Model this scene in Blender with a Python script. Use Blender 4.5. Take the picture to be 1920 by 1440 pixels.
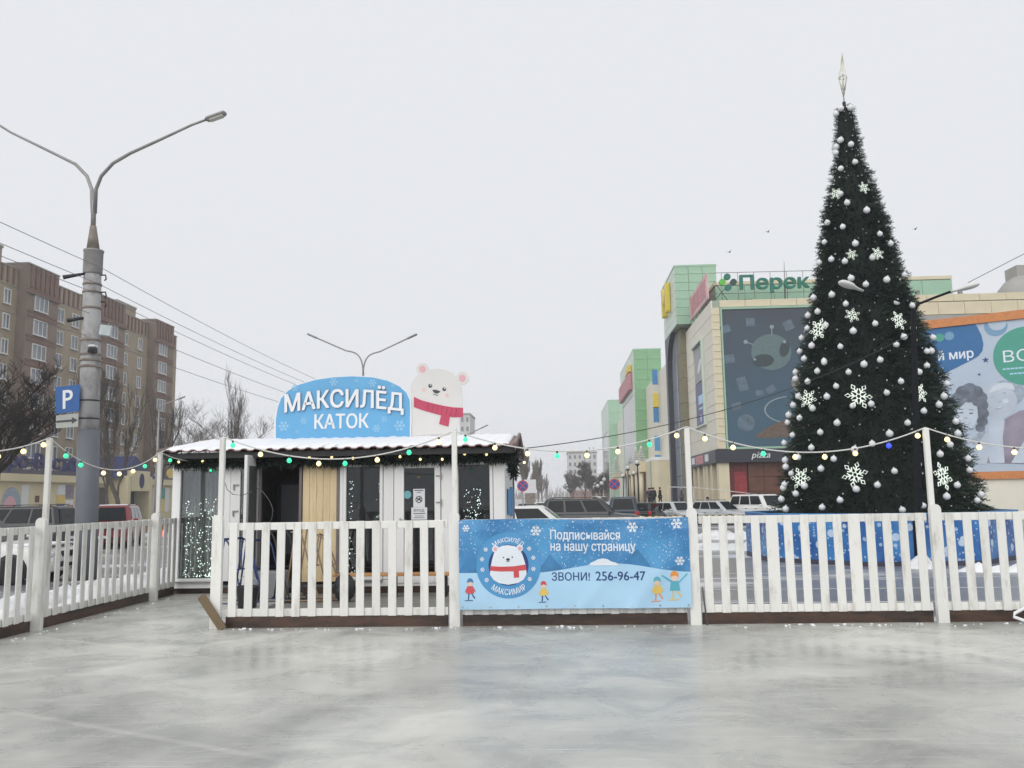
import bpy, bmesh, math, random
from mathutils import Vector, Matrix
R = math.radians
random.seed(7)
for o in list(bpy.data.objects): bpy.data.objects.remove(o)
scene = bpy.context.scene
COL = scene.collection

# ------------------------------------------------------------------ camera
F, H = 1600.0, 1.6                       # focal length in photo pixels, eye height above the ice
YAW, PIT, ROL = R(2.9), math.atan(211/F), 0.016
fw = Vector((-math.sin(YAW)*math.cos(PIT), math.cos(YAW)*math.cos(PIT), math.sin(PIT)))
rt = Vector((math.cos(YAW), math.sin(YAW), 0)); up = rt.cross(fw)
rt, up = rt*math.cos(ROL)-up*math.sin(ROL), up*math.cos(ROL)+rt*math.sin(ROL)
CAM = Vector((0, 0, H))
cd = bpy.data.cameras.new('camera'); cam = bpy.data.objects.new('camera', cd); COL.objects.link(cam)
cd.sensor_width = 36; cd.lens = 36*F/1920; cd.clip_start = 0.05; cd.clip_end = 5000
cam.matrix_world = Matrix((( rt.x, up.x, -fw.x, 0), (rt.y, up.y, -fw.y, 0), (rt.z, up.z, -fw.z, H), (0, 0, 0, 1)))
scene.camera = cam
def at(px, py, Y=None, X=None, Z=None):
    """place in the world seen at a photo pixel on the plane Y, X or Z = const"""
    d = fw + rt*((px-960)/F) - up*((py-720)/F)
    t = Y/d.y if Y is not None else (X/d.x if X is not None else (Z-H)/d.z)
    return CAM + d*t

# ------------------------------------------------------------------ sky and light
SUN_EL, SUN_AZ = R(36), R(200)
w = bpy.data.worlds.new('World'); scene.world = w; w.use_nodes = True
nt = w.node_tree; nt.nodes.clear()
out = nt.nodes.new('ShaderNodeOutputWorld'); bg = nt.nodes.new('ShaderNodeBackground')
sky = nt.nodes.new('ShaderNodeTexSky'); sky.sky_type = 'NISHITA'; sky.sun_disc = False
sky.sun_elevation = SUN_EL; sky.sun_rotation = SUN_AZ; sky.air_density = 1; sky.dust_density = 6
hsv = nt.nodes.new('ShaderNodeHueSaturation'); hsv.inputs['Saturation'].default_value = .25; hsv.inputs['Value'].default_value = 1
mixs = nt.nodes.new('ShaderNodeMix'); mixs.data_type = 'RGBA'; mixs.inputs[0].default_value = .97
mixs.inputs[7].default_value = (8.25, 8.42, 8.78, 1)      # the even cloud cover (the sky node's own units)
nt.links.new(sky.outputs[0], hsv.inputs['Color']); nt.links.new(hsv.outputs[0], mixs.inputs[6])
nt.links.new(mixs.outputs[2], bg.inputs[0]); bg.inputs[1].default_value = .1
nt.links.new(bg.outputs[0], out.inputs[0])
sd = bpy.data.lights.new('sun', 'SUN'); so = bpy.data.objects.new('sun', sd); COL.objects.link(so)
sd.energy = 1.4; sd.angle = R(60); sd.color = (1, .975, .94)
so.rotation_euler = Vector((-math.sin(SUN_AZ)*math.cos(SUN_EL), -math.cos(SUN_AZ)*math.cos(SUN_EL), -math.sin(SUN_EL))).to_track_quat('-Z', 'Y').to_euler()
vs = scene.view_settings; vs.view_transform = 'Standard'; vs.look = 'None'; vs.gamma = 1; vs.exposure = 0; vs.use_curve_mapping = False
scene.cycles.max_bounces = 6; scene.cycles.volume_bounces = 1; scene.cycles.use_adaptive_sampling = True; scene.cycles.adaptive_threshold = .02; scene.cycles.diffuse_bounces = 3; scene.cycles.glossy_bounces = 3
scene.cycles.transparent_max_bounces = 12; scene.cycles.caustics_reflective = False; scene.cycles.caustics_refractive = False

# ------------------------------------------------------------------ materials
MATS = {}
def mat(name, col, rough=.6, metal=0, var=.12, scale=4., bump=0, bscale=None, emit=0, spec=.5, coat=0, stretch=None):
    if name in MATS: return MATS[name]
    m = bpy.data.materials.new(name); m.use_nodes = True; t = m.node_tree; b = t.nodes['Principled BSDF']; MATS[name] = m
    b.inputs['Base Color'].default_value = (*col, 1); b.inputs['Roughness'].default_value = rough
    b.inputs['Metallic'].default_value = metal; b.inputs['Specular IOR Level'].default_value = spec
    if coat: b.inputs['Coat Weight'].default_value = coat; b.inputs['Coat Roughness'].default_value = .05
    if emit:
        b.inputs['Emission Color'].default_value = (*col, 1); b.inputs['Emission Strength'].default_value = emit
    if var or bump:
        tc = t.nodes.new('ShaderNodeTexCoord'); src = tc.outputs['Object']
        if stretch:
            mp = t.nodes.new('ShaderNodeMapping'); mp.inputs['Scale'].default_value = stretch
            t.links.new(src, mp.inputs[0]); src = mp.outputs[0]
        n = t.nodes.new('ShaderNodeTexNoise'); n.inputs['Scale'].default_value = scale; n.inputs['Detail'].default_value = 6
        t.links.new(src, n.inputs['Vector'])
        if var:
            r = t.nodes.new('ShaderNodeValToRGB'); r.color_ramp.elements[0].position = .3; r.color_ramp.elements[1].position = .7
            r.color_ramp.elements[0].color = (*[c*(1-var) for c in col], 1); r.color_ramp.elements[1].color = (*[min(1, c*(1+var)) for c in col], 1)
            t.links.new(n.outputs['Fac'], r.inputs[0]); t.links.new(r.outputs[0], b.inputs['Base Color'])
        if bump:
            n2 = t.nodes.new('ShaderNodeTexNoise'); n2.inputs['Scale'].default_value = bscale or scale*4; n2.inputs['Detail'].default_value = 5
            t.links.new(src, n2.inputs['Vector'])
            bp = t.nodes.new('ShaderNodeBump'); bp.inputs['Strength'].default_value = bump; bp.inputs['Distance'].default_value = .02
            t.links.new(n2.outputs['Fac'], bp.inputs['Height']); t.links.new(bp.outputs[0], b.inputs['Normal'])
    return m
def worn(name, col, dirt, scale=3., lo=.55, hi=.72, rough=.6, bump=.15, stretch=None, amount=1.):
    """paint with stains that have a shape of their own"""
    if name in MATS: return MATS[name]
    m = bpy.data.materials.new(name); m.use_nodes = True; t = m.node_tree; b = t.nodes['Principled BSDF']; MATS[name] = m
    b.inputs['Roughness'].default_value = rough
    tc = t.nodes.new('ShaderNodeTexCoord'); mp = t.nodes.new('ShaderNodeMapping'); t.links.new(tc.outputs['Object'], mp.inputs[0])
    if stretch: mp.inputs['Scale'].default_value = stretch
    oi = t.nodes.new('ShaderNodeObjectInfo'); vm = t.nodes.new('ShaderNodeVectorMath'); vm.operation = 'ADD'
    mu = t.nodes.new('ShaderNodeMath'); mu.operation = 'MULTIPLY'; mu.inputs[1].default_value = 37
    t.links.new(oi.outputs['Random'], mu.inputs[0]); t.links.new(mp.outputs[0], vm.inputs[0]); t.links.new(mu.outputs[0], vm.inputs[1])
    n = t.nodes.new('ShaderNodeTexNoise'); n.inputs['Scale'].default_value = scale; n.inputs['Detail'].default_value = 8; n.inputs['Roughness'].default_value = .65
    t.links.new(vm.outputs[0], n.inputs['Vector'])
    r = t.nodes.new('ShaderNodeValToRGB'); r.color_ramp.elements[0].position = lo; r.color_ramp.elements[1].position = hi
    c2 = [a+(d-a)*amount for a, d in zip(col, dirt)]
    r.color_ramp.elements[0].color = (*col, 1); r.color_ramp.elements[1].color = (*c2, 1)
    t.links.new(n.outputs['Fac'], r.inputs[0])
    hv = t.nodes.new('ShaderNodeHueSaturation'); mr = t.nodes.new('ShaderNodeMapRange'); mr.inputs[3].default_value = .93; mr.inputs[4].default_value = 1.05
    t.links.new(oi.outputs['Random'], mr.inputs[0]); t.links.new(mr.outputs[0], hv.inputs['Value']); t.links.new(r.outputs[0], hv.inputs['Color'])
    t.links.new(hv.outputs[0], b.inputs['Base Color'])
    bp = t.nodes.new('ShaderNodeBump'); bp.inputs['Strength'].default_value = bump; bp.inputs['Distance'].default_value = .01
    t.links.new(n.outputs['Fac'], bp.inputs['Height']); t.links.new(bp.outputs[0], b.inputs['Normal'])
    return m
def glass(name, tint=(.3, .32, .33), rough=.03, mirror=.25):
    if name in MATS: return MATS[name]
    m = bpy.data.materials.new(name); m.use_nodes = True; t = m.node_tree; t.nodes.clear(); MATS[name] = m
    o = t.nodes.new('ShaderNodeOutputMaterial'); mx = t.nodes.new('ShaderNodeMixShader')
    tr = t.nodes.new('ShaderNodeBsdfTransparent'); tr.inputs[0].default_value = (*tint, 1)
    gl = t.nodes.new('ShaderNodeBsdfGlossy'); gl.inputs['Roughness'].default_value = rough; gl.inputs[0].default_value = (.9, .93, .95, 1)
    lw = t.nodes.new('ShaderNodeLayerWeight'); lw.inputs[0].default_value = .3
    ad = t.nodes.new('ShaderNodeMath'); ad.operation = 'ADD'; ad.use_clamp = True; ad.inputs[1].default_value = mirror; t.links.new(lw.outputs['Fresnel'], ad.inputs[0])
    t.links.new(ad.outputs[0], mx.inputs[0]); t.links.new(tr.outputs[0], mx.inputs[1]); t.links.new(gl.outputs[0], mx.inputs[2])
    t.links.new(mx.outputs[0], o.inputs[0])
    return m
def M(n): return MATS[n]

worn('fence_white', (.80, .795, .76), (.44, .41, .34), scale=2.4, lo=.53, hi=.78, stretch=(3, 3, .8), bump=.2)
worn('fence_grey', (.74, .735, .70), (.40, .38, .33), scale=2.6, lo=.5, hi=.8, stretch=(3, 3, .8), bump=.2)
worn('pvc', (.84, .84, .83), (.60, .59, .56), scale=1.6, lo=.6, hi=.85, rough=.35, bump=.03)
worn('wet_wood', (.085, .045, .03), (.02, .015, .012), scale=2.5, lo=.42, hi=.62, rough=.4, stretch=(.6, 1, 2))
worn('old_plank', (.16, .115, .06), (.07, .05, .03), scale=4, stretch=(4, 4, .6))
worn('pine', (.72, .57, .34), (.52, .35, .17), scale=3, lo=.5, hi=.75, stretch=(7, 7, .7), rough=.5, bump=.08)
worn('bench_wood', (.50, .25, .09), (.28, .13, .05), scale=3, stretch=(.5, 5, 5))
mat('snow', (.86, .87, .89), .7, var=.03, scale=6, bump=.35, bscale=9)
worn('dirty_snow', (.82, .83, .84), (.42, .41, .40), scale=1.3, lo=.5, hi=.75, rough=.8, bump=.6)
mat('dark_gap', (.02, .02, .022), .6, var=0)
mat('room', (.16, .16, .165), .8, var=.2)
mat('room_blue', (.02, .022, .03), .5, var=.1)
mat('curtain', (.50, .51, .49), .8, var=.35, scale=1.2, stretch=(9, 1, .4))
mat('rubber', (.018, .018, .02), .75, var=.1)
mat('black_plastic', (.02, .021, .024), .45, var=.1)
mat('steel', (.45, .46, .47), .4, metal=.8, var=.1)
mat('grey_metal', (.30, .29, .28), .5, metal=.3, var=.15)
worn('concrete_pole', (.46, .455, .45), (.14, .135, .135), scale=2.2, lo=.46, hi=.70, rough=.85, bump=.4, stretch=(1, 1, .6))
mat('pole_paint', (.13, .14, .16), .6, var=.08, scale=3, bump=.1)
mat('rust_metal', (.25, .21, .18), .7, var=.3, scale=5)
mat('lamp_dark', (.010, .011, .014), .85, var=.1, spec=.12)
mat('lamp_white', (.70, .70, .68), .5, var=.05)
mat('lamp_glass', (.60, .58, .50), .25, var=.05)
mat('cable_white', (.66, .66, .64), .5, var=0)
mat('cable_black', (.03, .03, .032), .5, var=0)
mat('cable_grey', (.10, .10, .105), .5, var=0)
mat('bulb_warm', (1, .80, .36), .3, var=0, emit=1.7)
mat('bulb_green', (.05, .85, .38), .3, var=0, emit=.95)
mat('bulb_blue', (.03, .06, .95), .3, var=0, emit=1.6)
mat('bulb_red', (1, .16, .12), .3, var=0, emit=1.2)
mat('fairy', (.84, 1, .90), .3, var=0, emit=6)
mat('socket', (.08, .08, .08), .5, var=0)
mat('needle', (.014, .030, .022), .55, var=.55, scale=3)
mat('needle2', (.034, .064, .036), .55, var=.4, scale=3)
mat('garland', (.010, .022, .017), .6, var=.5, scale=8)
mat('ball', (.78, .79, .80), .3, var=.05, scale=3, spec=.6)
mat('flake', (.82, .90, .80), .4, var=0, emit=.35)
mat('topper', (.72, .70, .56), .35, metal=.4, var=0)
mat('sign_blue', (.125, .40, .68), .35, var=.04, scale=2)
mat('flake_pale', (.30, .56, .78), .4, var=0)
mat('letter_white', (.80, .81, .82), .35, var=.02)
mat('letter_side', (.13, .16, .24), .5, var=0)
mat('bear_white', (.69, .68, .655), .45, var=.02)
mat('pink', (.74, .42, .45), .5, var=.03)
mat('blush', (.78, .52, .52), .5, var=.02)
mat('scarf', (.50, .055, .115), .5, var=.1, scale=3)
mat('scarf_dark', (.34, .03, .07), .5, var=.05)
mat('ink', (.05, .05, .06), .5, var=0)
mat('print_navy', (.012, .045, .20), .45, var=0)
mat('print_mid', (.075, .30, .58), .45, var=.05)
mat('print_dark', (.05, .22, .46), .45, var=.25, scale=5)
mat('print_snow', (.42, .66, .86), .45, var=.06, scale=1.5)
mat('print_white', (.76, .82, .88), .45, var=0)
mat('print_yellow', (.75, .55, .14), .45, var=0)
mat('print_orange', (.75, .30, .06), .45, var=0)
mat('print_skin', (.80, .58, .45), .45, var=0)
mat('print_teal', (.10, .42, .52), .45, var=0)
mat('print_red', (.62, .08, .09), .45, var=0)
mat('paper', (.74, .75, .77), .7, var=.04)
mat('walker_blue', (.02, .04, .14), .35, metal=.2, var=.1)
mat('walker_tan', (.28, .20, .13), .5, var=.15)
mat('blue_plate', (.012, .10, .33), .35, var=.06)
mat('red_plate', (.55, .05, .07), .4, var=.05)
mat('tyre', (.02, .02, .021), .8, var=.1)
mat('rim', (.40, .41, .43), .35, metal=.7, var=.05)
mat('car_glass', (.008, .011, .013), .05, var=0, spec=.18)
mat('headlight', (.62, .64, .66), .12, var=0, spec=.8)
mat('taillight', (.45, .02, .025), .2, var=0)
mat('wet_plinth', (.20, .205, .215), .5, var=.2, scale=1)
mat('curb_stone', (.34, .335, .325), .7, var=.15)
mat('line_paint', (.66, .67, .66), .6, var=.25, scale=1.5)

# ------------------------------------------------------------------ mesh builder
class MB:
    def __init__(s): s.v = []; s.f = []; s.m = []; s.sm = []
    def add(s, vs_, fs, mi=0, smooth=False):
        b = len(s.v); s.v += [tuple(v) for v in vs_]
        for f in fs: s.f.append([b+i for i in f]); s.m.append(mi); s.sm.append(smooth)
        return s
    def box(s, x0, x1, y0, y1, z0, z1, mi=0):
        return s.add([(x0,y0,z0),(x1,y0,z0),(x1,y1,z0),(x0,y1,z0),(x0,y0,z1),(x1,y0,z1),(x1,y1,z1),(x0,y1,z1)],
                     [(0,3,2,1),(4,5,6,7),(0,1,5,4),(1,2,6,5),(2,3,7,6),(3,0,4,7)], mi)
    def cbox(s, c, size, mi=0, rot=None, bev=0):
        hx, hy, hz = [a/2 for a in size]; b = min(bev, hx*.9, hy*.9, hz*.9)
        if b <= 0:
            P = [Vector((x, y, z)) for z in (-hz, hz) for x, y in ((-hx,-hy),(hx,-hy),(hx,hy),(-hx,hy))]
            Fs = [(0,3,2,1),(4,5,6,7),(0,1,5,4),(1,2,6,5),(2,3,7,6),(3,0,4,7)]
        else:
            P = []; Fs = []
            for sx, sy in ((-1,-1),(1,-1),(1,1),(-1,1)):
                for sz in (-1, 1):
                    P += [Vector((sx*(hx-b), sy*(hy-b), sz*hz)), Vector((sx*(hx-b), sy*hy, sz*(hz-b))), Vector((sx*hx, sy*(hy-b), sz*(hz-b)))]
            bm = bmesh.new()
            for p in P: bm.verts.new(p)
            bmesh.ops.convex_hull(bm, input=bm.verts); bm.verts.index_update()
            P = [v.co.copy() for v in bm.verts]; Fs = [[v.index for v in f.verts] for f in bm.faces]; bm.free()
        if rot is not None: P = [rot @ p for p in P]
        return s.add([p+Vector(c) for p in P], Fs, mi)
    def tube(s, pts, r, n=8, mi=0, caps=True, smooth=True):
        pts = [Vector(p) for p in pts]; k = len(pts); rs = r if isinstance(r, (list, tuple)) else [r]*k
        b = len(s.v); ref = None
        for i, p in enumerate(pts):
            d = (pts[min(i+1, k-1)]-pts[max(i-1, 0)]); d = d.normalized() if d.length > 1e-9 else Vector((0,0,1))
            if ref is None: ref = Vector((1,0,0)) if abs(d.x) < .9 else Vector((0,1,0))
            a = d.cross(ref); a = a.normalized() if a.length > 1e-6 else d.orthogonal().normalized()
            c = d.cross(a); ref = c.cross(d) if False else ref
            for j in range(n):
                t = 2*math.pi*j/n; s.v.append(tuple(p+(a*math.cos(t)+c*math.sin(t))*rs[i]))
        for i in range(k-1):
            for j in range(n):
                s.f.append([b+i*n+j, b+i*n+(j+1)%n, b+(i+1)*n+(j+1)%n, b+(i+1)*n+j]); s.m.append(mi); s.sm.append(smooth)
        if caps:
            s.f.append([b+j for j in range(n)][::-1]); s.m.append(mi); s.sm.append(False)
            s.f.append([b+(k-1)*n+j for j in range(n)]); s.m.append(mi); s.sm.append(False)
        return s
    def lathe(s, prof, c=(0,0,0), n=16, mi=0, smooth=True, axis=None):
        b = len(s.v); c = Vector(c); q = Vector((0,0,1)).rotation_difference(Vector(axis)) if axis else None
        for r, z in prof:
            for j in range(n):
                t = 2*math.pi*j/n; p = Vector((r*math.cos(t), r*math.sin(t), z))
                s.v.append(tuple(c+(q @ p if q else p)))
        for i in range(len(prof)-1):
            for j in range(n):
                s.f.append([b+i*n+j, b+i*n+(j+1)%n, b+(i+1)*n+(j+1)%n, b+(i+1)*n+j]); s.m.append(mi); s.sm.append(smooth)
        if prof[0][0] > 1e-4: s.f.append([b+j for j in range(n)][::-1]); s.m.append(mi); s.sm.append(False)
        if prof[-1][0] > 1e-4: s.f.append([b+(len(prof)-1)*n+j for j in range(n)]); s.m.append(mi); s.sm.append(False)
        return s
    def ball(s, c, r, n=12, mi=0, sq=(1,1,1)):
        k = max(4, n//2); b = len(s.v)
        for i in range(k+1):
            a = math.pi*i/k
            for j in range(n):
                t = 2*math.pi*j/n
                s.v.append((c[0]+r*sq[0]*math.sin(a)*math.cos(t), c[1]+r*sq[1]*math.sin(a)*math.sin(t), c[2]-r*sq[2]*math.cos(a)))
        for i in range(k):
            for j in range(n):
                s.f.append([b+i*n+j, b+i*n+(j+1)%n, b+(i+1)*n+(j+1)%n, b+(i+1)*n+j]); s.m.append(mi); s.sm.append(True)
        return s
    def prism(s, poly, fn, d0, d1, mi=0):
        """2-D outline extruded between depths d0 and d1; fn(u, v, d) -> world"""
        n = len(poly)
        a = [fn(u, v, d0) for u, v in poly]; c = [fn(u, v, d1) for u, v in poly]
        s.add(a+c, [list(range(n))[::-1], [n+i for i in range(n)]] + [[i, (i+1)%n, n+(i+1)%n, n+i] for i in range(n)], mi)
        return s
    def build(s, name, mats, parent=None, loc=None):
        me = bpy.data.meshes.new(name); me.from_pydata(s.v, [], s.f)
        mats = mats if isinstance(mats, (list, tuple)) else [mats]
        for m in mats: me.materials.append(MATS[m] if isinstance(m, str) else m)
        me.polygons.foreach_set('material_index', s.m); me.polygons.foreach_set('use_smooth', s.sm)
        bm = bmesh.new(); bm.from_mesh(me); bmesh.ops.remove_doubles(bm, verts=bm.verts, dist=1e-5)
        if len(s.f) < 30000: bmesh.ops.recalc_face_normals(bm, faces=bm.faces)
        bm.to_mesh(me); bm.free(); me.update()
        return link(name, me, parent, loc)
def link(name, me, parent=None, loc=None):
    o = bpy.data.objects.new(name, me); COL.objects.link(o)
    if parent is not None: o.parent = parent
    if loc is not None: o.location = loc
    return o
def tag(o, label, cat, group=None):
    o['label'] = label; o['category'] = cat
    if group: o['group'] = group
    return o
def thing(name, label, cat, loc=(0,0,0), rz=0, group=None):
    o = bpy.data.objects.new(name, None); o.empty_display_size = .2; COL.objects.link(o)
    o.location = loc; o.rotation_euler = (0, 0, rz)
    return tag(o, label, cat, group)
def copy_tree(o, parent=None):
    c = o.copy(); COL.objects.link(c); c.parent = parent
    for ch in [x for x in bpy.data.objects if x.parent == o]: copy_tree(ch, c)
    return c
def struct(o): o['kind'] = 'structure'; return o
def stuff(o): o['kind'] = 'stuff'; return o
def catenary(a, b, sag, n=24):
    a, b = Vector(a), Vector(b)
    return [a.lerp(b, i/n) - Vector((0, 0, 4*sag*(i/n)*(1-i/n))) for i in range(n+1)]
# flat printed shapes
def circ(cx, cy, r, n=28, ry=None, a0=0, a1=2*math.pi, rot=0):
    ry = ry or r; P = []
    full = abs(a1-a0-2*math.pi) < 1e-6
    for i in range(n if full else n+1):
        t = a0+(a1-a0)*i/n; x, y = r*math.cos(t), ry*math.sin(t)
        P.append((cx+x*math.cos(rot)-y*math.sin(rot), cy+x*math.sin(rot)+y*math.cos(rot)))
    return P
def rect(x0, y0, x1, y1): return [(x0,y0),(x1,y0),(x1,y1),(x0,y1)]
def bar2(x0, y0, x1, y1, w_):
    d = Vector((x1-x0, y1-y0)); n = Vector((-d.y, d.x)).normalized()*w_/2
    return [(x0+n.x, y0+n.y), (x0-n.x, y0-n.y), (x1-n.x, y1-n.y), (x1+n.x, y1+n.y)]
def flake2(cx, cy, r, wd=.13, rot=0):
    P = []
    for k in range(6):
        a = rot+k*math.pi/3; c, s_ = math.cos(a), math.sin(a)
        P.append(bar2(cx, cy, cx+r*c, cy+r*s_, r*wd))
        for q, l in ((.5, .38), (.75, .26)):
            for sg in (-1, 1):
                P.append(bar2(cx+q*r*c, cy+q*r*s_, cx+q*r*c+l*r*math.cos(a+sg*.9), cy+q*r*s_+l*r*math.sin(a+sg*.9), r*wd*.85))
    return P
def star2(cx, cy, r, k=5, q=.42, rot=math.pi/2):
    return [(cx+(r if i % 2 == 0 else r*q)*math.cos(rot+i*math.pi/k), cy+(r if i % 2 == 0 else r*q)*math.sin(rot+i*math.pi/k)) for i in range(2*k)]
def decal(name, polys, material, parent, fn, d0, d1):
    mb = MB()
    for i, p in enumerate(polys): mb.prism(p, fn, d0, d1 + (i % 7)*2e-4*(1 if d1 > d0 else -1))
    return mb.build(name, material, parent)
def text(name, body, material, parent, fn, x0, y0, width, height, d0, d1, bold=0., shear=0., side=None, sub=0):
    """text fitted to the box; fn(u, v, d) -> world; d0 back, d1 front"""
    cu = bpy.data.curves.new('txt', 'FONT'); cu.body = body; cu.shear = shear; cu.resolution_u = 3
    o = bpy.data.objects.new('txt', cu); COL.objects.link(o); bpy.context.view_layer.update()
    me = bpy.data.meshes.new_from_object(o.evaluated_get(bpy.context.evaluated_depsgraph_get()))
    bpy.data.objects.remove(o)
    bm = bmesh.new(); bm.from_mesh(me); bpy.data.meshes.remove(me); bm.verts.ensure_lookup_table(); seen = set()
    for v0 in list(bm.verts):                  # the font's small н comes out badly filled: lay its three bars anew
        if v0 in seen: continue
        isl = {v0}; todo = [v0]
        while todo:
            for e in todo.pop().link_edges:
                for w_ in e.verts:
                    if w_ not in isl: isl.add(w_); todo.append(w_)
        seen |= isl; fc = {f for v in isl for f in v.link_faces}
        if len(isl) == 12 and len(fc) == 13:
            q = [v.co.copy() for v in sorted(isl, key=lambda v: v.index)]; bmesh.ops.delete(bm, geom=list(isl), context='VERTS')
            for k_ in (0, 4, 8): bm.faces.new([bm.verts.new(c) for c in q[k_:k_+4]])
            bm.verts.index_update(); bm.verts.ensure_lookup_table()
    bmesh.ops.remove_doubles(bm, verts=bm.verts, dist=1e-4)
    xs = [v.co.x for v in bm.verts]; ys = [v.co.y for v in bm.verts]
    ax, ay, bx, by = min(xs)-bold, min(ys)-bold*.6, max(xs)+bold, max(ys)+bold*.6
    bm.verts.index_update(); V = [v.co.copy() for v in bm.verts]; mb = MB(); n = len(V)
    fs = [[v.index for v in f.verts] for f in bm.faces]; sid = [[e.verts[0].index, e.verts[1].index] for e in bm.edges if e.is_boundary]; bm.free()
    sh = [(0, 0)] if not bold else [(-bold, -bold*.43), (-bold*.52, bold*.5), (bold*.48, -bold*.55), (bold, bold*.38), (bold*.03, bold*.06)]
    for i, (sx, sy) in enumerate(sh):          # heavier strokes: the same letters laid five times, a hair apart
        P = [((v.x+sx-ax)/(bx-ax)*width+x0, (v.y+sy-ay)/(by-ay)*height+y0) for v in V]; dd = d1+i*2e-4
        mb.add([fn(u, v, dd) for u, v in P], fs, 0)
        mb.add([fn(u, v, dd) for u, v in P]+[fn(u, v, d0) for u, v in P], [[a, b, n+b, n+a] for a, b in sid], 1 if side else 0)
    return mb.build(name, [material, side] if side else material, parent)
def plane_fn(o, u, v, nrm):
    o, u, v, nrm = Vector(o), Vector(u), Vector(v), Vector(nrm)
    return lambda a, b, d: o+u*a+v*b+nrm*d

# ------------------------------------------------------------------ ground and ice
def gz(y): return -.15-.30*min(1, max(0, (y-15)/45))
def ground_mat():
    m = bpy.data.materials.new('winter_asphalt'); m.use_nodes = True; t = m.node_tree; b = t.nodes['Principled BSDF']; MATS['winter_asphalt'] = m
    tc = t.nodes.new('ShaderNodeTexCoord'); mp = t.nodes.new('ShaderNodeMapping'); mp.inputs['Scale'].default_value = (.5, 1.3, 1)
    t.links.new(tc.outputs['Object'], mp.inputs[0])
    n = t.nodes.new('ShaderNodeTexNoise'); n.inputs['Scale'].default_value = .35; n.inputs['Detail'].default_value = 8; n.inputs['Roughness'].default_value = .6
    t.links.new(mp.outputs[0], n.inputs['Vector'])
    n2 = t.nodes.new('ShaderNodeTexNoise'); n2.inputs['Scale'].default_value = 6; n2.inputs['Detail'].default_value = 6
    t.links.new(tc.outputs['Object'], n2.inputs['Vector'])
    a = t.nodes.new('ShaderNodeValToRGB'); a.color_ramp.elements[0].color = (.16, .16, .165, 1); a.color_ramp.elements[1].color = (.29, .29, .295, 1)
    t.links.new(n2.outputs['Fac'], a.inputs[0])
    s = t.nodes.new('ShaderNodeValToRGB'); s.color_ramp.elements[0].position = .53; s.color_ramp.elements[1].position = .64
    t.links.new(n.outputs['Fac'], s.inputs[0])
    mx = t.nodes.new('ShaderNodeMix'); mx.data_type = 'RGBA'; mx.inputs[7].default_value = (.62, .63, .65, 1)
    t.links.new(s.outputs[0], mx.inputs[0]); t.links.new(a.outputs[0], mx.inputs[6]); t.links.new(mx.outputs[2], b.inputs['Base Color'])
    mr = t.nodes.new('ShaderNodeMapRange'); mr.inputs[3].default_value = .28; mr.inputs[4].default_value = .8
    t.links.new(s.outputs[0], mr.inputs[0]); t.links.new(mr.outputs[0], b.inputs['Roughness'])
    bp = t.nodes.new('ShaderNodeBump'); bp.inputs['Strength'].default_value = .3; bp.inputs['Distance'].default_value = .02
    t.links.new(n2.outputs['Fac'], bp.inputs['Height']); t.links.new(bp.outputs[0], b.inputs['Normal'])
ground_mat()
mb = MB(); ys = [-400, 15, 20, 30, 40, 50, 60, 100, 850]; xs = [-800, -100, 0, 100, 800]
V = [(x, y, gz(y)) for y in ys for x in xs]; k = len(xs)
mb.add(V, [[j*k+i, j*k+i+1, (j+1)*k+i+1, (j+1)*k+i] for j in range(len(ys)-1) for i in range(k-1)])
struct(mb.build('ground', 'winter_asphalt'))

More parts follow.
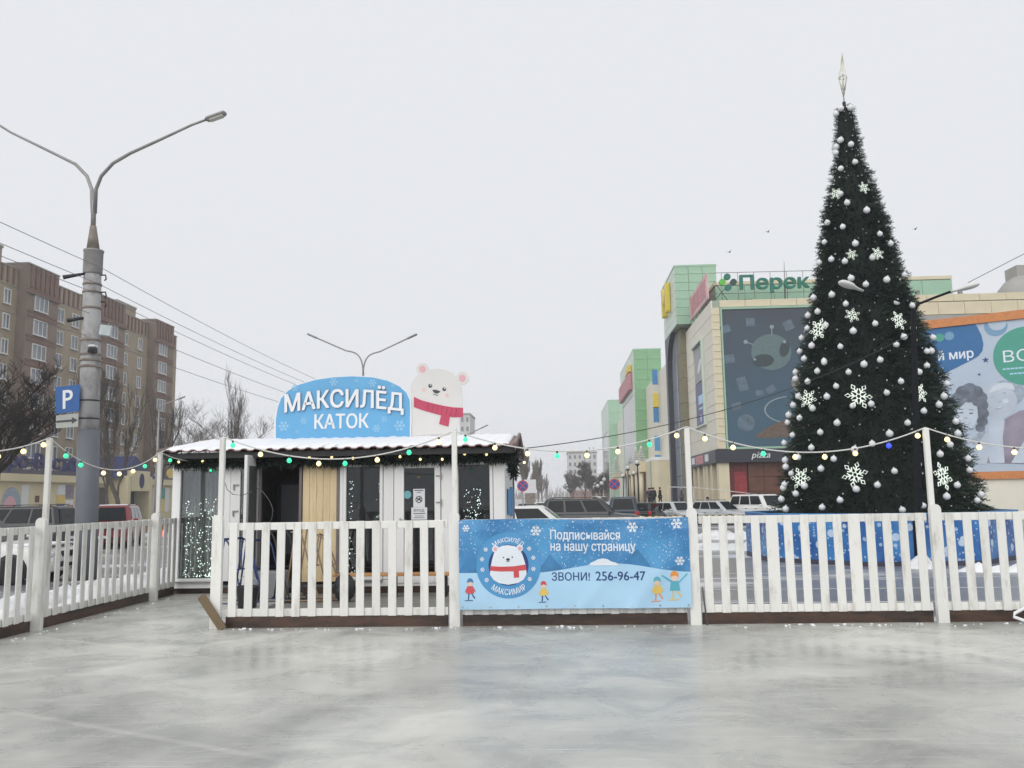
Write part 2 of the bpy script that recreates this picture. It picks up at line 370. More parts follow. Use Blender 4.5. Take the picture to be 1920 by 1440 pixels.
def ice_mat():
    m = bpy.data.materials.new('rink_ice'); m.use_nodes = True; t = m.node_tree; b = t.nodes['Principled BSDF']; MATS['rink_ice'] = m
    L = t.links.new; N = t.nodes.new
    tc = N('ShaderNodeTexCoord')
    def noise(sc, st, det=6, ro=.55, dist=0):
        mp = N('ShaderNodeMapping'); mp.inputs['Scale'].default_value = st; L(tc.outputs['Object'], mp.inputs[0])
        n = N('ShaderNodeTexNoise'); n.inputs['Scale'].default_value = sc; n.inputs['Detail'].default_value = det; n.inputs['Roughness'].default_value = ro; n.inputs['Distortion'].default_value = dist
        L(mp.outputs[0], n.inputs['Vector']); return n.outputs['Fac']
    def ramp(src, p0, c0, p1, c1):
        r = N('ShaderNodeValToRGB'); e = r.color_ramp.elements; e[0].position = p0; e[1].position = p1; e[0].color = (*c0, 1); e[1].color = (*c1, 1)
        L(src, r.inputs[0]); return r.outputs[0]
    def mix(f, a, c, kind='MIX'):
        x = N('ShaderNodeMix'); x.data_type = 'RGBA'; x.blend_type = kind; x.clamp_result = True
        for s_, i in ((f, 0), (a, 6), (c, 7)):
            if isinstance(s_, (int, float)): x.inputs[i].default_value = s_
            elif isinstance(s_, tuple): x.inputs[i].default_value = (*s_, 1)
            else: L(s_, x.inputs[i])
        return x.outputs[2]
    big = noise(.42, (.85, .8, 1), 5, .55, .9); mid = noise(1.7, (.8, .9, 1), 8, .66, .7); fine = noise(26, (1, 1, 1), 5, .7)
    base = ramp(big, .32, (.335, .336, .315), .66, (.62, .616, .57))
    cloud = ramp(mid, .36, (.80, .81, .82), .70, (1.16, 1.16, 1.15))
    c = mix(1., base, cloud, 'MULTIPLY')
    frost = ramp(noise(5, (.8, 1.6, 1), 9, .75, .3), .60, (0, 0, 0), .74, (1, 1, 1))
    patch = ramp(noise(.8, (.8, 1.2, 1), 4), .46, (0, 0, 0), .62, (1, 1, 1))
    c = mix(mix(1., frost, patch, 'MULTIPLY'), c, (.72, .73, .73))
    # long thin skate scratches in two directions
    sep = N('ShaderNodeSeparateXYZ'); L(tc.outputs['Object'], sep.inputs[0])
    for rz, wgt in ((.25, .14), (-.5, .12), (1.2, .10), (.8, .10), (-1.1, .08)):
        mp = N('ShaderNodeMapping'); mp.inputs['Rotation'].default_value = (0, 0, rz); mp.inputs['Scale'].default_value = (.5, 26, 1); L(tc.outputs['Object'], mp.inputs[0])
        n = N('ShaderNodeTexNoise'); n.inputs['Scale'].default_value = 1.2; n.inputs['Detail'].default_value = 4; L(mp.outputs[0], n.inputs['Vector'])
        sc = ramp(n.outputs['Fac'], .64, (0, 0, 0), .71, (wgt*3, wgt*3, wgt*3)); c = mix(sc, c, (.74, .75, .75))
    # pale frozen-in seams between the flooded strips: lines a*x + b*y + c0 = 0
    for (x0, y0), (x1, y1), wd, al in SEAMS:
        dx, dy = x1-x0, y1-y0; ln = math.hypot(dx, dy); nx, ny = -dy/ln, dx/ln
        m1 = N('ShaderNodeMath'); m1.operation = 'MULTIPLY'; m1.inputs[1].default_value = nx; L(sep.outputs[0], m1.inputs[0])
        m2 = N('ShaderNodeMath'); m2.operation = 'MULTIPLY_ADD'; m2.inputs[1].default_value = ny; L(sep.outputs[1], m2.inputs[0]); L(m1.outputs[0], m2.inputs[2])
        m3 = N('ShaderNodeMath'); m3.operation = 'ADD'; m3.inputs[1].default_value = -(nx*x0+ny*y0); L(m2.outputs[0], m3.inputs[0])
        wob = N('ShaderNodeMath'); wob.operation = 'MULTIPLY_ADD'; wob.inputs[1].default_value = .03; L(mid, wob.inputs[0]); L(m3.outputs[0], wob.inputs[2])
        ab = N('ShaderNodeMath'); ab.operation = 'ABSOLUTE'; L(wob.outputs[0], ab.inputs[0])
        # only along its own length
        t1 = N('ShaderNodeMath'); t1.operation = 'MULTIPLY'; t1.inputs[1].default_value = dx/ln; L(sep.outputs[0], t1.inputs[0])
        t2 = N('ShaderNodeMath'); t2.operation = 'MULTIPLY_ADD'; t2.inputs[1].default_value = dy/ln; L(sep.outputs[1], t2.inputs[0]); L(t1.outputs[0], t2.inputs[2])
        q0 = (x0*dx+y0*dy)/ln
        r1 = N('ShaderNodeMapRange'); r1.inputs[1].default_value = q0; r1.inputs[2].default_value = q0+.4; L(t2.outputs[0], r1.inputs[0])
        r2 = N('ShaderNodeMapRange'); r2.inputs[1].default_value = q0+ln; r2.inputs[2].default_value = q0+ln-.8; L(t2.outputs[0], r2.inputs[0])
        r3 = N('ShaderNodeMapRange'); r3.inputs[1].default_value = wd; r3.inputs[2].default_value = wd*.4; r3.inputs[3].default_value = 0; r3.inputs[4].default_value = al; L(ab.outputs[0], r3.inputs[0])
        p1 = N('ShaderNodeMath'); p1.operation = 'MULTIPLY'; L(r1.outputs[0], p1.inputs[0]); L(r2.outputs[0], p1.inputs[1])
        p2 = N('ShaderNodeMath'); p2.operation = 'MULTIPLY'; L(p1.outputs[0], p2.inputs[0]); L(r3.outputs[0], p2.inputs[1])
        c = mix(p2.outputs[0], c, (.74, .72, .66))
    L(c, b.inputs['Base Color'])
    L(ramp(mid, .35, (.20, .20, .20), .7, (.42, .42, .42)), b.inputs['Roughness'])
    b.inputs['Specular IOR Level'].default_value = .3; b.inputs['IOR'].default_value = 1.31
    bp = N('ShaderNodeBump'); bp.inputs['Strength'].default_value = .05; bp.inputs['Distance'].default_value = .012
    ad = N('ShaderNodeMath'); ad.operation = 'MULTIPLY_ADD'; ad.inputs[1].default_value = .25; L(fine, ad.inputs[0]); L(mid, ad.inputs[2])
    L(ad.outputs[0], bp.inputs['Height']); L(bp.outputs[0], b.inputs['Normal'])
def xy(px, py): p = at(px, py, Z=0); return (p.x, p.y)
SEAMS = [(xy(70, 1193), xy(420, 1236), .04, .5), (xy(0, 1330), xy(620, 1440), .05, .22), (xy(1640, 1238), xy(1960, 1208), .035, .4), (xy(300, 1148), xy(420, 1156), .02, .3)]
ice_mat()
mb = MB()
P = [(-6.75,-9),(12,-9),(12,10.98),(-4.45,10.98),(-4.45,14.99),(-6.75,14.99)]
mb.prism(P, lambda u, v, d: (u, v, d), -.13, 0)
struct(mb.build('ice_rink', 'rink_ice'))

# trodden deck between the fence and the hut
mat('deck_board', (.22, .215, .20), .6, var=.3, scale=2, stretch=(1, 8, 1))
mb = MB()
mb.box(-4.35, 1.65, 11.05, 14.98, -.12, -.02); dk = struct(mb.build('deck', 'deck_board'))

# painted bay lines and snow lying on the car park
mb = MB()
def line(p, q, wd, z=.005):
    p, q = Vector((*p, 0)), Vector((*q, 0)); d = (q-p).normalized(); n = Vector((-d.y, d.x, 0))*wd/2
    mb.add([v+Vector((0, 0, gz(v.y)+z)) for v in (p-n, q-n, q+n, p+n)], [(0, 1, 2, 3)])
for yy, a, b in ((14.2, 2, 14), (16.2, 2.2, 15), (18.3, 3, 16), (19.6, 3.2, 8)): line((a, yy+.15*0), (b, yy-.25), .09)
for i in range(7): line((-28+i*2.6, 24), (-28+i*2.6, 29), .1)
struct(mb.build('parking_lines', 'line_paint'))
def heap(name, path, wd, ht, material='dirty_snow', n=5, seed=1, base=None, lab=None):
    rnd = random.Random(seed); mb = MB(); path = [Vector(p) for p in path]; prof = 9; rows = []
    L_ = sum((path[i+1]-path[i]).length for i in range(len(path)-1)); st = max(6, int(L_/.22))
    for i in range(st+1):
        t = i/st*(len(path)-1); j = min(int(t), len(path)-2); p = path[j].lerp(path[j+1], t-j); d = (path[j+1]-path[j]).normalized()
        s_ = Vector((-d.y, d.x, 0)); e = min(1, i/2.5, (st-i)/2.5); h = ht*(.55+.6*rnd.random())*max(.03, e); w2 = wd*(.8+.35*rnd.random())*(.4+.6*e)
        row = []
        for q in range(prof):
            u = q/(prof-1)*2-1; zz = h*max(0, 1-u*u)**.8*(.75+.5*rnd.random())
            pp = p+s_*(u*w2/2); row.append((pp.x, pp.y, (gz(pp.y) if base is None else base)-.02+zz))
        rows.append(row)
    for r in rows: mb.v += r
    for i in range(st):
        for q in range(prof-1):
            mb.f.append([i*prof+q, i*prof+q+1, (i+1)*prof+q+1, (i+1)*prof+q]); mb.m.append(0); mb.sm.append(True)
    return stuff(mb.build(name, material))
tag(heap('snow_bank', [(-7.25, 7, 0), (-7.3, 10, 0), (-7.35, 14.4, 0)], .8, .34, seed=2), 'snow bank piled behind the side fence beside the parked cars', 'snow')
tag(heap('snow_bank', [(-9.3, 12, 0), (-9.2, 16, 0), (-9.4, 22, 0)], 1.2, .22, seed=3), 'low dirty snow ridge between the parking and the concrete lamp post', 'snow')
tag(heap('snow_heap', [(7.9, 20.6, 0), (8.9, 20.55, 0)], .8, .34, seed=4), 'snow heap round the foot of the dark lamp post', 'snow')
tag(heap('snow_bank', [(8.6, 19.6, 0), (11, 19.3, 0), (14, 18.4, 0)], .8, .16, seed=5), 'flat snow bank before the blue barrier at the right edge', 'snow')
tag(heap('snow_bank', [(2, 30, 0), (5, 29.6, 0), (7, 28, 0)], 1.6, .25, seed=6), 'snow ridge left of the blue barrier, seen through the pickets', 'snow')
tag(heap('snow_bank', [(1.8, 36, 0), (6, 37, 0), (12, 35.5, 0)], 1.8, .3, seed=8), 'snow ridge by the parked cars behind the fence', 'snow')
# icy crumbs along the foot of the fence
mb = MB(); rnd = random.Random(5)
for i in range(170):
    x = rnd.uniform(-4.3, 7.5) if i < 120 else -6.55+abs(rnd.gauss(0, .1)); y = 10.82-abs(rnd.gauss(0, .10)) if i < 120 else rnd.uniform(8, 14.6)
    r = rnd.uniform(.006, .020)*(1.9 if rnd.random() < .06 else 1)
    mb.cbox((x, y, r*.3), (r*rnd.uniform(1.4, 2.6), r*rnd.uniform(1.2, 2), r*rnd.uniform(.6, 1.1)), rot=Matrix.Rotation(rnd.uniform(0, 3), 3, 'Z') @ Matrix.Rotation(rnd.uniform(-.4, .4), 3, 'X'), bev=r*.3)
tag(stuff(mb.build('ice_crumbs', 'snow')), 'scraped ice crumbs along the foot of the picket fence', 'ice')

# ------------------------------------------------------------------ picket fence
FY = 10.95
PX = [-4.37, -1.315, 1.67, 4.65, 7.63]
def picket_mesh(h, wd=.104, th=.02):
    mb = MB(); mb.cbox((0, 0, h/2), (wd, th, h), bev=.004); return mb
def fence_section(label, a, b, material, n, z0=.14, z1=1.32, wide=(), group='picket fence sections', gaps=()):
    """section from a to b; its +x runs along the rail, +y away from the rink"""
    a, b = Vector((*a, 0)), Vector((*b, 0)); d = b-a; L_ = d.length
    t = thing('picket_fence', label, 'fence', a, math.atan2(d.y, d.x), group)
    for zc in (z0+.046, z1-.050):
        MB().cbox((L_/2, .016, zc), (L_-.02, .03, .094), bev=.004).build('rail', material, t)
    bb = MB().cbox((L_/2, .03, .062), (L_-.03, .06, .15), bev=.006).build('base_board', 'wet_wood', t)
    me = picket_mesh(z1-z0).build('picket', material, t); first = True; mew = None
    rnd = random.Random(int(a.x*100))
    for i in range(n):
        x = (i+.5)*L_/n
        if first: o = me; first = False
        else: o = link('picket', me.data, t)
        o.location = (x+rnd.uniform(-.004, .004), -.012+rnd.uniform(-.003, .002), z0+rnd.uniform(-.006, .003)); o.rotation_euler = (0, rnd.uniform(-.006, .006), rnd.uniform(-.01, .01))
        if i in wide: o.scale = (1.4, 1, 1)
    return t
fence_section('white picket fence panel before the rink hut, bench and walkers visible between its slats', (PX[0]+.1, FY), (PX[1]-.08, FY), 'fence_white', 14)
fence_section('white picket fence panel hidden behind the blue banner', (PX[1]+.08, FY), (PX[2]-.08, FY), 'fence_white', 14)
fence_section('white picket fence panel between the banner and the post before the Christmas tree', (PX[2]+.08, FY), (PX[3]-.08, FY), 'fence_white', 14, wide=(4, 9))
fence_section('white picket fence panel at the right edge of the rink, partly out of the picture', (PX[3]+.08, FY), (PX[4]-.08, FY), 'fence_white', 14)
SX = -6.72
fence_section('greyish side fence panel nearest the left edge of the picture', (SX, 7.75), (SX, 10.82), 'fence_grey', 14)
fence_section('greyish side fence panel running back along the parked cars', (SX, 10.98), (SX, 14.0), 'fence_grey', 14)
fence_section('short side fence panel wedged between the last side post and the hut', (SX, 14.16), (SX, 14.93), 'fence_grey', 4)
def fence_post(label, x, y, mast_top, material='fence_white', wd=.13, lean=0):
    t = thing('fence_post', label, 'post', (x, y, 0), 0, 'fence posts with light masts')
    mb = MB(); P = [(-wd/2, 0), (wd/2, 0), (wd/2, 1.36)]+[(wd/2*math.cos(a), 1.36+wd/2*math.sin(a)) for a in [math.pi*i/8 for i in range(1, 8)]]+[(-wd/2, 1.36)]
    mb.prism(P, lambda u, v, d: (u, d, v), -.055, .02); mb.build('post_board', material, t)
    m2 = MB(); m2.cbox((0, .055, mast_top/2), (.066, .06, mast_top), bev=.006); m2.build('mast', material, t)
    return t
fence_post('white gate post with a loose plank leaning at its foot', PX[0], FY-.01, 2.43)
fence_post('white fence post between the hut door and the blue banner', PX[1], FY-.01, 2.45)
fence_post('white fence post at the right end of the blue banner', PX[2], FY-.01, 2.43)
fence_post('white fence post in front of the Christmas tree', PX[3], FY-.01, 2.37)
fence_post('greyish post of the side fence nearest the camera', SX+.03, 10.9, 2.46, 'fence_grey')
fence_post('greyish post of the side fence nearest the hut', SX+.03, 14.08, 2.43, 'fence_grey')
# loose plank against the gate post
pl = MB().cbox((0, 0, .25), (.105, .03, .52), bev=.004).build('loose_plank', 'old_plank', None, (at(440, 1172, Z=.0).x, 10.80, .015))
pl.rotation_euler = (R(-6), R(-38), 0); tag(pl, 'short weathered brown plank leaning at the gate post', 'plank')

# ------------------------------------------------------------------ banner
BW, BH = 2.87, 1.10; BO = Vector((-1.25, FY-.098, .215))
def bw(u, v):
    return .014*math.sin(u*3.1+v*2.2)+.010*math.sin(u*9.-v*7.)*(v/BH)**2+.008*math.sin(v*9+u*4)*(1-v/BH)+.020*math.exp(-((u-2.15-v*.8)/.10)**2)*(1-v/BH)+.014*math.exp(-((u-1.5-v*.9)/.07)**2)*(1-v/BH)+.010*math.exp(-((v-1.0+.05*math.sin(u*3))/.05)**2)*math.sin(u*5)
def bfn(u, v, d): return BO+Vector((u, -bw(u, v)-d, v+.012*math.sin(u*2.1)*(v/BH)-.012*math.sin(u/BW*math.pi)*(v/BH)**3))
def bmat():
    m = bpy.data.materials.new('banner_print'); m.use_nodes = True; t = m.node_tree; b = t.nodes['Principled BSDF']; MATS['banner_print'] = m
    b.inputs['Roughness'].default_value = .4
    tc = t.nodes.new('ShaderNodeTexCoord')
    n = t.nodes.new('ShaderNodeTexNoise'); n.inputs['Scale'].default_value = 2.2; t.links.new(tc.outputs['Object'], n.inputs['Vector'])
    r = t.nodes.new('ShaderNodeValToRGB'); r.color_ramp.elements[0].position = .35; r.color_ramp.elements[1].position = .65
    r.color_ramp.elements[0].color = (.045, .215, .47, 1); r.color_ramp.elements[1].color = (.085, .33, .62, 1); t.links.new(n.outputs['Fac'], r.inputs[0])
    cur = r.outputs[0]
    for sc, rad in ((22, .20), (38, .17)):
        v = t.nodes.new('ShaderNodeTexVoronoi'); v.inputs['Scale'].default_value = sc; t.links.new(tc.outputs['Object'], v.inputs['Vector'])
        s = t.nodes.new('ShaderNodeValToRGB'); s.color_ramp.elements[0].position = rad*.6; s.color_ramp.elements[1].position = rad; s.color_ramp.elements[0].color = (.8, .8, .8, 1); s.color_ramp.elements[1].color = (0, 0, 0, 1)
        t.links.new(v.outputs['Distance'], s.inputs[0])
        mx = t.nodes.new('ShaderNodeMix'); mx.data_type = 'RGBA'; mx.inputs[7].default_value = (.7, .8, .88, 1); t.links.new(s.outputs[0], mx.inputs[0]); t.links.new(cur, mx.inputs[6]); cur = mx.outputs[2]
    t.links.new(cur, b.inputs['Base Color'])
bmat()
ban = thing('banner', 'blue winter banner with a white bear in a red scarf and a phone number', 'banner', (0, 0, 0))
mb = MB(); nu, nv = 90, 40
for f_, off in ((0, 0), (1, -.002)):
    b0 = len(mb.v)
    for j in range(nv+1):
        for i in range(nu+1): mb.v.append(tuple(bfn(BW*i/nu, BH*j/nv, off)))
    for j in range(nv):
        for i in range(nu):
            q = [b0+j*(nu+1)+i, b0+j*(nu+1)+i+1, b0+(j+1)*(nu+1)+i+1, b0+(j+1)*(nu+1)+i]
            mb.f.append(q if not f_ else q[::-1]); mb.m.append(0); mb.sm.append(True)
mb.build('cloth', 'banner_print', ban)
def bz(px, py):                       # photo zoom of the banner (1920 x 1080, four times) -> banner coordinates
    return ((px-85)/(1810-85)*BW, (850-py)/(850-170)*BH)
def bgrid(name, top, material, d, u0=0, u1=BW, bot=None):
    m_ = MB(); n = 70; k_ = 8; b0 = 0
    for i in range(n+1):
        u = u0+(u1-u0)*i/n; tv = top(u); bv = bot(u) if bot else 0.0
        for j in range(k_+1): m_.v.append(tuple(bfn(u, bv+(tv-bv)*j/k_, d)))
    for i in range(n):
        for j in range(k_): m_.f.append([i*(k_+1)+j, (i+1)*(k_+1)+j, (i+1)*(k_+1)+j+1, i*(k_+1)+j+1]); m_.m.append(0); m_.sm.append(True)
    return m_.build(name, material, ban)
def bdecal(name, poly, material, d, rings=9):
    """printed shape that follows the creases of the cloth"""
    c_ = (sum(p[0] for p in poly)/len(poly), sum(p[1] for p in poly)/len(poly)); m_ = MB(); n = len(poly); m_.v.append(tuple(bfn(*c_, d)))
    for k in range(1, rings+1): m_.v += [tuple(bfn(c_[0]+(u-c_[0])*k/rings, c_[1]+(v-c_[1])*k/rings, d)) for u, v in poly]
    for i in range(n): m_.f.append([0, 1+i, 1+(i+1) % n]); m_.m.append(0); m_.sm.append(True)
    for k in range(rings-1):
        for i in range(n): m_.f.append([1+k*n+i, 1+k*n+(i+1) % n, 1+(k+1)*n+(i+1) % n, 1+(k+1)*n+i]); m_.m.append(0); m_.sm.append(True)
    return m_.build(name, material, ban)
def hill(u): return .475+.055*math.sin(u*2.2-2.6)+.02*math.sin(u*4.1)
tp = [bz(180, 400), bz(770, 440), bz(1190, 420), bz(1420, 400), bz(1760, 470)]
for tx, ty in tp:
    wd = .17
    bgrid('printed_tree', lambda u: hill(u)+max(0.005, (ty-hill(u))*(1-abs(u-tx)/wd)), 'print_dark', .0015, max(0.002, tx-wd), min(BW-.002, tx+wd), lambda u: hill(u)-.01)
bgrid('printed_snowfield', hill, 'print_snow', .003)
bdecal('printed_snowdrift', [bz(*p) for p in ((1058,522),(1075,505),(1105,492),(1130,478),(1165,472),(1200,478),(1225,495),(1260,505),(1280,520),(1265,526),(1080,527))], 'print_white', .005, 4)
cx, cy = bz(458, 520); rad = .405
bdecal('emblem_disc', circ(cx, cy, rad, 56), 'print_mid', .006, 14)
bdecal('emblem_disc', circ(cx, cy, .25, 40), 'print_navy', .0085)
def arc_text(name, body, a0, a1, r0, hgt, inward=False):
    def fn(u, v, d):
        a = a0+(a1-a0)*u; r_ = r0+v if not inward else r0-v
        return bfn(cx+r_*math.cos(a), cy+r_*math.sin(a), d)
    return text(name, body, 'print_white', ban, fn, 0, 0, 1, hgt, .005, .0105, bold=.014)
arc_text('lettering', 'МАКСИЛЁД', R(128), R(52), .272, .082)
arc_text('lettering', 'МАКСИМИР', R(232), R(308), .365, .075, True)
E2 = lambda pts: [bz(*p) for p in pts]
bdecal('printed_bear', E2([(318,590),(322,545),(335,480),(350,430),(372,395),(410,375),(455,370),(505,378),(540,400),(562,440),(578,490),(590,540),(592,590),(570,630),(530,655),(455,668),(385,655),(345,630)]), 'print_white', .0110)
decal('printed_ear', [circ(*bz(362, 398), .043, 16), circ(*bz(543, 395), .043, 16)], 'print_white', ban, bfn, .0095, .0122)
decal('printed_ear_lining', [circ(*bz(360, 398), .026, 14), circ(*bz(545, 396), .026, 14)], 'pink', ban, bfn, .0122, .0135)
decal('printed_scarf', [E2([(322,525),(400,532),(500,530),(588,518),(592,560),(500,568),(400,568),(320,560)]), E2([(495,560),(535,558),(537,614),(497,616)])], 'print_red', ban, bfn, .0115, .0140)
decal('printed_face', [circ(*bz(421, 463), .009, 10), circ(*bz(487, 461), .009, 10), circ(*bz(455, 478), .024, 14, .016), bar2(*bz(455, 480), *bz(455, 495), .005), bar2(*bz(442, 494), *bz(468, 494), .005)], 'ink', ban, bfn, .0115, .0138)
for p, r_ in (((140,235),.045), ((668,262),.065), ((1392,232),.068), ((1722,215),.068), ((1735,500),.058)):
    decal('printed_snowflake', flake2(*bz(*p), r_, .17), 'print_white', ban, bfn, .0035, .0055)
for p in ((260,473),(262,552),(293,630),(615,628),(645,552),(645,468),(288,400),(615,398)):
    decal('printed_snowflake', flake2(*bz(*p), .028, .2), 'print_white', ban, bfn, .0075, .0092)
x0, y0 = bz(775, 322); x1, y1 = bz(1298, 262)
text('lettering', 'Подписывайся', 'print_white', ban, bfn, x0, y0-.035, x1-x0, y1-y0+.055, .001, .0045, bold=.018)
x0, y0 = bz(775, 415); x1, y1 = bz(1410, 370)
text('lettering', 'на нашу страницу', 'print_white', ban, bfn, x0, y0-.035, x1-x0, y1-y0+.055, .001, .0045, bold=.018)
x0, y0 = bz(780, 642); x1, y1 = bz(1065, 578)
text('lettering', 'ЗВОНИ!', 'print_navy', ban, bfn, x0, y0, x1-x0, y1-y0, .003, .0055, bold=.010)
x0, y0 = bz(1108, 642); x1, y1 = bz(1476, 572)
text('phone_number', '256-96-47', 'print_navy', ban, bfn, x0, y0, x1-x0, y1-y0, .003, .0055, bold=.010)
for i in range(9):
    for vv in (.03, BH-.03):
        u_ = .04+(BW-.08)*i/8; decal('eyelet', [circ(u_, vv, .011, 10)], 'steel', ban, bfn, .0, .008)
def kid(cx_, ytop, s, hat, coat, legs, flip=1, arms=False):
    """small printed skater: hat, head, coat, two legs"""
    f = lambda x, y: (lambda q: q)(bz(cx_+flip*x*s, ytop+y*s))
    decal('printed_skater', [[f(-22,62),(f(22,62)),(f(30,118)),(f(-30,118))]]+([[f(-20,70),f(-75,30),f(-70,24),f(-15,60)],[f(20,70),f(70,18),f(76,24),f(18,80)]] if arms else [[f(-22,66),f(-40,105),f(-32,108),f(-16,80)],[f(22,66),f(42,102),f(36,108),f(18,80)]]), coat, ban, bfn, .004, .0058)
    decal('printed_skater', [[f(-14,118),f(-4,118),f(-10,165),f(-18,165)], [f(6,118),f(16,118),f(38,150),f(32,158)], [f(-42,168),f(20,166),f(20,172),f(-40,174)]], legs, ban, bfn, .004, .0056)
    decal('printed_skater', [circ(*f(0, 42), .032*s, 14)], 'print_skin', ban, bfn, .004, .0066)
    decal('printed_skater', [[f(-24,38),f(-22,18),f(-10,4),f(8,4),f(22,18),f(24,38),f(0,30)]], hat, ban, bfn, .004, .0074)
kid(168, 612, 1, 'print_dark', 'print_red', 'print_navy'); kid(718, 640, .95, 'print_red', 'print_yellow', 'print_navy')
kid(1560, 610, 1.12, 'print_teal', 'print_yellow', 'print_orange'); kid(1690, 570, 1.3, 'print_orange', 'print_teal', 'print_yellow', 1, True)

# ------------------------------------------------------------------ rink hut
HX0, HX1, HY, HYB = -6.86, -.94, 15.0, 18.9
hut = thing('rink_hut', 'low white rink hut with glass front, open door and snow on its corrugated roof', 'hut', (0, 0, 0))
glass('hut_glass', (.70, .72, .72), .03, .10); glass('hut_glass_dark', (.55, .57, .58), .03, .02)
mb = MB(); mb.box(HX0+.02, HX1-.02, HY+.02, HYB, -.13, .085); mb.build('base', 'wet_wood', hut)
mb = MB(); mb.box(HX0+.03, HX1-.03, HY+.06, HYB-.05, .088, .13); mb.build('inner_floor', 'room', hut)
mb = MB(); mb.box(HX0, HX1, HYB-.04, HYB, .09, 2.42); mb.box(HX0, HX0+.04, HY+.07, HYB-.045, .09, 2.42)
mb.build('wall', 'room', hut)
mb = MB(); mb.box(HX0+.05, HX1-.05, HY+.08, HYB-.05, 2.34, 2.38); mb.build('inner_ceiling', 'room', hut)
# interior things seen dimly: partitions
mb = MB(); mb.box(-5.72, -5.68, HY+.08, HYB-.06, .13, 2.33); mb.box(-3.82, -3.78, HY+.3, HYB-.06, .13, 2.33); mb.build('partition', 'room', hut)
mb = MB()
for i in range(14):
    x = -6.74+i*.075; mb.tube([(x, HY+.34+.02*(i % 2), .2), (x, HY+.36+.02*(i % 2), 2.25)], .04, 8)
mb.build('curtain', 'curtain', hut)
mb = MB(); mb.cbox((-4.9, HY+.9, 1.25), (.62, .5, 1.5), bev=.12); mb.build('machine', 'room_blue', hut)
mb = MB(); mb.cbox((-4.88, HY+.645, 1.02), (.05, .004, .022)); mb.build('machine_badge', 'paper', hut)
# front: plinth panel, head panel and the panels between the openings
def panel(x0, x1, z0, z1, name='wall_panel', material='pvc', y=HY, th=.06): 
    mb = MB(); mb.cbox(((x0+x1)/2, y+th/2, (z0+z1)/2), (x1-x0-.004, th, z1-z0-.004), bev=.004); return mb.build(name, material, hut)
panel(HX0, -5.95, .088, .20); panel(-3.84, HX1, .088, .20)
for a, b in ((HX0, -5.95), (-3.84, -2.87), (-2.04, HX1)): panel(a, b, 2.225, 2.40)
for a, b in ((-5.95, -3.84), (-2.87, -2.04)): panel(a, b, 2.33, 2.40)
for a, b in ((HX0, -6.76), (-5.945, -5.80), (-3.06, -2.875), (-2.035, -1.79), (-1.12, HX1)): panel(a, b, .204, 2.22)
panel(-3.84, -3.775, .204, 2.22)
def window(x0, x1, z0, z1, gm='hut_glass_dark', fr=.055, y=HY):
    w_ = MB(); w_.cbox(((x0+x1)/2, y+.012, z0+fr/2), (x1-x0, .07, fr), bev=.006); w_.cbox(((x0+x1)/2, y+.012, z1-fr/2), (x1-x0, .07, fr), bev=.006)
    w_.cbox((x0+fr/2, y+.011, (z0+z1)/2), (fr, .068, z1-z0-2*fr), bev=.006); w_.cbox((x1-fr/2, y+.011, (z0+z1)/2), (fr, .068, z1-z0-2*fr), bev=.006)
    o = w_.build('window', 'pvc', hut)
    g = MB(); g.box(x0+fr-.004, x1-fr+.004, y+.03, y+.036, z0+fr-.004, z1-fr+.004); g.build('pane', gm, o)
    s_ = MB(); s_.cbox(((x0+x1)/2, y-.03, z0-.006), (x1-x0, .05, .016)); s_.build('sill', 'grey_metal', o)
    return o
w1 = window(-6.755, -5.95, .205, 2.222, 'hut_glass')
w2 = window(-3.77, -3.065, .205, 2.222)
w3 = window(-1.785, -1.125, .205, 2.222)
def fairy(parent, x0, x1, z0, z1, n, y, seed, shape=None):
    rnd = random.Random(seed); mb = MB(); strands = [rnd.uniform(x0, x1) for _ in range(max(4, n//16))]
    k_ = 0
    while k_ < n:
        x = rnd.choice(strands)+rnd.gauss(0, .03); z = z0+(z1-z0)*(rnd.random()**(shape or 1))
        if not x0 < x < x1: continue
        r = rnd.uniform(.006, .010); k_ += 1
        mb.add([(x-r, y, z), (x, y-r, z), (x+r, y, z), (x, y+r, z), (x, y, z+r), (x, y, z-r)], [(0,1,4),(1,2,4),(2,3,4),(3,0,4),(1,0,5),(2,1,5),(3,2,5),(0,3,5)])
    return stuff(mb.build('fairy_lights', 'fairy', parent))
fairy(w1, -6.67, -6.04, .28, 1.65, 210, HY+.12, 1, 1.7)
fairy(w2, -3.70, -3.12, .27, 2.0, 75, HY+.10, 2, 1.3)
fairy(w3, -1.72, -1.19, .9, 1.75, 80, HY+.10, 3, .8)
# white vestibule wall with the narrow pane, hinges, and the leaf standing open towards the rink
panel(-5.80, -5.62, .09, 2.33); panel(-5.40, -5.30, .09, 2.33); panel(-5.62, -5.40, 2.14, 2.33); panel(-5.62, -5.40, .09, .42)
mb = MB(); mb.box(-5.62, -5.40, HY+.03, HY+.036, .42, 2.14); mb.build('narrow_pane', 'hut_glass', hut)
for z in (1.88, 1.42, .5):
    mb = MB(); mb.cbox((-5.70, HY-.012, z), (.10, .02, .022)); mb.cbox((-5.735, HY-.014, z-.05), (.02, .024, .08)); mb.build('hinge', 'grey_metal', hut)
lf = MB(); lf.cbox((-5.315, HY-.30, 1.26), (.055, .58, 2.24), bev=.006); leaf = lf.build('door', 'pvc', hut)
mb = MB(); mb.box(-5.3455, -5.2845, HY-.50, HY-.10, .5, 2.2); mb.build('pane', 'hut_glass_dark', leaf)
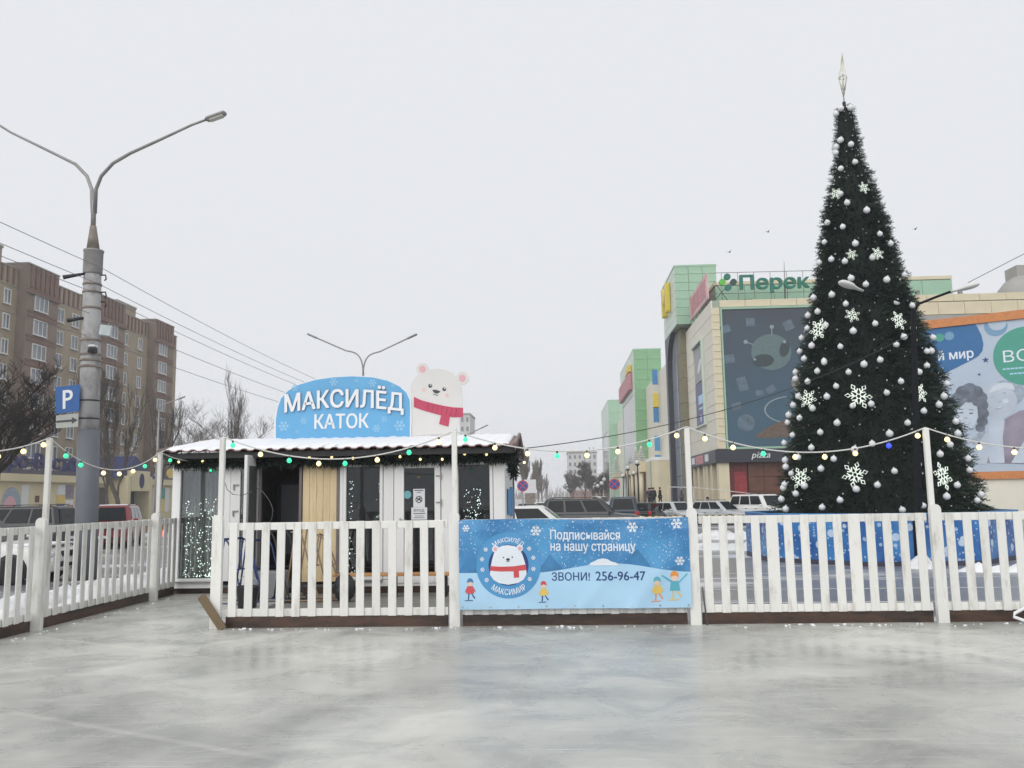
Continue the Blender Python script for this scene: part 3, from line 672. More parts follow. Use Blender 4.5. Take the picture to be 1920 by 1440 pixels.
# frame of the opening and the pine board closing half of it
mb = MB()
for x in (-5.262, -4.535, -3.862): mb.cbox((x, HY+.015, 1.21), (.05, .07, 2.24), bev=.005)
mb.cbox((-4.56, HY+.014, 2.335), (1.36, .072, .03)); mb.build('door_frame', mat('frame_brown', (.17, .15, .15), .5), hut)
for i in range(5):
    x = -4.50+i*.122+.061; mb = MB(); mb.cbox((x, HY+.02+.003*(i % 2), 1.24), (.119, .022, 2.12), bev=.003); mb.build('pine_board', 'pine', hut)
# entrance door with notices
dr = MB()
for a, b, c, d in ((-2.865, -2.69, .14, 2.325), (-2.15, -2.045, .14, 2.325)): dr.cbox(((a+b)/2, HY+.02, (c+d)/2), (b-a, .07, d-c), bev=.006)
dr.cbox((-2.42, HY+.021, 2.225), (.535, .068, .2), bev=.006); dr.cbox((-2.42, HY+.021, .22), (.535, .068, .16), bev=.006)
door = dr.build('door', 'pvc', hut)
mb = MB(); mb.box(-2.695, -2.145, HY+.03, HY+.036, .30, 2.125); mb.build('pane', 'hut_glass_dark', door)
mb = MB(); mb.cbox((-2.755, HY-.03, 1.20), (.022, .03, .12), bev=.004); mb.tube([(-2.755, HY-.045, 1.22), (-2.64, HY-.05, 1.22)], .009, 8); mb.build('handle', 'steel', door)
for z in (1.98, 1.52, .40):
    mb = MB(); mb.cbox((-2.075, HY-.02, z), (.10, .02, .02)); mb.cbox((-2.035, HY-.022, z), (.02, .026, .12)); mb.build('hinge', 'grey_metal', door)
hf = lambda u, v, d: Vector((u, HY-.022-d, v))
mb = MB(); mb.box(-2.53, -2.325, HY+.018, HY+.024, 1.44, 1.76); nz = mb.build('notice', 'paper', door)
nf = lambda u, v, d: Vector((u, HY+.018-d, v))
decal('notice_symbol', [circ(-2.43, 1.575, .062, 20)], 'ink', nz, nf, -.0005, .001); decal('notice_symbol', [circ(-2.43, 1.575, .045, 20)], 'paper', nz, nf, .001, .002)
decal('notice_symbol', [bar2(-2.47, 1.60, -2.39, 1.55, .02), bar2(-2.46, 1.55, -2.41, 1.61, .018), circ(-2.415, 1.59, .018, 10)], 'ink', nz, nf, .002, .003)
decal('notice_lines', [rect(-2.51, 1.725, -2.35, 1.74), rect(-2.47, 1.695, -2.39, 1.705)], 'ink', nz, nf, -.0005, .001)
mb = MB(); mb.box(-2.565, -2.285, HY+.017, HY+.023, 1.225, 1.437); nz2 = mb.build('notice', 'paper', door); nf2 = lambda u, v, d: Vector((u, HY+.017-d, v))
text('lettering', 'ВХОД', 'ink', nz2, nf2, -2.52, 1.355, .185, .055, -.0005, .001, bold=.02)
decal('notice_lines', [rect(-2.53, 1.325, -2.32, 1.338), rect(-2.50, 1.285, -2.35, 1.294), rect(-2.52, 1.255, -2.33, 1.264)], 'ink', nz2, nf2, -.0005, .001)
decal('round_sticker', [circ(-2.635, 1.66, .07, 24)], mat('sticker', (.16, .42, .46), .5), door, nf, 0, .003)
# ribbed side wall with blue posters
mb = MB(); P = []
for i in range(40):
    y = HY+.065+(HYB-HY-.07)*i/39; P.append((y, .022 if i % 4 < 2 else 0))
vsd = [(HX1-.05+d, y, z) for z in (.09, 2.42) for y, d in P]; n = len(P)
mb.add(vsd, [[i, i+1, n+i+1, n+i] for i in range(n-1)]); mb.build('side_cladding', 'pvc', hut)
mb = MB(); mb.cbox((HX1+.005, HY+.03, 1.24), (.05, .07, 2.31), bev=.006); mb.build('corner_trim', 'pvc', hut)
for k_, (a, b, c, d) in enumerate(((16.6, 17.5, 1.25, 1.75), (17.7, 18.6, 1.2, 1.8))):
    mb = MB(); mb.box(HX1-.02, HX1-.012+.004, a, b, c, d); mb.build('poster', 'print_mid', hut)
# roof: corrugated sheet, front slope, ridge, back slope
RX0, RX1, YE, ZE, YR, ZR, YB = -6.98, -.70, 14.60, 2.455, 16.85, 2.775, 19.2
def roofz(y): return ZE+(ZR-ZE)*(y-YE)/(YR-YE) if y <= YR else ZR-(ZR-ZE)*(y-YR)/(YR-YE)
def wave(x): 
    p = (x/.228) % 1.0; return .03*(1 if p < .32 else (1-(p-.32)/.16 if p < .48 else (0 if p < .84 else (p-.84)/.16)))
def sheet(z_off, th, y0, y1, x0, x1, name, material, lumps=0, parent=hut, ny=10):
    mb = MB(); nx = int((x1-x0)/.028); ys_ = [y0+(y1-y0)*j/ny for j in range(ny+1)]; rnd = random.Random(3); b0 = 0
    lum = [[rnd.gauss(0, lumps) for i in range(nx//6+2)] for j in range(ny+1)]
    def lu(i, j): a = i/6; k_ = int(a); return lum[j][k_]*(1-a+k_)+lum[j][k_+1]*(a-k_)
    for lay in (0, 1):
        for j, y in enumerate(ys_):
            for i in range(nx+1):
                x = x0+(x1-x0)*i/nx; e = 1
                if th > .02: e = min(1, (j+.35)/1.2, (ny-j)/1.0+.25, (i+1)/5, (nx-i+1)/5)
                zz = roofz(y)+z_off+wave(x)*(1 if lay == 0 else (.45 if th > .02 else 1))+(th*e+lu(i, j)*e if lay else 0)
                mb.v.append((x, y, zz))
    st = (ny+1)*(nx+1)
    for lay in (0, 1):
        for j in range(ny):
            for i in range(nx):
                q = [lay*st+j*(nx+1)+i, lay*st+j*(nx+1)+i+1, lay*st+(j+1)*(nx+1)+i+1, lay*st+(j+1)*(nx+1)+i]
                mb.f.append(q if lay else q[::-1]); mb.m.append(0); mb.sm.append(True)
    edge = [i for i in range(nx+1)]+[(j)*(nx+1)+nx for j in range(1, ny+1)]+[ny*(nx+1)+i for i in range(nx-1, -1, -1)]+[j*(nx+1) for j in range(ny-1, 0, -1)]
    for a, b in zip(edge, edge[1:]+edge[:1]): mb.f.append([a, b, st+b, st+a]); mb.m.append(0); mb.sm.append(False)
    return mb.build(name, material, parent)
mat('roof_red', (.20, .10, .09), .5, var=.3, scale=2)
roof = sheet(0, .012, YE, YR, RX0, RX1, 'roof', 'roof_red'); sheet(-.003, .012, YR+.01, YB, RX0, RX1, 'roof_back', 'roof_red')
sheet(.016, .055, YE+.03, YR-.01, RX0+.07, RX1-.12, 'roof_snow', 'snow', .006, roof); sheet(.016, .05, YR+.02, YB-.05, RX0+.07, RX1-.12, 'roof_snow', 'snow', .006, roof)
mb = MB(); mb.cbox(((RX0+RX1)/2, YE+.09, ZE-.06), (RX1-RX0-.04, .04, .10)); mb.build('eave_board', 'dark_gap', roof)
for x in (RX0+.02, RX1-.02):
    mb = MB(); mb.tube([(x, YE+.01, ZE+.03), (x, YR, ZR+.05)], .03, 6); mb.tube([(x, YR, ZR+.05), (x, YB, roofz(YB)+.03)], .03, 6)
    mb.add([(x-.01, YE+.02, ZE-.1), (x-.01, YR, ZR-.02), (x-.01, YB, roofz(YB)-.1), (x+.01, YE+.02, ZE-.1), (x+.01, YR, ZR-.02), (x+.01, YB, roofz(YB)-.1),
            (x-.01, YE+.02, ZE), (x-.01, YR, ZR+.03), (x-.01, YB, roofz(YB)), (x+.01, YE+.02, ZE), (x+.01, YR, ZR+.03), (x+.01, YB, roofz(YB))],
           [(0,1,7,6),(1,2,8,7),(3,9,10,4),(4,10,11,5)]); mb.build('verge_trim', 'rust_metal', roof)
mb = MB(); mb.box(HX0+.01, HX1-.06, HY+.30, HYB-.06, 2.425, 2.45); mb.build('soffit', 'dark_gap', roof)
for x in (-6.2, -5.1, -3.95, -3.1, -2.2, -1.4):
    mb = MB(); mb.cbox((x, HY-.16, 2.43), (.05, .30, .035)); mb.cbox((x, HY-.02, 2.39), (.05, .03, .1)); mb.build('bracket', 'steel', roof)
# evergreen garland under the eave, turning the right corner
def tufts(mb, path, rad, n, ln, rnd, droop=.4):
    path = [Vector(p) for p in path]; seg = [(path[i+1]-path[i]).length for i in range(len(path)-1)]; tot = sum(seg)
    for _ in range(n):
        s_ = rnd.random()*tot; i = 0
        while i < len(seg)-1 and s_ > seg[i]: s_ -= seg[i]; i += 1
        p = path[i].lerp(path[i+1], s_/seg[i]); a = Vector((rnd.gauss(0, 1), rnd.gauss(0, 1), rnd.gauss(0, 1)-droop)).normalized()
        p = p+a*rad*rnd.uniform(.1, 1); l = ln*rnd.uniform(.6, 1.3); b = a.cross(Vector((rnd.gauss(0,1), rnd.gauss(0,1), rnd.gauss(0,1)))).normalized()*l*.16
        mb.add([p-b, p+b, p+a*l], [(0, 1, 2)])
rnd = random.Random(11); mb = MB()
sag = lambda x: .035*math.sin(x*4.3)**2
tufts(mb, [(-6.8+i*.29, HY-.12, 2.33-sag(-6.8+i*.29)) for i in range(21)]+[(-.78, HY-.05, 2.34)], .11, 7000, .10, rnd, .45)
gp = [(-.78, HY-.05, 2.34), (-.76, HY+.25, 2.32), (-.80, HY+.6, 2.2), (-.80, HY+.8, 2.0)]; tufts(mb, gp, .10, 900, .09, rnd, .6)
mb.tube([(-6.8+i*.29, HY-.12, 2.33-sag(-6.8+i*.29)) for i in range(21)]+gp, .04, 6)
gar = mb.build('eave_garland', 'garland'); tag(gar, 'dark green artificial pine garland along the hut eave', 'garland')
hb = thing('string_lights', 'warm bulbs tucked into the pine garland under the hut eave', 'string lights', (0, 0, 0), 0, 'light strings')
def bulb_shape(c, r, parent, material, hang=(0, 0, -1)):
    h = Vector(hang); s_ = MB(); s_.lathe([(r*.35, 0), (r*.45, r*.5), (r*.42, r*1.0)], Vector(c)-h*r*.0, 8, axis=-h if True else None)
    b = MB(); b.lathe([(0.0005, -1.95*r), (r*.55, -1.78*r), (r*.9, -1.35*r), (r, -.95*r), (r*.86, -.5*r), (r*.55, -.12*r), (r*.42, .02*r)], Vector(c), 12, axis=-h)
    o = b.build('bulb', material, parent); s_.build('socket', 'socket', o); return o
pts = []
pts = []
for px, py, k_ in ((335,867,'w'),(380,866,'w'),(395,883,'g'),(455,857,'w'),(580,858,'w'),(622,858,'w'),(662,860,'w'),(750,857,'w'),(788,862,'w'),(829,862,'w'),(871,852,'w'),(912,853,'w'),(983,868,'w')):
    p = at(px, py, Y=HY-.2); pts.append(p+Vector((0, .03, .06))); bulb_shape(p+Vector((0, 0, .03)), .024, hb, {'w': 'bulb_warm', 'g': 'bulb_green'}[k_])
mb = MB(); mb.tube(pts, .005, 5); mb.build('cable', 'cable_black', hb)

# ------------------------------------------------------------------ sign board and bear cut-out on the roof
SY = 16.45
sf = lambda px, py: (lambda p: (p.x, p.z))(at(px, py, Y=SY))
sfn = lambda u, v, d: Vector((u, SY-d, v))
sg = thing('sign_board', 'arched blue sign board with white lettering standing on the hut roof', 'sign', (0, 0, 0))
top = [(514,827),(514,790),(518,765),(524,748),(538,732),(560,720),(590,711),(625,706),(660,704),(700,706),(730,713),(752,724),(765,736),(771,750),(772,775),(771,825)]
O1 = [sf(*p) for p in top]; cxx = sum(p[0] for p in O1)/len(O1); czz = sum(p[1] for p in O1)/len(O1)
mb = MB(); mb.prism(O1, sfn, -.06, .0); mb.build('frame', 'letter_white', sg)
O2 = [(cxx+(u-cxx)*.974, czz+(v-czz)*.955) if v > O1[0][1]+.05 else (cxx+(u-cxx)*.974, v+.005) for u, v in O1]
mb = MB(); mb.prism(O2, sfn, .0, .012); mb.build('face', 'sign_blue', sg)
zf = lambda x, y: sf(500+x/4.571, 620+y/4.571)     # pixels of the 4.57x photo zoom
def arched(u, v, d):
    # lettering runs along a shallow arch
    x = 158+1020*u; base = 738-40*math.sin(max(0, min(1, u))*math.pi)-12*u
    hgt = 232
    p = zf(x, base-hgt*v); return sfn(p[0], p[1], d)
text('lettering', 'МАКСИЛЁД', 'letter_white', sg, arched, 0, 0, 1, 1, .0, .05, bold=.026, side='letter_side')
a = zf(410, 845); b = zf(878, 705)
text('lettering', 'КАТОК', 'letter_white', sg, sfn, a[0], a[1], b[0]-a[0], b[1]-a[1], .010, .022, bold=.021)
for x, y, r_ in ((147,818,46),(320,772,32),(575,440,36),(775,430,20),(908,450,36),(245,490,30),(1010,762,28),(942,838,34),(1140,815,48),(265,868,18),(1085,470,18)):
    c = zf(x, y); decal('printed_snowflake', flake2(c[0], c[1], r_/4.571/F*SY, .16), 'flake_pale', sg, sfn, .010, .015)
for x in (-5.2, -4.1, -3.1):
    mb = MB(); mb.tube([(x, SY+.08, roofz(SY)), (x, SY+.08, 3.5)], .02, 6); mb.tube([(x, SY+.08, 3.4), (x, SY+.7, roofz(SY+.7)+.02)], .016, 6); mb.build('strut', 'steel', sg)
br = thing('bear_cutout', 'white polar bear cut-out board with a red scarf beside the roof sign', 'cut-out board', (0, 0, 0))
BYY = SY+.02; bfn2 = lambda u, v, d: Vector((u, BYY-d, v))
Zp = lambda pts: [(lambda p: (p.x, p.z))(at(500+x/4.571, 620+y/4.571, Y=BYY)) for x, y in pts]
body = Zp([(1245,895),(1243,760),(1245,660),(1240,560),(1228,500),(1240,450),(1275,398),(1330,358),(1390,335),(1460,326),(1530,335),(1590,362),(1640,405),(1665,460),(1675,540),(1680,620),(1672,700),(1650,770),(1625,840),(1605,890)])
mb = MB(); mb.prism(body, bfn2, -.035, .0); mb.build('body', 'bear_white', br)
rr = lambda px: px/4.571/F*BYY
for (ex, ey) in ((1335, 330), (1678, 408)):
    c = Zp([(ex, ey)])[0]; mb = MB(); mb.prism(circ(*c, rr(56), 24), bfn2, -.034, .003); e_ = mb.build('ear', 'bear_white', br)
    decal('ear_lining', [circ(*c, rr(31), 20)], 'pink', e_, bfn2, .003, .006)
for ex, ey in ((1402, 473), (1522, 502)):
    c = Zp([(ex, ey)])[0]; e_ = decal('eye', [circ(*c, rr(17), 16)], 'ink', br, bfn2, 0, .004); decal('glint', [circ(c[0]+rr(4), c[1]+rr(6), rr(6), 8)], 'print_white', e_, bfn2, .004, .0055)
for ex, ey, r_ in ((1347, 505, 18), (1547, 555, 16)):
    c = Zp([(ex, ey)])[0]; decal('cheek', [circ(*c, rr(r_), 14)], 'blush', br, bfn2, 0, .003)
decal('nose', [Zp([(1420,508),(1450,506),(1490,520),(1475,534),(1450,540),(1430,528)])], 'ink', br, bfn2, 0, .004)
decal('mouth', [bar2(*Zp([(1425,540)])[0], *Zp([(1436,552)])[0], rr(5)), bar2(*Zp([(1436,552)])[0], *Zp([(1450,545)])[0], rr(5)), bar2(*Zp([(1450,545)])[0], *Zp([(1458,558)])[0], rr(5)), bar2(*Zp([(1458,558)])[0], *Zp([(1470,548)])[0], rr(5))], 'ink', br, bfn2, 0, .0035)
sc_ = decal('scarf', [Zp([(1262,568),(1330,598),(1420,622),(1520,645),(1600,658),(1684,662),(1684,742),(1600,742),(1500,728),(1400,700),(1330,680),(1262,655)])], 'scarf', br, bfn2, 0, .010)
decal('scarf_tail', [Zp([(1497,720),(1570,735),(1558,822),(1478,800)])], 'scarf', br, bfn2, .0, .013)
decal('scarf_rib', [bar2(*Zp([(x, y)])[0], *Zp([(x-14, y+70)])[0], rr(5)) for x, y in ((1390,622),(1430,634),(1470,642),(1510,650),(1550,658),(1590,664),(1630,670))], 'scarf_dark', sc_, bfn2, .010, .0125)
for x in (-2.3, -1.95):
    mb = MB(); mb.tube([(x, BYY+.06, roofz(BYY)), (x, BYY+.06, 3.6)], .02, 6); mb.build('strut', 'steel', br)

# ------------------------------------------------------------------ things on the deck in front of the hut
bn = thing('bench', 'low bench with an orange-brown plank seat under the hut windows', 'bench', (0, 0, 0))
for k_ in range(2): MB().cbox((-2.75, 14.33+k_*.17, .345-.0*k_), (2.0, .15, .04), bev=.006).build('seat_plank', 'bench_wood', bn)
for x in (-3.6, -2.75, -1.9): MB().cbox((x, 14.41, .15), (.06, .30, .345), bev=.004).build('leg', 'rubber', bn)
def walker(label, x, y, rz, material, h=.95, lean=.12):
    t = thing('skating_aid', label, 'skating aid', (x, y, -.02), rz, 'skating aids leaning by the hut')
    for sx in (-.22, .22):
        mb = MB(); P = [(sx, -.28, .02), (sx, -.20, .1)]+[(sx, -.16+.25*i/6, .2+(h-.3)*i/6) for i in range(7)]+[(sx, .14, h-.03), (sx, .22, h)]
        mb.tube(P, .014, 7); mb.tube([(sx, -.30, .02), (sx, .40, .02)], .016, 7); mb.tube([(sx, .36, .03), (sx, .20, h-.02)], .014, 7); mb.build('side_frame', material, t)
    mb = MB(); mb.tube([(-.22, .22, h), (.22, .22, h)], .018, 8); mb.build('handle_bar', material, t)
    mb = MB(); mb.tube([(-.22, -.02, .55), (.22, -.02, .55)], .012, 7); mb.build('cross_bar', material, t)
    return t
walker('dark blue tubular skating aid nearest the gate post', -5.02, 13.6, R(70), 'walker_blue', 1.02)
walker('second dark blue skating aid from the gate post', -4.75, 13.85, R(62), 'walker_blue', .98)
walker('black skating aid standing before the open door', -4.42, 13.9, R(75), 'black_plastic', 1.12)
walker('tan wooden-looking skating aid before the pine boards', -4.02, 14.0, R(82), 'walker_tan', 1.15)
walker('slim tan skating aid beside the dark bag', -3.72, 14.1, R(100), 'walker_tan', 1.05)
# dark bag beside the bench
mb = MB(); mb.ball((0, 0, .22), .2, 14, 0, (.9, .75, 1.15)); mb.ball((0, -.13, .16), .11, 10, 0, (1.1, .6, 1)); bag = thing('bag', 'dark rucksack on the deck beside the bench', 'bag', (-3.42, 13.75, -.02))
mb.build('body', 'black_plastic', bag); mb = MB(); mb.tube([(-.06, 0, .42), (-.03, 0, .49), (.03, 0, .49), (.06, 0, .42)], .01, 6); mb.build('handle', 'rubber', bag)
bin_ = thing('rubber_bucket', 'black bucket inside the gate next to the blue skating aids', 'bucket', (-4.72, 13.0, -.02))
MB().lathe([(.13, 0), (.17, .32), (.175, .34), (.15, .335), (.12, .03)], (0, 0, 0), 18).build('body', 'black_plastic', bin_); MB().tube([(.17*math.cos(a), 0, .33+.16*math.sin(a)) for a in [math.pi*i/10 for i in range(11)]], .005, 5).build('handle', 'steel', bin_)
mb = MB(); mb.cbox((-4.9, 14.6, .2), (.5, .4, .42), bev=.02); bx_ = mb.build('storage_box', mat('box_grey', (.28, .29, .31), .6)); tag(bx_, 'grey storage box by the hut threshold behind the skating aids', 'box')
# dangling cable by the open door
mb = MB(); mb.tube([at(x, y, Y=14.3) for x, y in ((420,900),(426,918),(437,927),(455,929),(470,922),(483,916),(493,922),(505,938),(512,955),(510,972),(502,985))], .006, 6)
tag(mb.build('hanging_cable', 'cable_grey'), 'loose grey cable looping from the gate mast past the open door', 'cable')
# bent white tube frame at the right edge of the ice
gl = thing('tube_frame', 'bent white tube frame lying against the fence at the right edge', 'frame', at(1905, 1168, Z=0))
MB().tube([(.75, 0, .55), (.55, -.02, .4), (-.03, -.05, .12), (-.05, -.06, .08), (.10, -.1, .02), (.14, -.11, .018), (.8, -.12, .02)], .02, 8).build('front_tube', 'letter_white', gl)
MB().tube([(.75, .12, .55), (.75, 0, .55), (.8, -.12, .02)], .02, 8).build('side_tube', 'letter_white', gl)
# metal rod leaning at the end of the banner
mb = MB(); mb.tube([(1.80, 10.86, .0), (1.76, 10.875, .45)], .011, 6); tag(mb.build('rod', 'cable_grey'), 'thin dark rod leaning at the banner end post', 'rod')

# ------------------------------------------------------------------ light strings between the masts
def light_string(label, pts, bulbs, r=.033, material='cable_white'):
    """pts: anchor points with sag between, bulbs: (position along 0..1, colour)"""
    t = thing('string_lights', label, 'string lights', (0, 0, 0), 0, 'light strings')
    path = []
    for (a, b, sag_) in pts: path += catenary(a, b, sag_, 26)[(1 if path else 0):]
    MB().tube(path, .0085, 6).build('cable', material, t)
    L_ = [0]
    for i in range(1, len(path)): L_.append(L_[-1]+(path[i]-path[i-1]).length)
    for f_, c in bulbs:
        s_ = f_*L_[-1]; i = max(k_ for k_ in range(len(L_)-1) if L_[k_] <= s_); q = (s_-L_[i])/(L_[i+1]-L_[i]); p = path[i].lerp(path[i+1], q)
        bulb_shape(p-Vector((0, 0, .032)), r, t, {'w': 'bulb_warm', 'g': 'bulb_green', 'b': 'bulb_blue', 'r': 'bulb_red'}[c])
    return t
T = lambda i, z: Vector((PX[i], FY+.05, z))
S1, S2 = Vector((SX+.03, 10.95, 2.47)), Vector((SX+.03, 14.13, 2.44))
light_string('light string entering from the left edge to the side fence', [(Vector((SX+.03, 7.7, 2.45)), S1, .26)], [(.52, 'w'), (.68, 'w'), (.83, 'w'), (.96, 'w')])
light_string('light string between the two side fence posts, warm and green bulbs', [(S1, S2, .36)], [(.13, 'g'), (.25, 'g'), (.44, 'w'), (.58, 'w'), (.71, 'w'), (.83, 'g'), (.94, 'w')])
light_string('short light string from the side fence to the hut corner', [(S2, Vector((-6.5, 14.82, 2.32)), .03)], [(.35, 'g')])
light_string('light string across the hut front from gate post to banner post', [(T(0, 2.44), T(1, 2.46), .33)], [(.045, 'g'), (.17, 'w'), (.295, 'g'), (.42, 'w'), (.53, 'g'), (.665, 'w'), (.80, 'g'), (.93, 'w')])
light_string('light string above the blue banner', [(T(1, 2.46), T(2, 2.45), .29)], [(.05, 'g'), (.18, 'w'), (.32, 'w'), (.445, 'g'), (.57, 'w'), (.70, 'w'), (.835, 'g'), (.955, 'w')])
light_string('light string before the Christmas tree with one blue bulb', [(T(2, 2.45), T(3, 2.38), .32)], [(.08, 'w'), (.2, 'w'), (.325, 'g'), (.455, 'w'), (.575, 'w'), (.70, 'w'), (.84, 'b'), (.965, 'w')])
light_string('light string running out of the picture on the right', [(T(3, 2.38), T(4, 2.4), .3)], [(.09, 'w'), (.22, 'w'), (.36, 'w')])

# ------------------------------------------------------------------ street lamp posts and poles
def arm_pts(p0, p1, rise):
    """swan-neck arm: rises from p0, then sweeps out to p1"""
    p0, p1 = Vector(p0), Vector(p1); P = []
    c = Vector((p0.x, p0.y, p0.z+rise)); k_ = p0.lerp(p1, .28); k_.z = p0.z+(p1.z-p0.z)*.55
    for i in range(15):
        t = i/14; P.append(p0*(1-t)**3+c*3*(1-t)**2*t+k_*3*(1-t)*t*t+(p0.lerp(p1, .42)+Vector((0, 0, (p1.z-p0.z)*.25)))*t**3)
    P.append(p1); return P
cp = thing('street_lamp', 'tall concrete lamp post with a double arm and grey painted foot', 'street lamp', (0, 0, 0))
b0, b1 = Vector((-11.17, 20, gz(20))), Vector((-11.37, 20, 7.8)); q = lambda z: b0.lerp(b1, (z-b0.z)/(b1.z-b0.z))
MB().tube([q(gz(20)), q(1), q(3.35)], [.265, .255, .245], 20).build('painted_foot', 'pole_paint', cp)
MB().tube([q(3.351), q(5), q(6.6), q(7.2), q(7.78)], [.238, .225, .208, .2, .195], 20).build('post', 'concrete_pole', cp)
MB().lathe([(.205, 0), (.225, .05), (.225, .56), (.24, .58), (.24, .62), (.12, .62)], q(7.2), 20).build('cap', 'grey_metal', cp)
MB().tube([q(7.8), Vector((-11.4, 20, 8.45))], [.16, .075], 14).build('cone', 'rust_metal', cp)
j0 = Vector((-11.4, 20, 8.4))
MB().tube([j0, Vector((-11.42, 20, 9.3))], .06, 10).build('stem', 'grey_metal', cp)
for sx, e in ((1, at(388, 224, Y=19.2)), (-1, at(-6, 232, Y=20.6))):
    st = Vector((-11.42+sx*.035, 20, 9.0)); e = Vector(e); P = [st]+[Vector((0, 0, 0))]*0
    px = [(178, 400), (180, 355), (190, 330), (212, 306), (245, 287), (300, 262), (360, 234)] if sx > 0 else [(174, 400), (172, 355), (163, 330), (142, 308), (110, 292), (65, 270), (20, 248)]
    P = [at(x, y, Y=20+(e.y-20)*i/6) for i, (x, y) in enumerate(px)]+[e]
    ar = MB().tube(P, [.05, .047, .044, .042, .038, .034, .03, .028], 8).build('arm', 'grey_metal', cp)
    d = (P[-1]-P[-2]).normalized(); c = e+d*.05
    hd = MB(); rot = d.to_track_quat('X', 'Z').to_matrix(); hd.cbox(c+d*.18, (.52, .2, .10), 0, rot, .04); hd.cbox(c+d*.2-Vector((0, 0, .055)), (.36, .16, .05), 1, rot, .02)
    hd.build('lamp_head', ['grey_metal', 'lamp_glass'], ar)
for z in (3.62, 4.06): MB().lathe([(.243, -.018), (.252, -.014), (.252, .014), (.243, .018)], q(z), 20).build('strap', 'black_plastic', cp)
for z, m_ in ((6.95, 1), (6.75, 1), (6.35, 1), (5.55, 1), (5.2, 1), (5.05, 1), (4.9, 1)):
    MB().lathe([(.205+.03*(6.95-z)/2, -.03), (.222+.03*(6.95-z)/2, -.025), (.222+.03*(6.95-z)/2, .025), (.205+.03*(6.95-z)/2, .03)], q(z), 18).build('clamp', 'rust_metal', cp)
for (x0, y0), (x1, y1) in (((160, 513), (118, 520)), ((160, 596), (125, 601))):
    MB().tube([at(x0, y0, Y=19.85), at(x1, y1, Y=19.6)], [.03, .055], 8).build('insulator_arm', 'black_plastic', cp)
for y in (516, 548, 566):
    p = at(189, y, Y=19.9); MB().tube([p, p+Vector((.12, 0, 0)), p+Vector((.14, 0, -.1)), p+Vector((.10, 0, -.14))], .02, 6).build('insulator_hook', 'black_plastic', cp)
p = at(174, 657, Y=19.72); mb = MB(); mb.cbox(p, (.17, .16, .14), bev=.02); mb.lathe([(.055, 0), (.05, .07)], p+Vector((0, -.08, -.02)), 12, axis=(0, -1, -.3)); mb.build('camera_box', 'black_plastic', cp)
MB().cbox(p+Vector((0, 0, .1)), (.16, .2, .06), bev=.02).build('camera_hood', 'lamp_white', cp)
p = at(198, 620, Y=19.9); MB().cbox(p, (.27, .1, .26), bev=.015, rot=Matrix.Rotation(R(14), 3, 'Z') @ Matrix.Rotation(R(8), 3, 'Y')).build('junction_box', mat('junction', (.52, .58, .58), .5), cp)
# parking sign strapped to the post
pk = thing('parking_sign', 'blue parking sign with an arrow plate strapped to the concrete lamp post', 'sign', (0, 0, 0))
A, B_, C_, D_ = [at(x, y, Y=19.68) for x, y in ((104, 726), (150, 721), (148, 771), (105, 776))]
def quadfn(A, B_, C_, D_): return lambda u, v, d: (D_.lerp(C_, u)).lerp(A.lerp(B_, u), v)+Vector((0, -d, 0))
kf = quadfn(A, B_, C_, D_)
MB().prism(rect(0, 0, 1, 1), kf, -.02, 0).build('plate', 'blue_plate', pk)
text('lettering', 'P', 'letter_white', pk, kf, .30, .15, .42, .70, 0, .006, bold=.012)
A, B_, C_, D_ = [at(x, y, Y=19.68) for x, y in ((105, 779), (147, 775), (146, 800), (105, 803))]; kf2 = quadfn(A, B_, C_, D_)
ap = MB().prism(rect(0, 0, 1, 1), kf2, -.02, 0).build('arrow_plate', mat('plate_grey', (.40, .42, .38), .5), pk)
decal('arrow', [[(.02, .42), (.72, .42), (.72, .25), (.98, .5), (.72, .75), (.72, .58), (.02, .58)]], 'ink', ap, kf2, 0, .005)
# second double-arm lamp, farther down the street, and a third seen over the hut
def far_lamp(label, base, top, tips, r=.05):
    t = thing('street_lamp', label, 'street lamp', (0, 0, 0)); top = Vector(top)
    MB().tube([Vector((base[0], base[1], gz(base[1]))), Vector((top.x, top.y, 4)), top], [.14, .11, .06], 10).build('post', 'grey_metal', t)
    for e in tips:
        e = Vector(e); P = arm_pts(top-Vector((0, 0, .1)), e, (e.z-top.z)*.75); a_ = MB().tube(P, r*.8, 7).build('arm', 'grey_metal', t)
        d = (P[-1]-P[-2]).normalized(); MB().cbox(e+d*.15, (.62, .2, .1), 0, d.to_track_quat('X', 'Z').to_matrix(), .04).build('lamp_head', 'grey_metal', a_)
    return t
p = at(681, 700, Y=46)
far_lamp('slender double-armed street lamp rising behind the roof sign', (p.x, 46), p, [at(590, 632, Y=46), at(768, 633, Y=46)])
p = at(868, 830, Y=75); far_lamp('far single street lamp arm peeping over the hut roof beside the bear', (p.x, 75), p, [at(906, 801, Y=75)], .06)
p = at(298, 770, Y=70); far_lamp('far street lamp arm crossing the end of the apartment block', (p.x, 70), p, [at(338, 747, Y=70)], .06)
mat('wire_grey', (.20, .20, .21), .6, var=0)
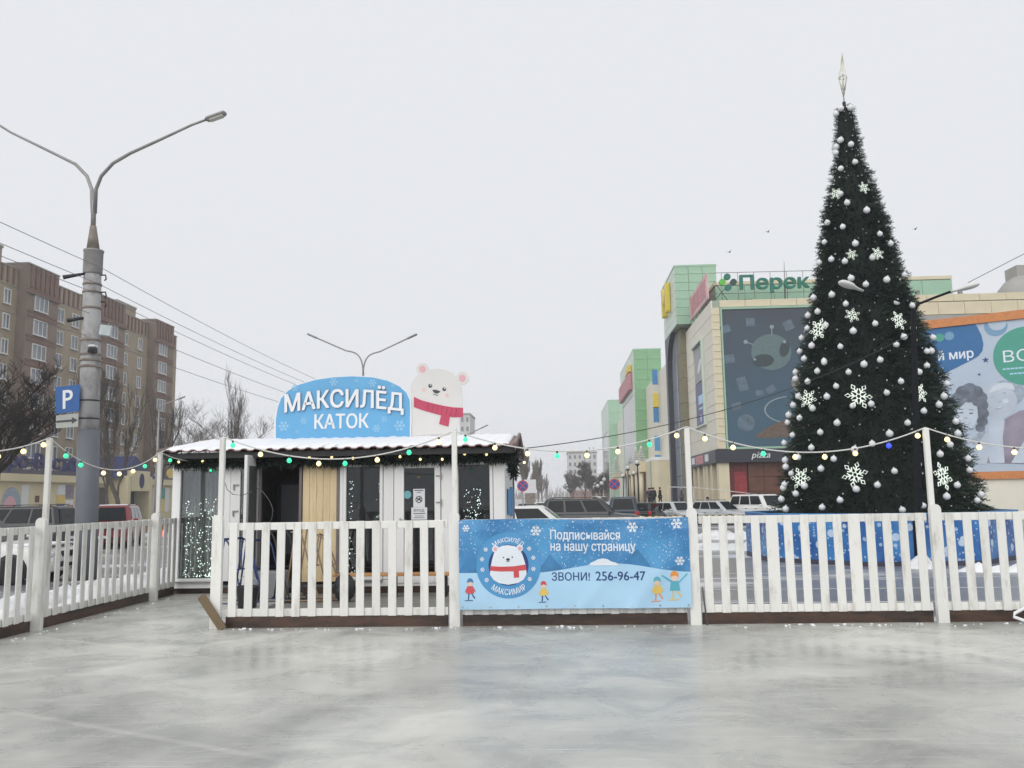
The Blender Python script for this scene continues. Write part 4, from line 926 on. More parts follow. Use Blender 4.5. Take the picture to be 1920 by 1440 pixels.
# overhead wires running along the street between the poles
def wire(label, pts, r=.011, mt='cable_grey', sag_=.0):
    P = []
    for a, b in zip(pts, pts[1:]): P += catenary(a, b, sag_, 14)[(1 if P else 0):]
    return tag(MB().tube(P, r, 5).build('overhead_wire', mt), label, 'wire', 'overhead wires')
for k_, (n_, z0, z1, z2) in enumerate((('topmost', 7.35, 7.05, 7.3), ('second', 6.95, 6.75, 7.0), ('third', 6.72, 6.5, 6.8), ('fourth', 6.2, 6.05, 6.4), ('lowest', 5.65, 5.7, 6.1))):
    wx = -11.10-.06*k_
    wire('%s of the overhead wires strung from the concrete lamp post' % n_, [Vector((wx-.1, -8, z0+.1)), Vector((wx, 20, z0)), Vector((p.x*0-10.5, 46, z1)), Vector((-10.2, 90, z2-1.0))], .008, 'wire_grey', .22)

# ------------------------------------------------------------------ octagonal barrier, Christmas tree, dark lamp
TX, TY = 8.72, 24.4
def bokeh():
    m = bpy.data.materials.new('bokeh_print'); m.use_nodes = True; t = m.node_tree; b = t.nodes['Principled BSDF']; MATS['bokeh_print'] = m; b.inputs['Roughness'].default_value = .4
    tc = t.nodes.new('ShaderNodeTexCoord'); n = t.nodes.new('ShaderNodeTexNoise'); n.inputs['Scale'].default_value = 1.3; t.links.new(tc.outputs['Object'], n.inputs['Vector'])
    r = t.nodes.new('ShaderNodeValToRGB'); r.color_ramp.elements[0].position = .35; r.color_ramp.elements[1].position = .7; r.color_ramp.elements[0].color = (.012, .075, .30, 1); r.color_ramp.elements[1].color = (.06, .28, .62, 1)
    t.links.new(n.outputs['Fac'], r.inputs[0]); cur = r.outputs[0]
    for sc, rad, al in ((3.2, .34, .85), (6, .30, .6), (11, .28, .7)):
        v = t.nodes.new('ShaderNodeTexVoronoi'); v.inputs['Scale'].default_value = sc; t.links.new(tc.outputs['Object'], v.inputs['Vector'])
        s = t.nodes.new('ShaderNodeValToRGB'); e = s.color_ramp.elements; e[0].position = rad*.85; e[1].position = rad; e[0].color = (1, 1, 1, 1); e[1].color = (0, 0, 0, 1); t.links.new(v.outputs['Distance'], s.inputs[0])
        sp = t.nodes.new('ShaderNodeSeparateColor'); t.links.new(v.outputs['Color'], sp.inputs[0]); g = t.nodes.new('ShaderNodeMath'); g.operation = 'GREATER_THAN'; g.inputs[1].default_value = .55; t.links.new(sp.outputs[0], g.inputs[0])
        k_ = t.nodes.new('ShaderNodeMath'); k_.operation = 'MULTIPLY'; t.links.new(s.outputs[0], k_.inputs[0]); t.links.new(g.outputs[0], k_.inputs[1])
        k2 = t.nodes.new('ShaderNodeMath'); k2.operation = 'MULTIPLY'; k2.inputs[1].default_value = al; t.links.new(k_.outputs[0], k2.inputs[0])
        mx = t.nodes.new('ShaderNodeMix'); mx.data_type = 'RGBA'; mx.inputs[7].default_value = (.62, .74, .88, 1); t.links.new(k2.outputs[0], mx.inputs[0]); t.links.new(cur, mx.inputs[6]); cur = mx.outputs[2]
    t.links.new(cur, b.inputs['Base Color'])
bokeh()
bar = thing('barrier', 'blue printed barrier with pale light spots round the Christmas tree', 'barrier', (TX, TY, gz(TY)))
ap_ = 3.22; ro = ap_/math.cos(math.pi/8)
for k_ in range(8):
    a0, a1 = math.pi/8+k_*math.pi/4, math.pi/8+(k_+1)*math.pi/4
    A = Vector((ro*math.cos(a0), ro*math.sin(a0), 0)); B_ = Vector((ro*math.cos(a1), ro*math.sin(a1), 0)); nr = ((A+B_)/2).normalized()
    pf = lambda u, v, d, A=A, B_=B_, nr=nr: A.lerp(B_, u)+Vector((0, 0, v))+nr*d
    MB().prism(rect(.006, .13, .994, 1.235), pf, -.04, 0).build('panel', 'bokeh_print', bar)
    MB().prism(rect(.004, 0, .996, .128), pf, -.05, .008).build('base_strip', mat('strip_dark', (.05, .05, .08), .6), bar)
    MB().prism(rect(.002, 1.237, .998, 1.27), pf, -.10, .012).build('top_rail', mat('rail_blue', (.05, .25, .55), .45), bar)

prof = [(200,17),(300,29),(360,46),(440,67),(500,80),(560,96),(620,113),(700,135),(780,155),(860,171),(920,187),(958,194)]
def tz(py): return at(1600, py, Y=TY).z
PR = [(tz(y), hw/F*TY*.955) for y, hw in prof][::-1]         # (height, radius), bottom to top
PR = [(gz(TY)+.25, PR[0][1]*1.02)]+PR
def trad(z):
    for (z0, r0), (z1, r1) in zip(PR, PR[1:]):
        if z <= z1: return r0+(r1-r0)*(z-z0)/(z1-z0)
    return PR[-1][1]
ZB, ZT = PR[0][0], PR[-1][0]
def axis(z): t_ = (z-ZB)/(ZT-ZB); return Vector((TX+.17-.17*t_, TY, z))    # the tree leans a little to the left
xt = thing('christmas_tree', 'tall dark artificial Christmas tree with white balls inside the blue barrier', 'tree', (0, 0, 0))
MB().tube([axis(gz(TY)), axis(ZT*.5), axis(ZT+.15)], [.14, .12, .05], 10).build('trunk', 'black_plastic', xt)
rnd = random.Random(21)
def crown(name, material, n, f0, f1, ln, seed):
    rnd = random.Random(seed); mb = MB(); V = mb.v; Fc = mb.f
    for _ in range(n):
        while True:
            z = ZB+(ZT-ZB)*rnd.random()
            if rnd.random() < trad(z)/PR[0][1]+.03: break
        a = rnd.uniform(0, 2*math.pi); tier = 1+.03*math.sin(z*8.5+a)+.05*math.sin(a*9+5*math.sin(z*2.1))*math.sin(z*7+a*3)
        r = trad(z)*rnd.uniform(f0, f1)*tier; ca, sa = math.cos(a), math.sin(a); c = axis(z)
        p = Vector((c.x+r*ca, c.y+r*sa, z)); out_ = Vector((ca, sa, rnd.uniform(-.55, .35))).normalized(); L_ = ln*rnd.uniform(.6, 1.25)*min(1, .35+trad(z)*.75)
        # a fir tip: a spine with needles to both sides
        side = out_.cross(Vector((rnd.gauss(0, 1), rnd.gauss(0, 1), rnd.gauss(0, 1)))).normalized()
        for q in range(4):
            b_ = p+out_*L_*(q/4-.35); w_ = side*L_*.34*(1-q*.15)*(1 if q % 2 else -1); k_ = len(V)
            V.append(tuple(b_)); V.append(tuple(b_+w_+out_*L_*.34)); V.append(tuple(b_+out_*L_*.17)); Fc.append([k_, k_+1, k_+2])
        k_ = len(V); V.append(tuple(p+side*L_*.06-out_*L_*.3)); V.append(tuple(p-side*L_*.06-out_*L_*.3)); V.append(tuple(p+out_*L_*.8)); Fc.append([k_, k_+1, k_+2])
    mb.m = [0]*len(Fc); mb.sm = [False]*len(Fc)
    return mb.build(name, material, xt)
crown('crown', 'needle', 16000, .82, .93, .22, 1); crown('crown_tips', 'needle2', 3200, .90, .97, .21, 2); crown('inner_crown', 'needle', 8000, .66, .84, .34, 3)
rnd = random.Random(31); mb = MB()
for _ in range(520):
    z = ZB+(ZT-ZB)*rnd.random()**1.3; a = rnd.uniform(0, 2*math.pi); c = axis(z); r_ = trad(z)*rnd.uniform(.93, .99); q_ = rnd.uniform(.010, .024)
    mb.ball((c.x+r_*math.cos(a), c.y+r_*math.sin(a), z), q_, 5)
stuff(mb.build('tree_lights', mat('led', (.75, .76, .74), .3, var=0), xt))
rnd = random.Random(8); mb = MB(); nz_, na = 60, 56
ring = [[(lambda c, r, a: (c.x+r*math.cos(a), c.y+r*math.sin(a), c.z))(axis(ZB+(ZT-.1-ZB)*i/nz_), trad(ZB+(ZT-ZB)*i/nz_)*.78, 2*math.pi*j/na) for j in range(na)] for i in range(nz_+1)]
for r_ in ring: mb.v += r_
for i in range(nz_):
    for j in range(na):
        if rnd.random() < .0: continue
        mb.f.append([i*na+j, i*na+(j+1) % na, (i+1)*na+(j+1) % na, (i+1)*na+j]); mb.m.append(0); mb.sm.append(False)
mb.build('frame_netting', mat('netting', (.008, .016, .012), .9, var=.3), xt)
tp_ = thing('tree_topper', 'wire crystal spike on the tip of the Christmas tree', 'tree topper', (0, 0, 0))
c0 = at(1583, 200, Y=TY); c1 = at(1579, 100, Y=TY); cm = at(1580, 146, Y=TY); c2 = at(1582, 184, Y=TY)
MB().tube([c0-Vector((0, 0, .3)), c2], .02, 6).build('stem', 'grey_metal', tp_)
for k_ in range(6):
    a = k_*math.pi/3; e = cm+Vector((.125*math.cos(a), .125*math.sin(a), 0)); e2 = cm+Vector((.125*math.cos(a+math.pi/3), .125*math.sin(a+math.pi/3), 0))
    MB().tube([c2, e, cm.lerp(c1, .35)+(e-cm)*.55, c1], .009, 5).build('wire', 'topper', tp_)
    MB().tube([e, e2], .009, 5).build('wire', 'topper', tp_); MB().tube([e, c2.lerp(cm, .4)+(e2-cm)*.45], .009, 5).build('wire', 'topper', tp_)
    if k_ % 2 == 0: MB().tube([e, cm+Vector((0, 0, .12)), cm+(cm-e)], .007, 5).build('wire', 'topper', tp_)
def on_tree(px, py, off=.04):
    """where the line of sight to a photo pixel meets the crown's front"""
    d = fw+rt*((px-960)/F)-up*((py-720)/F); best = None; lo = None
    t0 = (TY-4)/d.y; t1 = (TY+.1)/d.y
    for i in range(500):
        t_ = t0+(t1-t0)*i/499; p = CAM+d*t_; c = axis(p.z); r = math.hypot(p.x-c.x, p.y-c.y)
        if r <= trad(p.z)+off: return p
        if best is None or r-trad(p.z) < best: best = r-trad(p.z); lo = p
    return lo
BZ = [((487,68),(888,68),(535,180),(673,217),(1006,281),(508,355),(786,367),(1103,367),(570,510),(692,528),(940,495),(460,540),(748,680),(1068,693),(1228,650),(880,735),(575,828),(700,910),(410,855),(1160,895),(1298,925),(447,980),(360,1015),(520,1100),(353,1130),(965,1088),(767,1155),(1308,1128),(302,1218),(1224,1208),(393,1287),(652,1295),(1155,1277),(285,1338),(325,1405),(1430,1338),(1470,1335),(1010,1415),(505,1425),(1485,1215)),
      ((295,55),(460,85),(785,100),(403,157),(660,165),(1300,112),(1238,163),(225,165),(225,220),(325,242),(558,280),(1088,240),(1465,260),(248,363),(482,365),(972,333),(1440,362),(207,435),(365,462),(693,440),(845,425),(1400,430),(1275,483),(170,515),(258,540),(565,580),(1142,580),(1537,568),(160,578),(428,657),(995,668),(200,680),(1553,667),(133,745),(355,783),(708,797),(853,750),(1490,757),(1408,835),(248,862),(538,875),(1638,872),(140,885),(145,940),(190,995),(433,955),(1035,975),(1230,920),(1650,967),(135,1085),(125,1112),(298,1095),(228,1160),(895,1088),(722,1122),(1548,1090),(590,1212),(1462,1183),(1712,1215),(1742,1165),(443,1272),(1270,1258),(1100,1293),(145,1287),(110,1205)),
      ((615,555),(697,550),(575,600),(790,797),(612,822),(700,857),(577,880),(572,930),(735,1007),(615,1062),(885,1085),(533,1143),(897,1150),(610,1275),(968,1355),(458,1413),(668,1350))]
OR = [(1440, 380, 4.8), (1440, 660, 4.364), (1440, 80, 4.5)]
bl = MB().ball((0, 0, 0), .093, 14); bl.lathe([(.022, .088), (.022, .115), (.012, .118)], (0, 0, 0), 8)
ball0 = None
for lst, (ox, oy, sc) in zip(BZ, OR):
    for X_, Y_ in lst:
        p = on_tree(ox+X_/sc, oy+Y_/sc, .05)
        if ball0 is None: ball0 = bl.build('bauble', 'ball'); o = ball0
        else: o = link('bauble', ball0.data)
        o.location = p; s_ = rnd.uniform(.82, 1.0); o.scale = (s_, s_, s_); o.rotation_euler = (rnd.uniform(-.3, .3), rnd.uniform(-.3, .3), rnd.uniform(0, 6))
        tag(o, 'white ball ornament hanging on the big Christmas tree', 'bauble', 'white baubles on the Christmas tree')
# lit snowflakes: six arms, each a rod with a diamond loop at its end
def flake_mesh():
    mb = MB()
    for k_ in range(6):
        a = k_*math.pi/3; e = Vector((math.cos(a), 0, math.sin(a))); n_ = Vector((-math.sin(a), 0, math.cos(a)))
        mb.tube([e*.16, e*.62], .05, 6)
        mb.tube([e*.60, e*.78+n_*.15, e*1.0, e*.78-n_*.15, e*.60], .042, 6)
        for sg_ in (-1, 1): mb.tube([e*.32, e*.55+n_*.24*sg_], .045, 6)
    mb.tube([Vector((.17*math.cos(a), 0, .17*math.sin(a))) for a in [2*math.pi*i/12 for i in range(13)]], .04, 6)
    return mb
f0 = None
for px, py, r_, yaw, lab in ((1567,363,12,-25,'topmost left snowflake on the Christmas tree'), (1620,352,12,15,'topmost right snowflake on the Christmas tree'), (1597,477,11,0,'small dim snowflake in the upper middle of the tree'), (1646,475,13,20,'snowflake in the upper right of the tree, a ball before it'), (1598,591,14,0,'thin dim snowflake above the middle of the tree, left of the lamp arm'), (1685,601,18,25,'bright snowflake under the dark lamp arms'), (1534,618,21,-58,'snowflake turned nearly edge-on at the left of the tree'), (1610,743,24,0,'large bright snowflake in the middle of the tree'), (1514.5,748,18,-48,'turned snowflake at the left edge of the tree, mid height'), (1726,736,19,35,'snowflake right of the dark lamp pole, mid height'), (1603,890,23,0,'large bright snowflake low in the middle of the tree'), (1501,897,21,-55,'turned dim snowflake low at the left of the tree'), (1768,893,25,30,'large snowflake low behind the white fence mast')):
    p = on_tree(px, py, .10)
    if f0 is None: f0 = flake_mesh().build('snowflake_ornament', 'flake'); o = f0
    else: o = link('snowflake_ornament', f0.data)
    s_ = r_/F*p.y*1.04; o.location = p; o.scale = (s_, s_, s_); o.rotation_euler = (R(-8), R(rnd.uniform(-20, 20)), R(yaw)); tag(o, lab, 'snowflake', 'lit snowflakes on the Christmas tree')

LX, LY = 8.42, 20.6
dl = thing('street_lamp', 'dark double-armed lamp post in front of the Christmas tree', 'street lamp', (0, 0, 0))
g0 = Vector((LX-.08, LY, gz(LY)))
MB().tube([g0, Vector((LX-.06, LY, 1.2)), Vector((LX, LY, 1.25)), Vector((LX+.22, LY, 5.9))], [.105, .10, .085, .06], 12).build('post', 'lamp_dark', dl)
for pts_, c, yw in ((((1716,590),(1690,566),(1655,553),(1622,545)), (1598,538), -1), (((1712,590),(1722,570),(1755,557),(1782,547)), (1806,541), 1)):
    P = [at(x, y, Y=LY) for x, y in pts_]; a_ = MB().tube(P, .03, 8).build('arm', 'lamp_dark', dl)
    hc = at(*c, Y=LY); d = (hc-P[-1]).normalized(); d = Vector((d.x, d.y-.25, d.z)).normalized(); rot = d.to_track_quat('X', 'Z').to_matrix()
    hd = MB(); prof_ = [(0, .05), (.18, .06), (.24, .085), (.34, .135), (.48, .15), (.60, .12), (.66, .05)]
    b_ = len(hd.v); n_ = 14
    for x, w_ in prof_:
        for j in range(n_):
            t_ = 2*math.pi*j/n_; hd.v.append(tuple(hc+rot @ Vector((x-.3, w_*math.cos(t_), (.62 if math.sin(t_) > 0 else .42)*w_*math.sin(t_)))))
    for i in range(len(prof_)-1):
        for j in range(n_): hd.f.append([b_+i*n_+j, b_+i*n_+(j+1) % n_, b_+(i+1)*n_+(j+1) % n_, b_+(i+1)*n_+j]); hd.m.append(0); hd.sm.append(True)
    hd.f.append([b_+j for j in range(n_)]); hd.m.append(0); hd.sm.append(False); hd.f.append([b_+(len(prof_)-1)*n_+j for j in range(n_)]); hd.m.append(0); hd.sm.append(False)
    ho = hd.build('lamp_head', 'lamp_white', a_)
MB().tube(catenary((-.72, 15.0, 2.42), (LX+.19, LY, 5.35), .45, 30), .008, 6).build('cable', 'cable_black', tag(bpy.data.objects.new('power_cable', None), 'black cable rising from the hut corner to the dark lamp post', 'cable'))
COL.objects.link(bpy.data.objects['power_cable'])
wire('thin wire leaving the right lamp head for the upper right corner', [at(1815, 530, Y=20.6), at(1990, 440, Y=19)], .008)

# ------------------------------------------------------------------ shopping mall
mat('tile_green', (.33, .52, .38), .35, var=.06, scale=.6); mat('tile_green_deep', (.21, .41, .22), .35, var=.06, scale=.6)
mat('tile_pale', (.60, .70, .60), .4, var=.05, scale=.6); mat('tile_cream', (.70, .62, .44), .5, var=.06, scale=.8); mat('wall_cream', (.76, .73, .62), .6, var=.05, scale=.5)
mat('joint', (.36, .42, .34), .8, var=.1); mat('olive', (.22, .20, .13), .7, var=.15); mat('shop_brown', (.13, .050, .028), .6, var=.2, scale=2); mat('shop_red', (.16, .02, .02), .5, var=.2)
mat('band_dark', (.028, .032, .045), .45, var=.1); mat('mall_glass', (.36, .40, .45), .1, var=.1, spec=.8); mat('mall_dark_glass', (.035, .04, .05), .1, var=.1, spec=.8)
mat('concrete_wall', (.36, .35, .33), .8, var=.12, scale=.5); mat('sign_yellow', (.72, .56, .05), .4, var=.05); mat('sign_pink', (.66, .42, .42), .5, var=.25, scale=.8); mat('sign_redpanel', (.52, .22, .24), .5, var=.3)
mat('sign_green', (.008, .17, .115), .4, var=.05); mat('sign_leaf', (.12, .50, .06), .4, var=.05); mat('sign_leaf_dark', (.02, .06, .05), .4, var=.05); mat('poster_purple', (.10, .10, .24), .45, var=.2, scale=.4); mat('poster_grey', (.24, .25, .26), .35, var=.25, scale=.35)
mall = thing('shopping_mall', 'green and cream shopping mall with a big dark poster and roof lettering', 'building', (0, 0, 0))
PZ = .5
struct(MB().box(9.0, 70, 66, 230, -.6, PZ).build('plaza', 'wet_plinth'))
for k_ in range(5): struct(MB().box(5.6+k_*.7, 9.0-.002, 80+k_*.01, 140-k_*.01, -.6, -.28+k_*.17).build('plaza_step', 'wet_plinth'))
MX = 13.05
MB().box(MX+.12, 44, 70.12, 84, 4.2, 17.45).build('main_wall', 'joint', mall); MB().box(MX+1.2, 44, 71.2, 84, PZ, 4.2).build('ground_floor_wall', 'shop_brown', mall)
MB().box(MX+.13, 44, 84.01, 230, PZ, 16.9).build('rear_wall', 'wall_cream', mall)
PC = {}
def clad(o, u, v, nu, nv, su, sv, material, name='panel', th=.12, gap=.025, skip=None, parent=None):
    """individual cladding panels on a plane; u, v unit vectors, outward normal u x v"""
    o, u, v = Vector(o), Vector(u), Vector(v); n_ = u.cross(v); key = (su, sv, material, th)
    rot = Matrix((u, v, n_)).transposed().to_euler()
    for j in range(nv):
        for i in range(nu):
            if skip and skip(i, j): continue
            if key not in PC:
                m_ = MB(); m_.cbox((0, 0, 0), (su-gap, sv-gap, th), bev=.012); ob = m_.build(name, material, parent or mall); PC[key] = ob.data
            else: ob = link(name, PC[key], parent or mall)
            ob.location = o+u*((i+.5)*su)+v*((j+.5)*sv)+n_*(th/2-.02+random.uniform(-.006, .006)); ob.rotation_euler = rot
XU, YU, ZU = Vector((1, 0, 0)), Vector((0, 1, 0)), Vector((0, 0, 1))
# front: corner pier, fascia, wall over the shops
clad((MX, 70.1, 5.15), XU, ZU, 1, 19, .70, .615, 'tile_cream'); clad((MX+.70, 70.1, 16.85), XU, ZU, 13, 1, 2.1, .60, 'tile_cream')
# side of the main block, street facing (normal -x): u runs towards the camera
clad((MX+.1, 84, 5.15), -YU, ZU, 4, 10, 3.5, 1.23, 'wall_cream', skip=lambda i, j: i in (1, 2) and 2 <= j <= 7)
clad((MX+.1, 80.5, 7.6), -YU, ZU, 1, 6, .55, 1.23, 'wall_cream'); clad((MX+.1, 74.25, 7.6), -YU, ZU, 1, 6, .75, 1.23, 'wall_cream')
for z0, z1, m_ in ((7.7, 11.5, 'poster_purple'), (11.65, 14.9, 'poster_grey')):
    pf = lambda u, v, d: Vector((MX+.06-d, u, v))
    MB().prism(rect(74.5, z0, 79.8, z1), pf, -.04, .02).build('side_poster', m_, mall)
pf = lambda u, v, d: Vector((MX+.06-d, 80-u, v))
decal('poster_print', [rect(1.6, 9.6, 4.0, 10.4), rect(1.9, 9.1, 3.7, 9.3), circ(2.6, 8.3, .35, 12)], 'print_snow', mall, pf, .02, .035); decal('poster_print', [circ(2.9, 13, 1.1, 20, .45, rot=.4)], 'paper', mall, pf, .02, .035)
MB().prism(rect(74.3, 7.5, 74.42, 15.1), lambda u, v, d: Vector((MX-d, u, v)), -.1, .25).build('poster_frame', 'tile_pale', mall); MB().prism(rect(74.42, 14.95, 79.95, 15.1), lambda u, v, d: Vector((MX-d, u, v)), -.1, .25).build('poster_frame', 'tile_pale', mall)
MB().prism(rect(74.42, 7.5, 79.95, 7.62), lambda u, v, d: Vector((MX-d, u, v)), -.1, .25).build('poster_frame', 'tile_pale', mall)
# dark fascia band with lettering over the shops
MB().box(MX-.25, 30, 69.75, 70.05, 4.05, 5.1).build('shop_band', 'band_dark', mall); MB().box(MX-.25, MX+.05, 70.055, 83.9, 4.05, 5.1).build('shop_band', 'band_dark', mall)
ff = lambda y: (lambda u, v, d: Vector((u, y-d, v)))
text('lettering', 'pizza', 'letter_white', mall, ff(69.75), 15.65, 4.22, 1.5, .62, 0, .05, shear=.25)
sidef = lambda u, v, d: Vector((MX-.25-d, 84-u, v)); decal('side_sign', [rect(4.4, 4.2, 8.6, 4.95)], 'sign_redpanel', mall, sidef, 0, .04); decal('side_sign', [rect(2.2, 4.3, 3.8, 4.9), rect(9.4, 4.3, 11, 4.9)], 'paper', mall, sidef, 0, .04)
# columns and shop fronts at ground level
for a, b in ((MX, MX+.85),): MB().box(a, b, 70.02, 70.9, PZ, 4.04).build('column', 'tile_cream', mall)
for y in (72.9, 75.2, 76.6, 79.5, 82.2): MB().box(MX, MX+.5, y, y+1.0, PZ, 4.04).build('column', 'tile_cream', mall)
MB().box(MX+.52, MX+.6, 71, 84, PZ, 4.04).build('shop_window', 'shop_brown', mall)
MB().box(MX+.98, MX+2.4, 70.6, 70.7, PZ, 4.04).build('shop_window', 'shop_red', mall)
MB().box(MX+1.35, MX+2.3, 70.55, 70.59, 1.2, 3.3).build('red_poster', mat('poster_red', (.30, .03, .035), .5, var=.3), mall)
for k_ in range(9):
    for j in range(3): MB().cbox((MX+2.42+.62+k_*1.24, 70.45, PZ+.6+j*1.18), (1.22, .08, 1.16), bev=.015).build('shop_panel', 'shop_brown', mall)
# big dark poster
def poster_mat():
    m = bpy.data.materials.new('space_poster'); m.use_nodes = True; t = m.node_tree; b = t.nodes['Principled BSDF']; MATS['space_poster'] = m; b.inputs['Roughness'].default_value = .35
    tc = t.nodes.new('ShaderNodeTexCoord'); sp = t.nodes.new('ShaderNodeSeparateXYZ'); t.links.new(tc.outputs['Object'], sp.inputs[0])
    n = t.nodes.new('ShaderNodeTexNoise'); n.inputs['Scale'].default_value = .35; n.inputs['Detail'].default_value = 6; t.links.new(tc.outputs['Object'], n.inputs['Vector'])
    mr = t.nodes.new('ShaderNodeMapRange'); mr.inputs[1].default_value = 17; mr.inputs[2].default_value = 5; t.links.new(sp.outputs[2], mr.inputs[0])
    ad = t.nodes.new('ShaderNodeMath'); ad.operation = 'MULTIPLY_ADD'; ad.inputs[1].default_value = .5; t.links.new(n.outputs['Fac'], ad.inputs[0]); t.links.new(mr.outputs[0], ad.inputs[2])
    r = t.nodes.new('ShaderNodeValToRGB'); r.color_ramp.elements[0].position = .2; r.color_ramp.elements[1].position = 1.2 if False else 1.0
    r.color_ramp.elements[0].color = (.048, .055, .070, 1); r.color_ramp.elements[1].color = (.045, .105, .155, 1); t.links.new(ad.outputs[0], r.inputs[0]); t.links.new(r.outputs[0], b.inputs['Base Color'])
poster_mat()
pfn = ff(70.02); q70 = lambda px, py: (lambda p: (p.x, p.z))(at(px, py, Y=70.0)); s70 = lambda px: px/F*70
MB().prism(rect(MX+.86, 5.30, 27, 16.62), pfn, -.03, .02).build('poster', 'space_poster', mall)
for a, b, c, d in ((MX+.72, MX+.85, 5.13, 16.8), (27.01, 27.15, 5.13, 16.8)): MB().prism(rect(a, c, b, d), pfn, -.05, .12).build('poster_frame', 'tile_green', mall)
for c, d in ((5.12, 5.28), (16.65, 16.82)): MB().prism(rect(MX+.86, c, 27, d), pfn, -.05, .12).build('poster_frame', 'tile_green', mall)
decal('poster_print', [circ(*q70(1446, 660), s70(37), 32, s70(34))], mat('pp_teal', (.11, .175, .18), .4, var=.1), mall, pfn, .02, .03)
decal('poster_print', [circ(*q70(1431, 676), s70(20), 22, s70(12), rot=.05), circ(*q70(1471, 654), s70(9), 18, s70(16), rot=-.3)], mat('pp_dark', (.035, .055, .06), .3, var=.1), mall, pfn, .03, .04)
decal('poster_print', [circ(*q70(1447, 613), s70(4), 10), circ(*q70(1398, 641), s70(4), 10), bar2(*q70(1447, 614), *q70(1447, 628), s70(1.5)), bar2(*q70(1398, 641), *q70(1412, 646), s70(1.5)), circ(*q70(1471, 641), s70(3), 8), circ(*q70(1415, 674), s70(2.5), 8)], mat('pp_pale', (.25, .32, .36), .4, var=.1), mall, pfn, .03, .042)
decal('poster_print', [circ(*q70(1525, 710), s70(42), 24, s70(28), rot=.3)], mat('pp_tan', (.25, .24, .20), .4, var=.2), mall, pfn, .02, .03)
for px, py, a, b, ro_ in ((1360,617,9,7,.3),(1407,604,8,8,0),(1478,610,9,9,.4),(1367,673,10,8,.1),(1392,720,9,13,.25),(1425,737,8,5,0),(1445,730,9,6,.5),(1381,762,9,7,.2),(1518,728,7,7,.2)):
    c = q70(px, py); ca, sa = math.cos(ro_), math.sin(ro_); w_, h_ = s70(a), s70(b)
    decal('poster_print', [[(c[0]+x*ca-y*sa, c[1]+x*sa+y*ca) for x, y in ((-w_,-h_),(w_,-h_),(w_,h_),(-w_,h_))]], 'pp_pale2' if 'pp_pale2' in MATS else mat('pp_pale2', (.105, .155, .20), .4, var=.3, scale=1.5), mall, pfn, .02, .03)
c = q70(1399, 793); decal('poster_print', [circ(*c, s70(16), 24)], 'pp_pale2', mall, pfn, .02, .03)
c = q70(1486, 768)
decal('poster_print', [[(c[0]+s70(52)*math.cos(a), c[1]+s70(26)*math.sin(a)) for a in [R(100)+R(150)*i/20 for i in range(21)]]+[(c[0]+s70(49)*math.cos(a), c[1]+s70(24)*math.sin(a)) for a in [R(250)-R(150)*i/20 for i in range(21)]]], 'pp_pale', mall, pfn, .02, .034)
decal('poster_print', [[q70(1413, 820), q70(1440, 800), q70(1500, 775), q70(1540, 770), q70(1560, 812), q70(1440, 822)]], mat('pp_wood', (.14, .10, .075), .5, var=.3), mall, pfn, .02, .036)
# set-back green roof storey with the grocery lettering and its frame
MB().box(MX+1.0, 34, 73.1, 83.9, 17.46, 19.45).build('roof_storey', 'joint', mall); clad((MX+1.0, 73.08, 17.47), XU, ZU, 8, 1, 2.5, 1.9, 'tile_green'); MB().box(MX+.9, 34.1, 73.0, 84, 19.46, 19.75).build('roof_cap', 'tile_cream', mall)
x0, z0 = q70(1389, 541); x1, z1 = q70(1519, 509)
text('roof_lettering', 'Перек', 'sign_green', mall, ff(70.5), x0, z0-.35, x1-x0, z1-z0+.30, 0, .25, bold=.025)
for px, py, m_, rz in ((1365, 517, 'sign_green', 0), (1377, 527, 'sign_leaf_dark', 0), (1367, 537, 'sign_green', 0), (1356, 527, 'sign_leaf', 0)):
    c = q70(px, py); decal('roof_emblem', [circ(*c, s70(6.4), 20)], m_, mall, ff(70.5), 0, .2)
for k_ in range(9): MB().tube([(14.2+k_*1.35, 70.9, 17.5), (14.2+k_*1.35, 70.9, 20.0)], .025, 5).build('sign_strut', 'grey_metal', mall)
for z in (18.2, 20.0): MB().tube([(13.6, 70.85, z), (25.5, 70.85, z-.06)], .03, 5).build('sign_rail', 'grey_metal', mall)
MB().tube([(19.4, 71, 17.5), (19.5, 71, 20.9)], [.08, .02], 6).build('mast', 'grey_metal', mall)
for a, b in (((13.4, 17.5), (15.2, 19.4)), ((14.6, 17.5), (13.5, 19.2)), ((14, 17.5), (16.6, 17.6))): MB().tube([(a[0], 70.6, a[1]), (b[0], 70.6, b[1])], .03, 5).build('brace', 'band_dark', mall)
# pinkish sign board along the side roof edge
sf2 = lambda u, v, d: Vector((MX-d, 71.3+u, v))
MB().prism(rect(0, 17.9, 9.5, 20.15), sf2, -.12, .02).build('side_roof_sign', 'sign_pink', mall); decal('side_roof_letters', [rect(.8+k_*1.0, 18.3, 1.5+k_*1.0, 19.8) for k_ in range(8)], 'sign_redpanel', mall, sf2, .02, .05)
for k_ in range(6): MB().tube([(MX+.3, 71.5+k_*1.7, 17.4), (MX+.05, 71.5+k_*1.7, 18.5)], .03, 5).build('brace', 'band_dark', mall)
